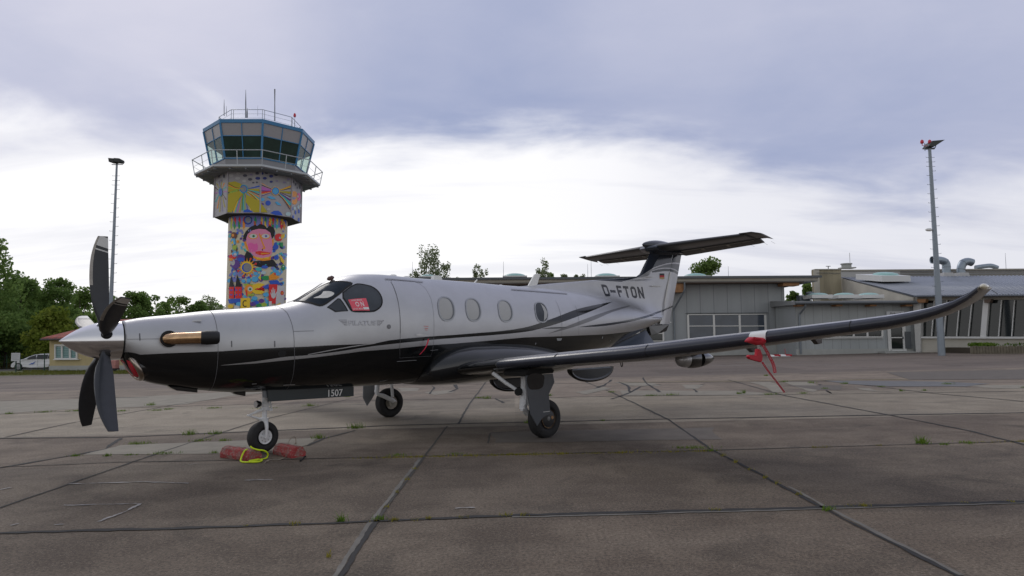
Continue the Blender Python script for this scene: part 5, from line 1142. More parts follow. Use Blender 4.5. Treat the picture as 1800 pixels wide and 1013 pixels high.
# ---- B3: glazed hall with the corrugated roof
A3=(wl(1617,600,44.6)[0],44.6); B3=(wl(1800,600,40.0)[0],40.0)
def hitp(u,v,A,B,off=0.):
    d=ray(u,v); dx,dy,dz=d.dot(EX),d.dot(EY),d.dot(EZ); c=CAM-O0; cx,cy,cz=c.dot(EX),c.dot(EY),c.dot(EZ)
    nx,ny=-(B[1]-A[1]),(B[0]-A[0]); l=math.hypot(nx,ny); nx/=l; ny/=l
    t=(nx*(A[0]-cx)+ny*(A[1]-cy)+off)/(nx*dx+ny*dy); return Vector((cx+dx*t,cy+dy*t,cz+dz*t))
b3=site('glazed_hall',A3[0],A3[1],'beige hall with slanting white glazing bars under a dark corrugated roof at the right edge','building')
o3=Vector(b3['_o']); N3=Vector((-(B3[1]-A3[1]),B3[0]-A3[0],0)).normalized()   # pointing away from the viewer
def f3(mb,uvs,off=0.,th=.1): mb.prism([hitp(u,v,A3,B3,off)-o3 for u,v in uvs],N3*th)
mb=MB(); f3(mb,[(1616,594),(2100,596),(2100,700),(1616,640)],0,.3); mb.build('wall',m_render,b3)
mb=MB(); f3(mb,[(1612,526),(2100,522),(2100,597),(1612,593)],.22,.05); gl=mb.build('window',m_paned,b3)
mb=MB(); f3(mb,[(1605,534),(1619.5,527),(1618,595),(1618,640),(1611,640)],-.25,.5); mb.build('pilaster',mat('pilaster_white',(.55,.55,.53),.7,noise=.08),b3)
k=4.5
def bar(t0,b0,w0=6,off=0.,v0=441,v1=726,th=.12): 
    mb=MB(); f3(mb,[(1400+t0/k,430+v0/k),(1400+(t0+w0)/k,430+v0/k),(1400+(b0+w0)/k,430+v1/k),(1400+b0/k,430+v1/k)],off,th); return mb
for t,b in ((1087,1064),(1186,1162),(1287,1262),(1385,1356),(1618,1594),(1721,1698),(1822,1800),(2060,2036),(2170,2146),(2290,2262)): bar(t,b).build('glazing_bar',m_wf,gl)
for t,b in ((1478,1452),(1930,1904),(2400,2370)): bar(t,b,44,-.1,430,742,.4).build('pilaster',m_wf,b3)
mb=MB(); f3(mb,[(1617,591.8),(2100,592.5),(2100,596.8),(1617,595)],-.18,.3); mb.build('window_sill',m_wf,b3)
mb=MB(); f3(mb,[(1612,521),(2100,517),(2100,524),(1612,528.5)],-.05,.3); mb.build('lintel',m_fas,b3)
for u0,u1 in ((1612,1628),(1730,1742)): mb=MB(); f3(mb,[(u0,526),(u1,525.5),(u1-2,532),(u0,532.5)],-.5,.5); mb.build('roof_beam',m_beam if u0<1700 else m_soff,b3)
RA=hitp(1606,519.5,A3,B3,-.7)-o3; RB=hitp(2150,514,A3,B3,-.7)-o3
XB,ZB=wl(1478,487.5,57.); XC,ZC=wl(1800,484.5,52.5); Cc=Vector((XB,57.,ZB))-o3; Dd=Vector((XC,52.5,ZC))-o3; Dd=Cc+(Dd-Cc)*1.9
# corrugated sheet
nV=620; V=[];F=[]
for i in range(nV+1):
    t=i/nV; h=.035*math.sin(t*2*PI*95); a=RA.lerp(RB,t)+Vector((0,0,h)); c=Cc.lerp(Dd,t)+Vector((0,0,h)); V+=[a,c]
    if i: F.append((2*i-2,2*i,2*i+1,2*i-1))
rf=surf('roof',V,F,mat('corrugated_roof',(.17,.19,.225),.42,.25,noise=.15,nscale=.6),b3); md=rf.modifiers.new('t','SOLIDIFY'); md.thickness=.10; md.offset=-1
mb=MB(); mb.prism([hitp(1604,534,A3,B3,-.05)-o3,hitp(1606,523,A3,B3,-.4)-o3,Cc+Vector((0,0,-.12)),Cc+Vector((0,0,-4.2))],Vector((.1,0,0))); mb.build('gable_wall',mat('gable_render',(.48,.455,.39),.9,noise=.15,nscale=.8),b3)
s=SB(b3); c=s.W(1566,489,51.5); w=1.15
s.hexa([(c.x-w,c.y-.7,c.z-.35),(c.x+w,c.y-.7,c.z-.35),(c.x+w-.5,c.y+2.2,c.z+.1),(c.x-w-.5,c.y+2.2,c.z+.1),(c.x-w,c.y-.7,c.z+.12),(c.x+w,c.y-.7,c.z+.12),(c.x+w-.5,c.y+2.2,c.z+.55),(c.x-w-.5,c.y+2.2,c.z+.55)]); s.bld('skylight_curb',m_wf,b3)
s=SB(b3); s.lathe([(0,.95),(.12,.85),(.2,.5),(.23,.01)],(c.x,c.y+.7,c.z+.33),(0,-.15,1),20); s.bld('skylight_dome',m_dome,b3,True)
# ---- tall block behind with parapet, cowls and chimney
D=58.
b4=site('rear_block',wl(1600,520,D)[0],D,'pale rear block with a stained concrete end wall and steel ventilation cowls on its roof','building')
s=SB(b4); s.rect(1479,474,1582,560,D,.6); s.bld('wall',mat('panel_white',(.50,.50,.49),.6,noise=.06),b4)
s=SB(b4); s.rect(1582,474.5,2150,560,D+.1,6); s.bld('wall',m_render,b4)
s=SB(b4)
for v in (475.5,479.2,483): s.rect(1582,v,2150,v+1.1,D,.09)
s.bld('parapet_rail',mat('rail_grey',(.30,.30,.30),.6),b4)
s=SB(b4); s.rect(1434.5,474.5,1478,560,D-1.5,.5); s.bld('end_wall',m_stain,b4)
s=SB(b4); s.rect(1433,472.7,1479,474.6,D-1.6,.7); s.rect(1479,472.5,2150,474.3,D-.1,6.2); s.bld('coping',m_fas,b4)
s=SB(b4); s.rect(1433.8,474.8,1440,560,D-1.56,.05); s.bld('corner_strip',m_render,b4)
s=SB(b4); c=s.W(1488,472,D+1); s.lathe([(0,.42),(.35,.42),(.36,.5),(.45,.5)],c,(0,0,1),20); s.box((c.x-.6,c.y-.4,c.z-.02),(c.x+.7,c.y+.4,c.z+.08)); s.tube([(c.x+.35,c.y,c.z+.2),(c.x+.35,c.y,c.z+1.45)],.02,6); s.bld('roof_vent',m_plinth,b4)
s=SB(b4); c=s.W(1456,472.5,D+1); s.tube([(c.x,c.y,c.z),(c.x,c.y,c.z+.25)],.04,6); s.box((c.x-.2,c.y-.05,c.z+.2),(c.x+.2,c.y+.05,c.z+.25)); s.tube([s.W(1436,480,D-1.7),s.W(1478,480.5,D-1.7)],.025,5); s.bld('roof_fitting',m_gut,b4)
m_duct=mat('galvanised_duct',(.30,.35,.40),.38,.6,noise=.15,nscale=1)
for nm,pts in (('vent_cowl',[(1663,489),(1663.5,470),(1661,461),(1651,457.6),(1638,457.2)]),('vent_cowl',[(1690,489),(1689,474),(1693,463),(1701,460),(1709,462)])):
    e=site(nm,wl(pts[0][0],489,55.5)[0],55.5,'bent steel ventilation cowl, the %s of the pair behind the light mast'%('left one' if pts[0][0]<1680 else 'right one'),'ventilation cowl','ventilation cowls',Z=wl(pts[0][0],489,55.5)[1])
    s=SB(e); P=interp_pts([s.W(u,v,55.5) for u,v in pts],16); rs=[.36]*len(P)
    s.tube(P,.33,16,cap=False); o=s.bld('duct',m_duct,e,True); md=o.modifiers.new('t','SOLIDIFY'); md.thickness=.04
    s=SB(e); c=s.W(pts[0][0],487,55.5); s.hexa([(c.x-.52,c.y-.5,c.z-.4),(c.x+.52,c.y-.5,c.z-.4),(c.x+.52,c.y+.5,c.z-.4),(c.x-.52,c.y+.5,c.z-.4),(c.x-.38,c.y-.38,c.z+.35),(c.x+.38,c.y-.38,c.z+.35),(c.x+.38,c.y+.38,c.z+.35),(c.x-.38,c.y+.38,c.z+.35)]); s.bld('duct_base',mat('duct_base_pale',(.48,.48,.48),.5),e)
    s=SB(e)
    for f_ in (4,8): s.tube([P[f_]-(P[f_+1]-P[f_]).normalized()*.02,P[f_]+(P[f_+1]-P[f_]).normalized()*.02],.345,16)
    s.bld('duct_band',m_pipe,o)
e=site('vent_cowl',wl(1735,472,62)[0],62,'low rounded steel duct lying on the far roof right of the pair','ventilation cowl','ventilation cowls',Z=wl(1735,472,62)[1]); s=SB(e); s.tube(interp_pts([s.W(1715,470.5,62),s.W(1728,468.5,62),s.W(1742,467.5,62),s.W(1753,471,62)]),.22,12); s.bld('duct',m_duct,e,True)
# planter with palisade
pf=site('planter',wl(1755,612,37.5)[0],37.5,'raised planter edged with upright timber posts in front of the glazed hall','planter')
mb=SB(pf)
for i in range(34):
    u=1709+i*5.2; D=39.5-i*.07; a=mb.W(u,621.5+i*.02,D); h=(13.-(.6 if i%3==0 else 0)+.3*math.sin(i*2.1))*D/FPX
    mb.tube([a+Vector((0,0,-.3)),a+Vector((0,0,h))],.095,8)
mb.bld('palisade',mat('timber_grey',(.17,.15,.11),.9,noise=.35,nscale=3),pf,True)
# (posts of one palisade read as its surface pattern)
s=SB(pf); a=s.W(1709,612,40.2); b_=s.W(1885,612,38.0); s.hexa([a+Vector((0,0,-.5)),b_+Vector((0,0,-.5)),b_+Vector((0,3,-.5)),a+Vector((0,3,-.5)),a,b_,b_+Vector((0,3,0)),a+Vector((0,3,0))]); s.bld('soil',mat('soil',(.06,.05,.035),.95),pf)
s=SB(pf); s.poly([(1704,619,41),(1720,616,41),(1720,621,41),(1704,621,41)],1.5); s.bld('kerb',m_plinth,pf)
V=[]
for _ in range(500):
    u=rng.choice([rng.uniform(1716,1735),rng.uniform(1738,1752),rng.uniform(1716,1850)]); X,Z=wl(u,609,39.6); p=Vector((X,39.6+rng.uniform(0,.8),Z-.1+rng.uniform(0,.25)))-Vector(pf['_o']); a=rng.uniform(0,6.28); d=Vector((math.cos(a),math.sin(a),rng.uniform(-.3,.3)))*.06; V+=[p-d,p+d,p+Vector((rng.gauss(0,.06),rng.gauss(0,.06),.12))]
tris_obj('plants',V,m_weed,pf)
for i,u in enumerate((1359,1379)):
    e=site('barrier_foot',wl(u,615,43.5)[0],43.5,['small red and white barrier foot by the grey wall, left of two','small red and white barrier foot with a short rod, right of two'][i],'barrier foot','barrier feet by the wall')
    s=SB(e); s.hexa([(-.35,-.2,.0),(.35,-.2,.0),(.35,.2,0),(-.35,.2,0),(-.30,-.12,.14),(.05,-.12,.10),(.05,.12,.10),(-.30,.12,.14)]); s.bld('foot',m_white,e); s=SB(e); s.box((.02,-.18,.02),(.42,.18,.12)); s.bld('red_block',m_red,e,bevel=.02)
    if i: s=SB(e); s.tube([(.05,0,.1),(.03,0,.5)],.015,6); s.bld('rod',m_red,e)
# ------------------------------------------------------------------ light masts
def mast(label,base_uv,top_uv,D,r0,r1,head):
    X0,Z0=wl(base_uv[0],base_uv[1],D) if base_uv else (None,None); X1,Z1=wl(top_uv[0],top_uv[1],D)
    if base_uv is None: X0=X1
    X0=X1 if base_uv is None else X0; z0=ground_z(X0,D); e=site('light_mast',X0,D,label,'light mast','tall light masts'); H=Z1-z0; dx=X1-X0
    s=SB(e); s.tube([(0,0,-.2),(dx*.5,0,H*.5),(dx,0,H)],[r0,(r0+r1)/2,r1],14); s.bld('pole',mat('mast_zinc',(.26,.30,.34),.45,.4,noise=.08,nscale=2),e,True)
    n=int((H-3.2)/.28); 
    s=SB(e); q=SB(e)
    for i in range(n):
        z=3.0+i*.28; t=z/H; r=r0+(r1-r0)*t; sg=1 if i%2 else -1; x=dx*t
        s.tube([(x+sg*r*.8,-.02,z),(x+sg*(r+.17),-.02,z),(x+sg*(r+.17),-.02,z+.04)],.011,5,cap=True)
        if i>n-4: s.tube([(x-sg*r*.8,-.02,z),(x-sg*(r+.17),-.02,z)],.011,5)
    s.bld('climbing_rungs',m_gut,e)
    head(e,dx,H); return e
m_hd=mat('lamp_dark',(.035,.042,.040),.5)
def headL(e,dx,H):
    s=SB(e); s.tube([(dx,0,H-.02),(dx,0,H+.28)],.05,8); s.box((dx-.30,-.03,H+.0),(dx+.36,.03,H+.03)); s.bld('head_bracket',m_gut,e)
    for i,x in enumerate((-.20,.13)):
        s=SB(e); s.hexa([(dx+x-.15,-.25,H+.12),(dx+x+.16,-.25,H+.09),(dx+x+.16,.25,H+.11),(dx+x-.15,.25,H+.14),(dx+x-.18,-.28,H+.36),(dx+x+.18,-.28,H+.33),(dx+x+.18,.25,H+.31),(dx+x-.18,.25,H+.34)]); s.bld('floodlight',m_hd,e,bevel=.03)
    s=SB(e); s.tube([(dx+.3,0,H+.14),(dx+.46,0,H+.16)],.03,6); s.bld('sensor',m_gut,e)
def headR(e,dx,H):
    s=SB(e); s.box((dx-.32,-.05,H-.02),(dx+.30,.05,H+.04)); s.tube([(dx-.28,0,H+.35),(dx-.28,0,H-.12)],.02,6); s.tube([(dx,0,H),(dx,0,H+.2)],.05,8); s.tube([(dx+.05,0,H+.02),(dx+.35,0,H+.08),(dx+.40,0,H+.2)],.025,6); s.bld('head_bracket',m_gut,e)
    s=SB(e); s.hexa([(dx-.22,-.28,H+.10),(dx+.12,-.28,H+.06),(dx+.12,.4,H+.06),(dx-.22,.4,H+.10),(dx+.02,-.30,H+.42),(dx+.78,-.30,H+.48),(dx+.78,.4,H+.48),(dx+.02,.4,H+.42)]); s.bld('floodlight',m_hd,e,bevel=.02)
    for x in (-.50,-.04):
        s=SB(e); s.lathe([(0,.06),(.05,.10),(.18,.09),(.24,.03)],(dx+x,-.1,H+.30),(0,0,1),14); s.tube([(dx+x,-.1,H+.18),(dx+x,-.1,H+.3)],.02,6); s.tube([(dx+x,-.1,H+.19),(dx-.25,-.02,H+.17)],.015,6); s.bld('obstacle_light',mat('red_lens',(.60,.03,.06),.3),e,True)
    s=SB(e); z=H-wl(1,401,38.2)[1]*0-5.0; x=dx*(z/H); s.tube([(x,0,z),(x-.25,0,z),(x-.33,0,z+.02)],.03,8); s.lathe([(0,.05),(.08,.09),(.28,.10),(.38,.03)],(x-.52,0,z+.04),(1,0,0),14); s.bld('side_lamp',m_white,e,True)
mast('tall grey light mast rising behind the propeller on the left',None,(205.3,290),38.0,.14,.055,headL)
mast('tall grey light mast with red obstacle lamps on the right',(1655.5,625),(1634,262),38.2,.20,.085,headR)
# ------------------------------------------------------------------ control tower
TD=46.; TX=wl(453.3,430,TD)[0]
tw=site('control_tower',TX,TD,'airport control tower with a brightly painted shaft and an octagonal blue-framed glass cab','control tower')
to=Vector(tw['_o']); ROT=math.atan2(-TD,-TX)+R(1.8)
def octp(Rr,z,k): a=ROT+PI/4*k; Rr*=.935; return Vector((Rr*math.cos(a),Rr*math.sin(a),z))
def zf(v,Rr,u=456): return wl(u,v,TD-.93*Rr)[1]-to.z           # height of a traced row on the near corner
def octring(mb,levels,m=0,cap0=True,cap1=True):
    V=[];F=[]
    for Rr,z in levels: V+=[octp(Rr,z,k) for k in range(8)]
    for i in range(len(levels)-1):
        for k in range(8): F.append((i*8+k,i*8+(k+1)%8,(i+1)*8+(k+1)%8,(i+1)*8+k))
    if cap0: F.append(tuple(range(7,-1,-1)))
    if cap1: F.append(tuple((len(levels)-1)*8+k for k in range(8)))
    mb.add(V,F,m)
RS=2.0; RD=3.13
zdb=zf(373.6,RD); zdt=zf(296.6,RD); zfl=zf(286.5,4.58); zfb=zf(291.5,4.58); zc0=zf(281,3.42); zg0=zf(276.5,3.48); zg1=zf(236.3,3.85); zr0=zf(213,4.0); zr1=zf(207.2,4.05)
mb=MB(); mb.lathe([(-1,RS),(zdb+.05,RS)],(0,0,0),(0,0,1),64); shaft=mb.build('shaft',mat('shaft_cream',(.66,.60,.44),.6,noise=.05),tw,True)
mb=MB(); octring(mb,[(RD,zdb),(RD,zdt)]); drum=mb.build('drum',clad('drum_grey',(.40,.39,.41),.30,0,.88,.5,.05),tw)
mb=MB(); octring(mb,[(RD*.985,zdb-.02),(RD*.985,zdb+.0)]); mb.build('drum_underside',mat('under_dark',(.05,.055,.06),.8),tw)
mb=MB()
for k in range(8): p=octp(RD+.03,0,k); mb.tube([(p.x,p.y,zdb-.01),(p.x,p.y,zdt)],.05,6)
mb.build('corner_trim',mat('trim_pale',(.42,.40,.44),.5),drum)
mb=MB(); octring(mb,[(4.45,zfb+.02),(4.58,zfb+.06),(4.58,zfl)]); bal=mb.build('balcony',mat('balcony_zinc',(.48,.51,.53),.5,.2),tw)
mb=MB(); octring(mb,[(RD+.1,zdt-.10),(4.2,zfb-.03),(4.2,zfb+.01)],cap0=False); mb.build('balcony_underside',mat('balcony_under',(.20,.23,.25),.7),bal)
mb=MB()
for k in range(8):
    for t in (0,.33,.66):
        a=octp(RD,zdt-.08,k).lerp(octp(RD,zdt-.08,k+1),t); b=octp(4.45,zfb-.05,k).lerp(octp(4.45,zfb-.05,k+1),t); mb.tube([a,b],.055,4)
mb.build('balcony_ribs',mat('rib_zinc',(.30,.33,.36),.6,.3),bal)
rail=MB(); RR0,RR1=4.55,4.74; zrl=zf(261,4.74)
def perim(Rr,z,n=1): return [octp(Rr,z,k) for k in range(8)]
rail.tube(perim(RR1,zrl),.032,6,closed=True); rail.tube([octp(RR0+.1,zfl+.45,k) for k in range(8)],.012,4,closed=True)
for k in range(8):
    for t in (0,.5): a=octp(RR0,zfl-.05,k).lerp(octp(RR0,zfl-.05,k+1),t); b=octp(RR1,zrl,k).lerp(octp(RR1,zrl,k+1),t); rail.tube([a,b],.030,5)
rail.build('balcony_railing',mat('rail_zinc',(.45,.48,.50),.4,.4),bal)
mb=MB(); octring(mb,[(3.40,zfl-.02),(3.46,zg0-.04)]); mb.build('cab_base',mat('cab_grey',(.26,.26,.27),.5),tw)
cabg=mat('cab_upper_panel',(.33,.32,.33),.35,noise=.05)
def rad(z): return 3.46+(4.0-3.46)*(z-zg0)/(zr0-zg0)
m_blue=mat('cab_blue',(.045,.21,.42),.4,noise=.08); m_cabglass=mat('cab_glass',(.020,.045,.035),.05,0,.4,noise=.5,nscale=.7); m_cabpale=mat('cab_glass_pale',(.55,.68,.62),.15,0,.3)
_g=NT(m_cabpale); _t=_g.n('ShaderNodeBsdfTransparent'); _t.inputs[0].default_value=(.80,.92,.86,1); _m=_g.n('ShaderNodeMixShader'); _m.inputs[0].default_value=.72; _o=[x for x in _g.nt.nodes if x.type=='OUTPUT_MATERIAL'][0]
_g.nt.links.new(_g.nt.nodes['Principled BSDF'].outputs[0],_m.inputs[1]); _g.nt.links.new(_t.outputs[0],_m.inputs[2]); _g.nt.links.new(_m.outputs[0],_o.inputs[0])
for k in range(8):
    mid=(octp(1,0,k)+octp(1,0,k+1)); near=mid.y<-.9*mid.length*.6
    def fp(t,z,o=0): return octp(rad(z)+o,z,k).lerp(octp(rad(z)+o,z,k+1),t)
    mb=MB(); mb.add([fp(.02,zg1),fp(.98,zg1),fp(.98,zr0),fp(.02,zr0)],[(0,1,2,3)]); o=mb.build('upper_panel',cabg,tw)
    front=k in (7,0)
    gw=MB(); gw.add([fp(.02,zg0),fp(.98,zg0),fp(.98,zg1),fp(.02,zg1)],[(0,1,2,3)]); g_=gw.build('cab_window',m_cabglass if front else m_cabpale,tw)
    if k in (6,1): g_['label']='pale see-through cab pane on the side of the cab'
    fm=MB()
    fm.tube([fp(.5,zg0,.02),fp(.5,zr0,.02)],.035,4); fm.tube([fp(0,zg1,.02),fp(1,zg1,.02)],.035,4); fm.tube([fp(0,zg0,.02),fp(1,zg0,.02)],.05,4); fm.tube([fp(0,zg0,.03),fp(0,zr0,.03)],.075,6)
    fm.build('window_frame',m_blue,g_)
mb=MB(); octring(mb,[(2.9,zg0+.02),(2.9,zg0+.06)]); mb.build('cab_floor',m_dark,tw)
mb=MB(); octring(mb,[(3.9,zr0-.04),(4.06,zr0-.02),(4.10,zr1),(3.2,zr1+.12)]); rf=mb.build('cab_roof',m_blue,tw)
rl=MB(); zq=zr1+1.0
for zz in (zq,zq-.3,zq-.6): rl.tube([octp(3.0,zz,k) for k in range(8)],.022 if zz==zq else .010,5,closed=True)
for k in range(8):
    for t in (0,.07): rl.tube([octp(3.0,zr1,k).lerp(octp(3.0,zr1,k+1),t),octp(3.0,zq,k).lerp(octp(3.0,zq,k+1),t)],.020,5)
rl.build('roof_railing',mat('rail_zinc2',(.36,.38,.40),.4,.4),tw)
for u,vt,vb,r,yo in ((394,175,200,.03,-1),(398,186,200,.02,.5),(432,158,203,.045,-.8),(434.5,190,203,.05,-.6),(453,185,200,.012,.5),(483,157,209,.045,-.9),(518,207,220,.025,0)):
    s=SB(tw); a=s.W(u,vb+4,TD+yo); b=s.W(u,vt,TD+yo); s.tube([a,a.lerp(b,.55),b],[r,r*.9 if u!=483 else r*.7,r*.25 if u!=483 else r*1.1],8); s.bld('antenna',mat('antenna_grey',(.20,.21,.22),.5),tw,True)
s=SB(tw); a=s.W(518,206,TD); s.lathe([(0,.08),(.1,.10),(.25,.07),(.3,.02)],a,(0,0,1),12); s.bld('obstacle_light',mat('red_lens',(.60,.03,.06),.3),tw,True)
# ---- painted mural: thin paint films wrapped on the shaft and the drum faces
PAL={'k':(.012,.012,.014),'w':(.66,.66,.66),'p':(.82,.28,.46),'pp':(.85,.14,.44),'r':(.80,.03,.03),'o':(.90,.33,.02),'y':(.90,.62,.03),'ye':(.50,.42,.02),'b':(.03,.11,.58),'db':(.035,.05,.24),'lb':(.10,.46,.80),'t':(.06,.52,.52),'g':(.02,.32,.09),'lg':(.40,.55,.06),'v':(.13,.05,.30),'bl':(.22,.25,.62),'gr':(.26,.27,.30),'lt':(.50,.66,.70),'br':(.16,.05,.03),'pk':(.58,.16,.55),'cream':(.56,.50,.34),'lav':(.30,.27,.42),'dg':(.09,.09,.13),'wg':(.50,.50,.50)}
MUR={}
def tcyl(u,v):      # traced point -> (arc angle, height) on the shaft
    c=CAM-O0; d=ray(u,v); ox,oy,oz=c.dot(EX)-to.x,c.dot(EY)-to.y,c.dot(EZ)-to.z; dx,dy,dz=d.dot(EX),d.dot(EY),d.dot(EZ)
    A=dx*dx+dy*dy;B=2*(ox*dx+oy*dy);Cq=ox*ox+oy*oy-RS*RS; disc=max(0,B*B-4*A*Cq); t=(-B-math.sqrt(disc))/(2*A); return math.atan2(ox+dx*t,-(oy+dy*t)),oz+dz*t
ORDER=[0]
mur_parts={}
def film(key,V3,F): mur_parts.setdefault(key,MB()).add(V3,F)
def sh(colr,uvs,k=6.139,o=(395,380),raw=False,cob=False):
    ORDER[0]+=.05 if cob else 1; lift=.003+.0005*ORDER[0]; P=[tcyl(*(q if raw else (o[0]+q[0]/k,o[1]+q[1]/k))) for q in uvs]
    try: V,F=chart(P,.10,50)
    except Exception: return
    V3=[Vector(((RS+lift)*math.sin(a),-(RS+lift)*math.cos(a),min(z,zdb-.01))) for a,z in V]; film(('shaft',colr),V3,F)
def el(cx,cy,rx,ry,n=14,rot=0.): return [(cx+rx*math.cos(a)*math.cos(rot)-ry*math.sin(a)*math.sin(rot),cy+rx*math.cos(a)*math.sin(rot)+ry*math.sin(a)*math.cos(rot)) for a in [2*PI*i/n for i in range(n)]]
mr=random.Random(3)
sh('bl',[(50,-40),(665,-40),(665,105),(560,130),(400,110),(300,120),(180,120),(60,110)])
for x,c1,c2 in ((75,'y','lg'),(110,'r','g'),(160,'r','g'),(210,'r','o'),(330,'g','r'),(400,'y','r'),(440,'g','y'),(490,'y','r'),(520,'r','g'),(565,'y','t'),(615,'y','r'),(645,'b','o')):
    w_=mr.uniform(12,18); sh(c1,[(x,0),(x+w_,40),(x+w_*.6,90),(x-w_*.4,95),(x-w_*.8,40)]); sh(c2,[(x-w_,60),(x-2,55),(x+w_*.8,110),(x-4,150),(x-w_,120)])
sh('k',el(252,45,46,46,20)); sh('b',el(252,45,40,40,20)); sh('gr',el(254,43,30,32,20))
for _ in range(290):     # cobbles
    x=mr.uniform(50,655); y=mr.uniform(150,1000)
    sh(mr.choice(['bl','bl','db','lb','t','v','lb','b','bl']),el(x,y,mr.uniform(10,24),mr.uniform(9,22),10,mr.uniform(0,3)),cob=True)
# portrait
sh('k',[(205,210),(230,165),(275,120),(330,95),(350,108),(380,85),(430,100),(455,130),(480,105),(525,120),(540,160),(535,210),(500,260),(240,260),(200,250)])
sh('k',[(240,375),(280,400),(310,440),(300,490),(520,470),(560,520),(575,560),(500,545),(430,560),(350,545),(250,505),(175,465),(215,430)])
sh('o',[(210,280),(240,270),(270,380),(250,375),(225,330)]); sh('o',[(500,255),(530,250),(520,330),(500,350)])
sh('o',[(310,430),(500,430),(490,475),(420,485),(350,475),(305,450)]); sh('y',[(330,440),(480,445),(470,460),(350,462)])
sh('p',[(235,240),(250,195),(300,155),(370,138),(440,145),(490,180),(505,240),(515,320),(510,400),(480,440),(400,455),(330,440),(285,400),(255,340),(235,290)])
sh('pp',[(252,300),(285,285),(325,305),(345,290),(360,320),(355,365),(330,385),(270,390),(255,350)])
for cx in (308,440): sh('o',el(cx,220,52,30)); sh('w',el(cx,217,42,24)); sh('g' if cx<400 else 'bl',el(cx+4,217,14,14)); sh('k',el(cx+4,217,6,6))
sh('o',[(365,190),(382,190),(410,280),(438,345),(430,358),(400,355),(402,345),(420,342),(395,280)]); sh('r',[(330,385),(380,378),(430,385),(498,395),(480,412),(420,425),(370,420),(335,405)]); sh('o',[(340,400),(420,398),(490,398),(470,408),(400,415)])
sh('k',[(400,355),(410,355),(410,375),(402,375)])
# sun with porthole
for i in range(16):
    a=2*PI*i/16; sh('o',[(243+50*math.cos(a-.22),555+50*math.sin(a-.22)),(243+105*math.cos(a),555+105*math.sin(a)),(243+50*math.cos(a+.22),555+50*math.sin(a+.22))])
    if i%2: sh('r',el(243+100*math.cos(a),555+100*math.sin(a),12,12,8))
sh('y',el(243,555,66,66,20)); sh('b',el(240,558,52,50,20)); sh('gr',el(248,556,42,44,20))
# left figures
sh('br',el(105,210,32,36)); sh('o',el(95,208,14,16)); sh('lb',[(75,250),(115,240),(125,300),(85,320)]); sh('y',[(75,290),(95,260),(105,320)]); sh('lg',[(90,320),(135,315),(135,365),(90,365)]); sh('o',el(145,275,12,16)); sh('br',[(75,365),(85,365),(90,395),(75,395)]); sh('br',[(128,350),(140,345),(138,385),(128,400)])
sh('r',el(90,440,40,26)); sh('lb',el(115,410,30,30)); sh('w',el(120,412,14,14)); sh('v',el(120,520,50,50)); sh('wg',el(95,500,22,34)); sh('v',el(180,455,44,40)); sh('b',el(180,470,36,22)); sh('o',el(75,470,22,16))
# right birds
sh('r',el(578,230,42,42)); sh('y',[(600,205),(640,190),(642,225),(605,250)]); sh('w',el(590,236,11,11)); sh('k',el(590,236,5,5)); sh('g',[(590,285),(620,285),(625,345),(590,325)]); sh('b',el(545,335,30,30)); sh('b',el(552,447,26,26))
sh('y',[(585,430),(610,440),(635,490),(630,520),(600,490)]); sh('g',el(625,555,18,34)); sh('w',el(626,545,8,8)); sh('b',el(430,550,34,18)); sh('t',el(365,575,34,20))
sh('lb',el(325,682,34,30)); sh('lb',el(262,698,22,22)); sh('lb',el(205,702,20,20)); sh('lb',el(335,622,24,20)); sh('lt',el(415,612,28,18))
# fish-bird
sh('g',[(385,665),(420,645),(470,645),(470,690),(420,692)]); sh('o',[(470,650),(520,610),(550,640),(585,660),(550,685),(480,690)]); sh('lb',[(530,610),(580,605),(590,640),(550,640)]); sh('r',[(525,612),(545,615),(548,635),(530,638)]); sh('y',[(360,665),(385,635),(390,700)]); sh('b',[(470,700),(560,690),(600,735),(490,735)])
# towers of the castle
for x0,xt,x1,yt in ((55,78,108,640),(122,142,190,630)):
    sh('k',[(x0,765),(xt,yt),(x1,765)]); sh('r',[(x0,765),(x1,765),(x1,890),(x0,890)])
    for yy in (800,850):
        for xx in (x0+14,x1-22): sh('b',el(xx,yy,7,9,8))
sh('b',[(45,900),(190,890),(180,935),(60,945)])
# big-beaked bird
for i in range(7): sh('lg',[(205+i*14,740-8*math.sin(i)),(225+i*14,728),(232+i*12,760)]); sh('lg',[(235+i*12,850),(255+i*10,870),(260+i*10,835)])
sh('o',el(265,792,46,54)); sh('y',[(300,745),(360,725),(430,735),(380,775),(320,795),(400,805),(430,820),(390,845),(330,840),(300,820)]); sh('r',[(325,790),(420,750),(425,758),(350,798),(430,806),(425,812)]); sh('b',[(400,765),(470,730),(468,780),(440,790)]); sh('w',el(277,788,26,26)); sh('g',el(277,790,13,13)); sh('k',el(277,790,6,6)); sh('r',[(230,800),(245,800),(252,865),(236,860)])
# hand on red
sh('r',[(472,738),(560,738),(560,945),(470,945)]); sh('w',[(560,750),(635,755),(630,970),(540,972),(545,880),(555,820)]); 
sh('w',[(500,880),(486,830),(490,826),(500,845),(496,795),(503,793),(511,840),(510,775),(518,773),(522,840),(530,788),(537,790),(534,845),(552,815),(556,822),(538,875),(520,892)])
for a in range(7): t=2*PI*a/7; sh('r',el(608+12*math.cos(t),830+16*math.sin(t),7,9,8))
sh('y',el(608,830,6,8,8)); sh('w',[(470,920),(500,920),(500,970),(470,970)]); sh('y',[(545,960),(590,935),(590,968),(545,970)])
for x,y,c in ((305,950,'v'),(340,935,'b'),(395,915,'v'),(370,965,'g'),(420,958,'lg'),(75,975,'y'),(140,985,'w'),(160,950,'lb'),(325,888,'lb'),(440,850,'lb')): sh(c,el(x,y,30,22))
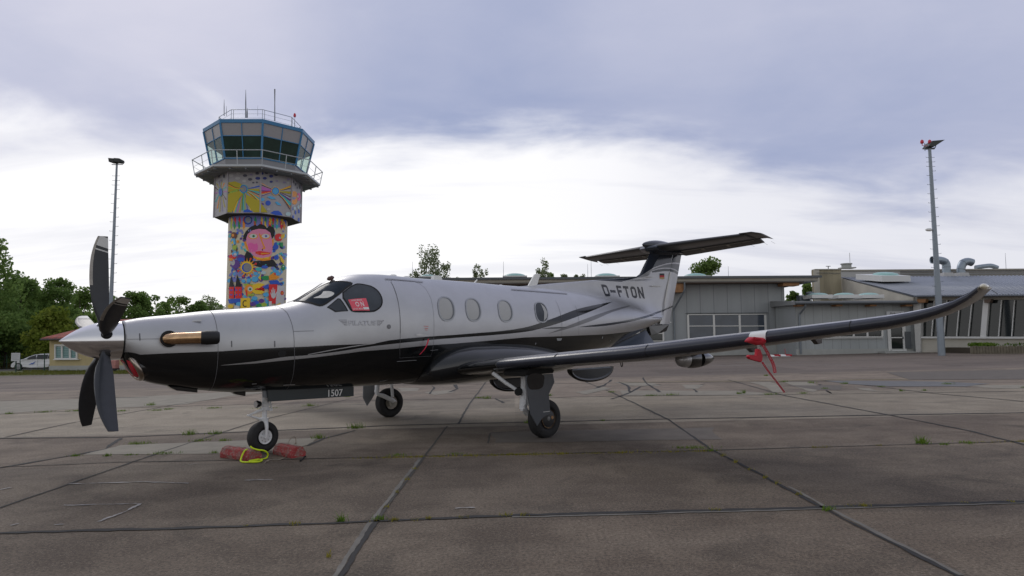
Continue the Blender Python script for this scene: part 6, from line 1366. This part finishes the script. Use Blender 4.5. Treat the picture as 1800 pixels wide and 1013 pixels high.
# board with the letter C
sh('y',[(180,888),(278,885),(275,995),(178,998)]); cc=[(226+27*math.cos(a),946+38*math.sin(a)) for a in [R(-50-i*26) for i in range(11)]]; ci=[(226+17*math.cos(a),946+27*math.sin(a)) for a in [R(-50-i*26) for i in range(11)]]
for i in range(10): sh('k',[cc[i],cc[i+1],ci[i+1],ci[i]])
# drum faces
def dr_(colr,uvs,k=8.444,o=(380,280)):
    ORDER[0]+=1; lift=.004+.0006*(ORDER[0]%60)
    for kk in range(5,11):
        a,b=octp(RD,0,kk),octp(RD,0,kk+1); n=((a+b)/2).normalized(); 
        if n.y>.2: continue
        A=(a.x+to.x,a.y+to.y); B=(b.x+to.x,b.y+to.y); L=(b-a).length; e=(b-a)/L
        P=[]
        for q in uvs:
            h=hitp(o[0]+q[0]/k,o[1]+q[1]/k,A,B)-to; P.append(((h-a).dot(e),h.z))
        # clip to the face
        bm=bmesh.new(); f=bm.faces.new([bm.verts.new((x,z,0)) for x,z in P]); bmesh.ops.triangulate(bm,faces=[f])
        for co,no in (((.01,0,0),(-1,0,0)),((L-.01,0,0),(1,0,0)),((0,zdb+.01,0),(0,-1,0)),((0,zdt-.01,0),(0,1,0))):
            bmesh.ops.bisect_plane(bm,geom=bm.verts[:]+bm.edges[:]+bm.faces[:],plane_co=co,plane_no=no,clear_outer=True,dist=1e-6)
        bm.verts.index_update(); F=[tuple(v.index for v in f.verts) for f in bm.faces]; V=[a+e*v.co.x+Vector((0,0,v.co.y-a.z))+n*lift for v in bm.verts]; bm.free()
        if F: film(('drum',colr),V,F)
def ray_strip(c,p0,p1,w0,w1,bend=0.):
    (x0,y0),(x1,y1)=p0,p1; dx,dy=x1-x0,y1-y0; l=math.hypot(dx,dy); nx,ny=-dy/l,dx/l; mxx,myy=(x0+x1)/2+nx*bend,(y0+y1)/2+ny*bend; wm=(w0+w1)/2
    dr_(c,[(x0+nx*w0/2,y0+ny*w0/2),(mxx+nx*wm/2,myy+ny*wm/2),(x1+nx*w1/2,y1+ny*w1/2),(x1-nx*w1/2,y1-ny*w1/2),(mxx-nx*wm/2,myy-ny*wm/2),(x0-nx*w0/2,y0-ny*w0/2)])
for x,y,rx,ry,c in ((225,245,34,20,'wg'),(330,212,32,18,'wg'),(320,285,38,22,'wg'),(418,325,32,20,'wg'),(430,245,34,20,'dg'),(505,300,32,20,'dg'),(610,212,28,20,'dg'),(520,230,22,14,'lav'),(620,285,38,22,'db'),(553,350,18,12,'dg'),(605,345,18,12,'dg'),(678,214,24,20,'db'),(745,202,28,18,'dg'),(720,285,30,20,'db'),(815,254,30,22,'db'),(888,230,30,20,'dg'),(815,336,24,16,'db'),(1020,245,30,14,'wg'),(1070,300,24,16,'lav'),(1010,345,24,14,'lav'),(1065,352,18,12,'wg'),(900,325,20,14,'lav'),(120,252,14,28,'dg'),(48,250,12,28,'dg'),(80,325,10,20,'lav'),(1145,335,8,18,'dg'),(1175,375,8,20,'dg'),(1240,415,12,28,'dg'),(1200,425,8,16,'dg'),(680,600,36,24,'lb'),(768,652,40,38,'b'),(678,668,28,18,'v'),(775,745,28,18,'wg'),(1070,815,45,30,'lt')): dr_(c,el(x,y,rx,ry))
dr_('lb',[(870,640),(900,630),(940,655),(965,690),(905,680)]); dr_('lb',[(750,560),(800,548),(860,570),(885,595),(800,590)])
# left flower (face 7) around the porthole at (410,445); right flower around (878,475)
dr_('ye',[(165,350),(280,330),(380,370),(360,430),(165,500)]); dr_('ye',[(165,520),(350,470),(400,520),(300,640),(240,790),(165,790)]); dr_('ye',[(440,520),(640,620),(760,790),(560,790),(440,640)])
for i,(p1,c,w,bd) in enumerate((((165,355),'k',8,-20),((165,380),'o',14,-18),((170,420),'lg',16,-14),((165,470),'y',26,-10),((165,500),'k',8,-8),((165,545),'t',20,-6),((165,585),'o',12,8),((165,620),'y',22,10),((165,660),'o',10,14),((210,790),'k',8,10),((250,790),'y',26,10),((285,790),'t',12,10),((310,790),'pk',14,8),((350,790),'ye',22,6),((385,760),'g',14,4),((410,770),'t',18,0),((432,770),'lg',12,0),((470,790),'b',12,-6),((520,780),'y',20,-10),((600,790),'t',10,-20),((640,695),'o',10,-14),((640,665),'ye',12,-12),((640,640),'br',9,-12),((640,615),'y',14,-12),((640,590),'t',12,-10),((640,560),'o',14,-8),((640,530),'br',9,-6),((645,500),'t',22,-4),((645,460),'ye',36,0),((645,400),'b',20,6))): ray_strip(c,(410,445),p1,6,w,bd)
dr_('lg',[(190,505),(240,455),(330,450),(320,480),(210,530)])
for x in (235,262,288,312): dr_('g',[(x,465),(x+5,465),(x+12,505),(x+6,505)])
for p1,c,w,bd in (((650,345),'o',10,0),((650,360),'w',6,4),((650,375),'br',8,6),((650,430),'pk',70,0),((650,470),'v',12,0),((650,495),'r',22,0),((650,520),'o',12,0),((650,540),'w',8,0),((650,555),'v',10,4),((1105,395),'o',10,6),((1105,410),'y',14,6),((1105,430),'br',8,6),((1105,462),'w',8,4),((1105,500),'ye',34,0),((1105,560),'br',8,-4),((1100,590),'w',6,-6),((1100,610),'v',24,-6),((1100,680),'t',50,-10),((1100,720),'o',10,-14),((1090,745),'br',8,-18)): ray_strip(c,(878,475),p1,8,w,bd)
for cx,cy,cols in ((410,445,('t','b','gr')),(878,475,('y','b','lb')),(70,490,('t','b','db'))):
    sx=.45 if cx==70 else 1
    for rr,c in zip((62,54,44),cols): dr_(c,el(cx,cy,rr*sx,rr*1.05,22))
dr_('gr',el(410,445,48,50,22)); dr_('gr',el(870,478,28,34,16))
for i in range(14):
    a=R(-80+i*25.7); ray_strip(('ye','o','t','pk','br','ye','lav')[i%7],(70+26*math.cos(a),490+60*math.sin(a)),(70+90*math.cos(a),490+ (300 if math.sin(a)>0 else 170)*math.sin(a)),6,16)
dr_('b',[(170,790),(165,730),(200,708),(245,730),(255,790)]); dr_('b',[(400,790),(420,755),(470,742),(520,765),(545,790)]); dr_('b',[(800,800),(860,765),(920,765),(960,790),(985,835),(880,830)]); dr_('b',[(545,715),(600,740),(640,790),(600,790)])
dr_('o',el(1155,520,44,46)); dr_('o',el(1160,610,44,66)); dr_('lav',[(1110,580),(1150,555),(1190,575),(1150,610)]); dr_('pp',el(1225,560,26,60)); dr_('r',el(1215,560,14,30)); dr_('w',el(1210,555,9,20)); dr_('o',el(1235,700,0+10,20))
for x,y in ((1122,735),(1225,775),(1140,860),(1222,900),(1175,790)): dr_('b',el(x,y,12,32))
for x,y in ((1160,730),(1215,710),(1250,690)): dr_('lt',el(x,y,18,26))
for (part,key),mb in mur_parts.items():
    host=shaft if part=='shaft' else drum
    surf('mural_paint',mb.v,mb.f,mat('mural_'+key,PAL[key],.55),host,False)
for (u,v,rr) in ((436,387.5,5.0),(435.5,470.5,7)):
    pass
# ------------------------------------------------------------------ yellow house, car, fence on the left
AH=(wl(87,640,50.3)[0],50.3); BH=(wl(300,640,44.4)[0],44.4)
hs=site('yellow_house',AH[0],AH[1],'small yellow rendered house with a red tiled hip roof behind the propeller','house'); oh=Vector(hs['_o'])
NH=Vector((-(BH[1]-AH[1]),BH[0]-AH[0],0)).normalized()
def hf(mb,uvs,off=0.,th=.1): mb.prism([hitp(u,v,AH,BH,off)-oh for u,v in uvs],NH*th)
m_yell=mat('render_yellow',(.50,.41,.22),.85,noise=.08,nscale=1.5)
mb=MB(); hf(mb,[(87,595),(226,592.7),(226,690),(87,690)],0,6.); mb.build('wall',m_yell,hs)
mb=MB(); hf(mb,[(86,643.3),(227,642.4),(227,690),(86,690)],-.06,.055); mb.build('plinth',m_plinth,hs)
e0=hitp(73,594,AH,BH,-.6)-oh; e1=hitp(238,592.2,AH,BH,-.6)-oh; e2=e1+NH*7.2; e3=e0+NH*7.2; dirh=(e1-e0).normalized(); r0_=e0+NH*3.6+dirh*3.7+Vector((0,0,1.45)); r1_=e1+NH*3.6-dirh*3.3+Vector((0,0,1.45))
def tiles():
    m=bpy.data.materials.new('roof_tiles'); m.use_nodes=True; g=NT(m); b=g.nt.nodes['Principled BSDF']; tc=g.n('ShaderNodeTexCoord'); sp=g.n('ShaderNodeSeparateXYZ'); g.put(sp.inputs[0],tc.outputs['Object'])
    f=g.math('FRACT',g.math('MULTIPLY',sp.outputs[2],5.0)); l=g.ramp(f,0,.25,.55,1.); n=g.noise(tc.outputs['Object'],3,5); c=g.mix(g.ramp(n,.35,.65),(.16,.022,.016),(.36,.055,.032)); v=g.n('ShaderNodeVectorMath',operation='SCALE'); g.put(v.inputs[0],c); g.put(v.inputs['Scale'],l); g.put(b.inputs['Base Color'],v.outputs[0]); b.inputs['Roughness'].default_value=.75; return m
mb=MB(); mb.add([e0,e1,e2,e3,r0_,r1_,e0+Vector((0,0,-.12)),e1+Vector((0,0,-.12)),e2+Vector((0,0,-.12)),e3+Vector((0,0,-.12))],[(0,1,5,4),(1,2,5),(2,3,4,5),(3,0,4),(0,6,7,1),(1,7,8,2),(2,8,9,3),(3,9,6,0),(9,8,7,6)]); rf=mb.build('roof',tiles(),hs)
mb=MB(); mb.tube([e0+Vector((0,0,-.14))-NH*.06,e1+Vector((0,0,-.14))-NH*.06],.075,8); mb.tube([e0+Vector((0,0,-.14))-dirh*.06,e3+Vector((0,0,-.14))-dirh*.06],.075,8); mb.build('gutter',mat('gutter_brown',(.045,.032,.03),.6),rf,True)
mb=MB(); hf(mb,[(97,609),(133.5,608.5),(133.5,629.5),(97,630)],-.02,.05); wn_=mb.build('window',mat('window_teal',(.10,.24,.24),.2,noise=.1),hs)
mb=MB()
for a,b,c,d in ((95.3,605.5,135.5,608.7),(95.3,629.5,135.5,632),(95.3,608.7,97.4,629.5),(107.2,608.7,109.6,629.5),(121,608.7,124,629.5),(133,608.7,135.5,629.5)): hf(mb,[(a,b),(c,b),(c,d),(a,d)],-.09,.08)
hf(mb,[(93,631.6),(137,631.4),(137,632.8),(93,633)],-.2,.2); mb.build('window_frame',m_wf,wn_)
mb=MB()
for k_ in range(6): v=611+k_*3.1; hf(mb,[(97.4,v),(133,v),(133,v+.9),(97.4,v+.9)],-.045,.02)
mb.build('blind_slats',mat('slat_teal',(.20,.36,.36),.4),wn_)
# car
def car(u0,D):
    X0=wl(u0,640,D)[0]; L=4.25; e=site('parked_car',X0+L/2,D,'white estate car with a blue emblem on its door, half hidden by the yellow house','car'); 
    prof=[(0,.30),(.02,.48),(.10,.60),(.40,.80),(.80,.89),(.95,.91),(1.45,1.15),(1.80,1.27),(2.3,1.34),(3.1,1.35),(3.7,1.24),(4.15,.98),(4.22,.65),(4.25,.35)]
    low=[(4.1,.22)]+[(3.40+.36*math.cos(a),.32+.36*math.sin(a)) for a in [R(180*i/8) for i in range(9)]]+[(2.9,.20),(1.3,.20)]+[(.85+.36*math.cos(a),.32+.36*math.sin(a)) for a in [R(180*i/8) for i in range(9)]]+[(.35,.22)]
    low=[(4.1,.24)]+[(3.40+.33*math.cos(a),.28+.33*math.sin(a)) for a in [R(i*22.5) for i in range(9)]]+[(2.6,.22),(1.6,.22)]+[(.62+.33*math.cos(a),.28+.33*math.sin(a)) for a in [R(i*22.5) for i in range(9)]]+[(.15,.24)]
    P=prof+low; bm=bmesh.new(); W=.88
    def yw(z): return W-(max(0,z-.9)*.38)
    V=[(x-L/2,-yw(z),z) for x,z in P]+[(x-L/2,yw(z),z) for x,z in P]; n=len(P)
    mb=MB(); mb.add(V,[tuple(range(n)),tuple(range(2*n-1,n-1,-1))]+[(i,(i+1)%n,n+(i+1)%n,n+i) for i in range(n)]); mb.build('body',mat('car_white',(.66,.67,.70),.25,0,.5),e,bevel=.02)
    mb=MB()
    for poly in ([(1.12,.90),(1.50,1.12),(1.95,1.26),(1.98,.93)],[(2.05,.93),(2.03,1.27),(2.9,1.28),(2.85,.95)],[(2.93,.96),(2.98,1.28),(3.35,1.22),(3.6,1.02)]):
        m_=MB(); m_.prism([(x-L/2,-yw(z)-.012,z) for x,z in poly],(0,.03,0)); m_.build('side_window',mat('car_glass',(.012,.014,.017),.25),e)
    m_=MB(); m_.prism([(.98-L/2,-.76,.90),(1.76-L/2,-.66,1.26),(1.76-L/2,.66,1.26),(.98-L/2,.76,.90)],(-.02,0,.03)); m_.build('windscreen',mat('car_glass',(.012,.014,.017),.25),e)
    for x in (.62,3.40):
        m_=MB(); m_.lathe([(-.1,.28),(-.1,.30),(0,.32),(.1,.30),(.1,.28)],(x-L/2,-.80,.31),(0,1,0),28); w=m_.build('wheel',m_tyre,e,True)
        m_=MB(); m_.lathe([(0,.22),(.01,.05)],(x-L/2,-.90,.31),(0,-1,0),24); 
        for a in range(5): t=2*PI*a/5; m_.tube([(x-L/2,-.915,.31),(x-L/2+.20*math.cos(t),-.905,.31+.20*math.sin(t))],.02,5)
        m_.build('rim',mat('alloy',(.30,.31,.33),.4,.6),w)
    m_=MB(); m_.box((.06-L/2,-.86,.52),(.30-L/2,-.70,.62)); m_.build('headlight',m_glass,e,bevel=.03)
    m_=MB(); m_.prism([(x-L/2,-yw(z)-.006,z) for x,z in [(1.45,.45),(1.70,.62),(1.72,.56),(2.0,.76),(1.80,.50),(1.68,.52)]],(0,.01,0)); m_.build('emblem',mat('emblem_blue',(.03,.12,.50),.4),e)
    m_=MB(); m_.box((1.25-L/2,-1.0,.88),(1.38-L/2,-.86,.97)); m_.build('mirror',mat('car_white',(.66,.67,.70),.25),e,bevel=.02)
    m_=MB(); m_.box((2.15-L/2,-.884,.35),(2.157-L/2,-.872,.88)); m_.build('door_seam',m_dark,e)
car(33.5,53.2)
# fence
fD=47.8
fe=site('wire_fence',wl(40,640,fD)[0],fD,'dark green wire fence with thin posts in front of the white car','fence'); m_fg=mat('fence_green',(.015,.055,.035),.6)
for u,v0,v1 in ((28,619,655.5),(78,622,652),(-22,620,656.5)):
    s=SB(fe); s.tube([s.W(u,v1,fD),s.W(u+.3,v0,fD)],.045 if u==28 else .035,6); s.bld('post',m_fg,fe)
s=SB(fe)
for v in (626,631,636,641,646): s.tube([s.W(-40,v+1.4,fD),s.W(86,v,fD)],.005,4)
s.bld('wires',m_fg,fe)
fD=58; fe=site('wire_fence',wl(40,640,fD)[0],fD,'farther green wire fence along the dry meadow','fence')
for u in (-40,-15,12,37,62,84): s=SB(fe); s.tube([s.W(u,648,fD),s.W(u,624,fD)],.03,6); s.bld('post',m_fg,fe)
s=SB(fe)
for v in (628,633,638): s.tube([s.W(-60,v,fD),s.W(86,v,fD)],.004,4)
s.bld('wires',m_fg,fe)
fD=47.6; sg=site('notice_board',wl(27,640,fD)[0],fD,'white notice board fixed to the green fence post','sign')
s=SB(sg); s.rect(19.2,620.5,35.2,635,fD-.08,.03); s.bld('board',mat('notice_white',(.55,.56,.58),.5),sg)
s=SB(sg)
for i in range(5): s.rect(21,622.5+i*2.3,33-(i%2)*2,623.3+i*2.3,fD-.085,.004)
s.bld('text_lines',mat('notice_grey',(.36,.38,.42),.6),sg); s=SB(sg); s.tube([s.W(34.5,622,fD-.03),s.W(36.5,652,fD-.03)],.03,5); s.bld('post',m_fg,sg)
# pink covered trolley partly behind the propeller
tD=45.; tr=site('covered_trolley',wl(201,645,tD)[0],tD,'faded pink covered trolley standing in front of the yellow house behind the propeller','trolley')
s=SB(tr); s.box((-.24,-.25,.22),(.22,.25,.80)); s.bld('cover',mat('faded_pink',(.48,.22,.20),.8,noise=.3,nscale=4),tr,bevel=.06)
for x in (-.05,): s=SB(tr); s.lathe([(-.05,.12),(.05,.12)],(.12,-.28,.13),(0,1,0),16); s.bld('wheel',m_tyre,tr,True); s=SB(tr); s.box((-.2,-.24,.14),(.24,.24,.22)); s.bld('chassis',m_dark,tr)
# ------------------------------------------------------------------ chocks and ropes at the nose wheel
m_chock=mat('chock_paint',(.30,.04,.04),.8,bump=.4,bscale=40)
_g=NT(m_chock); _tc=_g.n('ShaderNodeTexCoord'); _n=_g.noise(_tc.outputs['Object'],7.,6,.7,.6); _c=_g.mix(_g.ramp(_n,.44,.60),(.32,.035,.035),(.24,.13,.11)); _c=_g.mix(_g.ramp(_g.noise(_tc.outputs['Object'],45.,4),.55,.7),_c,(.33,.27,.24)); _g.put(_g.nt.nodes['Principled BSDF'].inputs['Base Color'],_c); m_wood=mat('chock_wood',(.22,.13,.09),.85,noise=.3,nscale=10)
def chock(label,a,b,h=.145,w=.165):
    a=Vector(a);b=Vector(b); e=empty('wheel_chock',((a+b)/2)[:],label=label,cat='wheel chock',group='chocks at the nose wheel'); o=Vector(e.location); t=(b-a).normalized(); n=Vector((-t.y,t.x,0)); sec_=[(-w*.62,0),(w*.62,0),(w*.68,h*.35),(w*.42,h*.86),(w*.15,h),(-w*.15,h),(-w*.42,h*.86),(-w*.68,h*.35)]
    V=[];ns=14
    for i in range(ns+1):
        p=a.lerp(b,i/ns)-o
        for y,z in sec_: V.append(p+n*(y+rng.uniform(-.003,.003))+Vector((0,0,z+rng.uniform(-.003,.003)+.001)))
    k=len(sec_); F=[(i*k+j,i*k+(j+1)%k,(i+1)*k+(j+1)%k,(i+1)*k+j) for i in range(ns) for j in range(k)]+[tuple(range(k-1,-1,-1)),tuple(ns*k+j for j in range(k))]
    mb=MB(); mb.add(V,F); bd=mb.build('block',m_chock,e,bevel=.0)
    mb=MB()   # bare worn wood on the crown
    for q in range(22):
        t0=rng.uniform(0,.85); t1=t0+rng.uniform(.05,.16); y=rng.choice([-w*.42,w*.40,-w*.1,w*.12]); z={True:h*.86,False:h}[abs(y)>w*.3]
        p0=a.lerp(b,t0)-o; p1=a.lerp(b,min(1,t1))-o; wd_=rng.uniform(.006,.014); zz=Vector((0,0,z+.006)); mb.add([p0+n*(y-wd_)+zz,p1+n*(y-wd_*.4)+zz,p1+n*(y+wd_*.6)+zz,p0+n*(y+wd_)+zz],[(0,1,2,3)])
    mb.build('bare_wood',mat('wood_bare',(.32,.24,.20),.85),bd); return e
chock('worn red wooden chock before the nose wheel with neon rope over its end',gp(399,802),gp(446,810)+Vector((.02,.02,0)))
chock('red wooden chock behind the nose wheel, the one with a bright red end',gp(492,797),gp(525,804))
def rope(name,label,pts,r,mtl,knots=()):
    pts=[Vector(p) for p in pts]; e=empty(name,pts[0][:],label=label,cat='rope'); o=Vector(e.location); mb=MB(); P=interp_pts([p-o for p in pts],len(pts)*7); mb.tube(P,r,8)
    for k in knots: mb.lathe([(-.02,r*.8),(-.01,r*1.9),(.01,r*1.9),(.02,r*.8)],Vector(k)-o,(1,.4,.2),10)
    mb.build('cord',mtl,e,True); return e
m_neon=mat('rope_neon',(.60,.75,.01),.6); m_hemp=mat('rope_hemp',(.26,.22,.17),.9)
k=5.958; oo=(380,650)
def rp(x,y,yy): return py(oo[0]+x/k,oo[1]+y/k,yy)
rope('neon_rope','neon yellow-green rope looped over the front chock',[rp(358,803,-.52),rp(385,825,-.55),rp(440,840,-.60),rp(500,848,-.60),rp(538,875,-.58),rp(535,915,-.56),rp(500,935,-.60)+Vector((0,0,.0)),gp(380+440/k,650+945/k,.015),gp(380+395/k,650+957/k,.015),gp(380+340/k,650+968/k,.015),gp(380+262/k,650+962/k,.015),rp(262,925,-.55),rp(285,870,-.50),rp(310,842,-.48),rp(358,835,-.46)],.011,m_neon)
rope('neon_rope','loose end of the neon rope knotted on the concrete before the chock',[gp(380+345/k,650+965/k,.02),gp(380+400/k,650+968/k,.014),gp(380+455/k,650+962/k,.014),gp(380+482/k,650+948/k,.014),gp(380+440/k,650+940/k,.016),gp(380+380/k,650+950/k,.02),gp(380+345/k,650+955/k,.022)],.011,m_neon)
rope('hemp_rope','thin beige rope arching over the rear chock and trailing on the concrete',[gp(380+505/k,650+980/k,.012),gp(380+535/k,650+950/k,.02),gp(380+570/k,650+945/k,.01),gp(380+650/k,650+945/k,.01),gp(380+715/k,650+922/k,.01),rp(735,905,-.62),rp(730,850,-.60),rp(745,790,-.52),rp(770,735,-.42),rp(800,708,-.38),rp(828,706,-.36),rp(835,740,-.38),rp(832,770,-.42)],.006,m_hemp,(gp(380+540/k,650+955/k,.02),rp(832,772,-.42)))
rope('black_strap','short black strap on the concrete beside the rear chock',[gp(380+880/k,650+955/k,.012),gp(380+905/k,650+935/k,.012),gp(380+925/k,650+915/k,.02),gp(380+940/k,650+905/k,.03)],.012,m_dark)
# ------------------------------------------------------------------ trees
def tree(name,label,u,vtop,D,wpx,cols,seed,dens=1.0,shape='round',base=.12,group='trees beyond the airfield',leaf=.30,trunk_col=(.07,.055,.04),sprays=None):
    g=np.random.default_rng(seed); X,Zt=wl(u,vtop,D); e=site(name,X,D,label,'bush' if 'bush' in name else 'tree',group); z0=e['_o'][2]; H=Zt-z0; Wd=wpx*D/FPX/2*(1.35 if shape in('birch','loose') else 1.)
    zb=H*base; mb=MB(); lim=[]
    th=H*.86; mb.tube([(0,0,-.4),(g.normal(0,.02)*H,g.normal(0,.02)*H,th*.5),(g.normal(0,.03)*H,g.normal(0,.03)*H,th)],[max(.06,H*.020),max(.04,H*.013),.02],8)
    ncl=sprays or int(22*dens+(18 if shape=='birch' else 8)); C=[]
    for i in range(ncl):
        t=g.uniform(0,1)**.85; z=zb+(H-zb)*t*.97
        if shape=='round': r=Wd*.95*(math.sin(PI*min(1,.16+t*.80))**.5)
        elif shape=='birch': r=Wd*(1.0-.55*t**2)*min(1,.5+t*3)
        elif shape=='column': r=Wd*(1-.7*t)
        else: r=Wd*(math.sin(PI*min(1,.30+t*.66))**.6)
        a=g.uniform(0,2*PI); q=g.uniform(.25,1)**.6*r; C.append((q*math.cos(a),q*math.sin(a),z,g.uniform(.55,1.1)))
        if i%2==0: mb.tube([(0,0,max(.3,z*.62)),(q*math.cos(a)*.55,q*math.sin(a)*.55,z*.84),(q*math.cos(a)*.95,q*math.sin(a)*.95,z)],[max(.03,H*.008),.025,.012],5)
    mb.build('trunk',mat('bark_%d'%int(trunk_col[0]*1000),trunk_col,.9,noise=.3,nscale=3),e,True)
    per=int(150*dens) if not sprays else int(70*dens); cs=max(Wd*.46,.40); P=[]
    for cx,cy,cz,s_ in C:
        n=int(per*s_*s_)+10; d=g.normal(0,1,(n,3)); d/=np.linalg.norm(d,axis=1)[:,None]; rr=cs*s_*(g.uniform(0,1,n)**.45)[:,None]
        sc=np.array([1,1,.8]) if shape!='birch' else np.array([.75,.75,1.35]); P.append(np.array([cx,cy,cz])+d*rr*sc)
    P=np.concatenate(P); P=P[P[:,2]>.1]; n=len(P); ax=g.normal(0,1,(n,3)); ax/=np.linalg.norm(ax,axis=1)[:,None]; bx=np.cross(ax,g.normal(0,1,(n,3))); bx/=np.linalg.norm(bx,axis=1)[:,None]; s_=leaf*g.uniform(.5,1.15,n)[:,None]
    V=np.stack([P-ax*s_*.5,P+bx*s_*.42,P+ax*s_*.5,P-ax*s_*.5,P+ax*s_*.5,P-bx*s_*.42],1).reshape(-1,3)
    # two triangles per leaf clump
    tris_obj('crown',V,cols,e); return e
L_dark=leafmat('leaf_dark',(.10,.18,.05),(.25,.36,.10),.5); L_mid=leafmat('leaf_mid',(.105,.18,.045),(.24,.34,.09),.5); L_lite=leafmat('leaf_light',(.12,.18,.02),(.25,.29,.05),.4); L_bir=leafmat('leaf_birch',(.15,.19,.10),(.31,.36,.19),.5)
TREES=[
 ('broadleaf_tree','tallest dark tree cut by the left edge of the photo',-22,424,58,120,L_dark,'round',1.9,.06),
 ('broadleaf_tree','dark tree just right of the tallest one at the left edge',38,490,64,78,L_dark,'round',1.5,.05),
 ('broadleaf_tree','tree with a twin top above the yellow-green bush',104,490,66,70,L_dark,'round',1.4,.05),
 ('broadleaf_tree','dark tree just left of the tall propeller blade',142,508,72,58,L_mid,'round',1.2,.05),
 ('broadleaf_tree','dark tree between the first two tall trees',70,505,74,60,L_dark,'round',1.2,.05),
 ('broadleaf_tree','dark tree right behind the left light mast',196,524,78,54,L_dark,'round',1.1,.04),
 ('broadleaf_tree','round tree right of the left light mast',238,516,80,62,L_dark,'round',1.3,.04),
 ('broadleaf_tree','tree above the exhaust pipe',276,521,82,56,L_dark,'round',1.2,.04),
 ('broadleaf_tree','tree above the front engine cowl seam',312,519,84,54,L_mid,'round',1.1,.04),
 ('broadleaf_tree','low tree left of the thin pale one beside the tower',345,528,86,44,L_dark,'round',1.0,.04),
 ('broadleaf_tree','thin airy tree nearest the left side of the tower',374,518,84,36,L_bir,'loose',.5,.10),
 ('broadleaf_tree','small airy tree touching the tower shaft',400,528,90,34,L_bir,'loose',.5,.10),
 ('bush','yellow-green bush between the dark trees and the house roof',95,547,58,84,L_lite,'round',1.3,.02),
 ('bush','dark green bush at the left edge above the meadow',10,572,60,90,L_dark,'round',1.3,.02),
 ('bush','mid green bush above the white car',52,580,61,70,L_mid,'round',1.2,.02),
 ('bush','green bush behind the house roof ridge',150,556,64,80,L_mid,'round',1.2,.02),
 ('bush','dark bush left of the house under the yellow-green one',-40,590,62,90,L_mid,'round',1.2,.02),
 ('birch_tree','tall birch with drooping twigs above the cabin roof',752,436,72,46,L_bir,'birch',.75,.12),
 ('birch_tree','shorter birch leaning right of the tall one over the cabin',783,462,74,32,L_bir,'birch',.6,.12),
 ('birch_tree','low wide birch at the left foot of the tall one',732,478,73,30,L_bir,'birch',.5,.12),
 ('birch_tree','slim birch above the small roof antenna',838,463,80,20,L_bir,'birch',.32,.12),
 ('birch_tree','second slim birch, lower and right of the first slim one',850,472,82,18,L_bir,'birch',.28,.12),
 ('birch_tree','drooping birch directly above the slanted blade antenna',955,452,72,28,L_bir,'birch',.45,.12),
 ('bush','small bush left of the slim birches above the hall roof',808,482,80,22,L_bir,'loose',.5,.1),
 ('bush','small bush right of the drooping birch above the hall roof',967,478,74,18,L_mid,'round',.5,.1),
 ('bush','low bush second to the right of the drooping birch',987,481,78,26,L_bir,'round',.45,.1),
 ('bush','low bush third to the right of the drooping birch',1009,479,78,20,L_bir,'round',.4,.1),
 ('bush','narrow bush just left of the tailplane tip',1026,477,78,16,L_bir,'loose',.35,.1),
 ('broadleaf_tree','round green tree above the hall roof right of the fin',1240,460,70,72,L_mid,'round',1.5,.06),
 ('broadleaf_tree','small tree in the gap between the hall roof and the concrete block',1421,490,66,26,L_mid,'round',.7,.06),
 ('bush','low bush in the gap left of the small tree',1391,506,66,30,L_mid,'round',.6,.06),
 ('bush','tiny bush above the far roof right of the ventilation cowls',1713,464,75,8,L_bir,'loose',.3,.06)]
for i,(nm,lb,u,vt,D,w,cm,shp,dn,bs) in enumerate(TREES):
    tree(nm,lb,u,vt,D,w,cm,100+i,dn,shp,bs,leaf=(.24 if shp in('birch','loose') else .32 if D<76 else .36))
# the wood behind reads as one mass
g=np.random.default_rng(77); P=[]
for _ in range(150):
    u=g.uniform(-420,420); D=g.uniform(86,100); top=float(np.interp(u,[-420,-60,0,60,140,200,330,370,420],[500,500,520,530,528,538,535,545,560])); v=g.uniform(top,630); X,Z=wl(u,v,D); n=130; d=g.normal(0,1,(n,3)); d/=np.linalg.norm(d,axis=1)[:,None]; P.append(np.array(fr(X,D,Z))+d*(1.5*g.uniform(0,1,n)**.4)[:,None])
for _ in range(90):
    u=g.uniform(-420,140); D=g.uniform(68,80); v=g.uniform(575,632); X,Z=wl(u,v,D); n=120; d=g.normal(0,1,(n,3)); d/=np.linalg.norm(d,axis=1)[:,None]; P.append(np.array(fr(X,D,Z))+d*(1.3*g.uniform(0,1,n)**.4)[:,None])
P=np.concatenate(P); n=len(P); ax=g.normal(0,1,(n,3)); ax/=np.linalg.norm(ax,axis=1)[:,None]; bx=np.cross(ax,g.normal(0,1,(n,3))); bx/=np.linalg.norm(bx,axis=1)[:,None]; s_=.62*g.uniform(.5,1.15,n)[:,None]
V=np.stack([P-ax*s_*.5,P+bx*s_*.42,P+ax*s_*.5,P-ax*s_*.5,P+ax*s_*.5,P-bx*s_*.42],1).reshape(-1,3)
tris_obj('far_wood',V,L_dark,kind='stuff')
# thin distant aerials on the skyline
for i,(u,v0,v1) in enumerate(((725,492,460),(885,492,460),(1033,490,464),(1039,490,458),(1280,488,468),(1493,470,442),(1767,475,445))):
    if u==1493: continue
    D=62 if u!=1767 else 66
    e=site('radio_mast',wl(u,v0,D)[0],D,['thin wire mast left of the tall birch','thin wire mast between the slim and drooping birches','left of two thin masts under the tailplane tip','right and taller of two thin masts under the tailplane tip','thin mast above the hall roof right of the round tree','','thin mast above the far right roof'][i],'aerial','thin aerials on the skyline'); s=SB(e); top=s.W(u,v1,D); s.tube([(0,0,0),top*.9,top],[.03,.02,.012],5); s.bld('pole',m_pipe,e)
for o in list(bpy.data.objects):
    if '_o' in o.keys(): del o['_o']
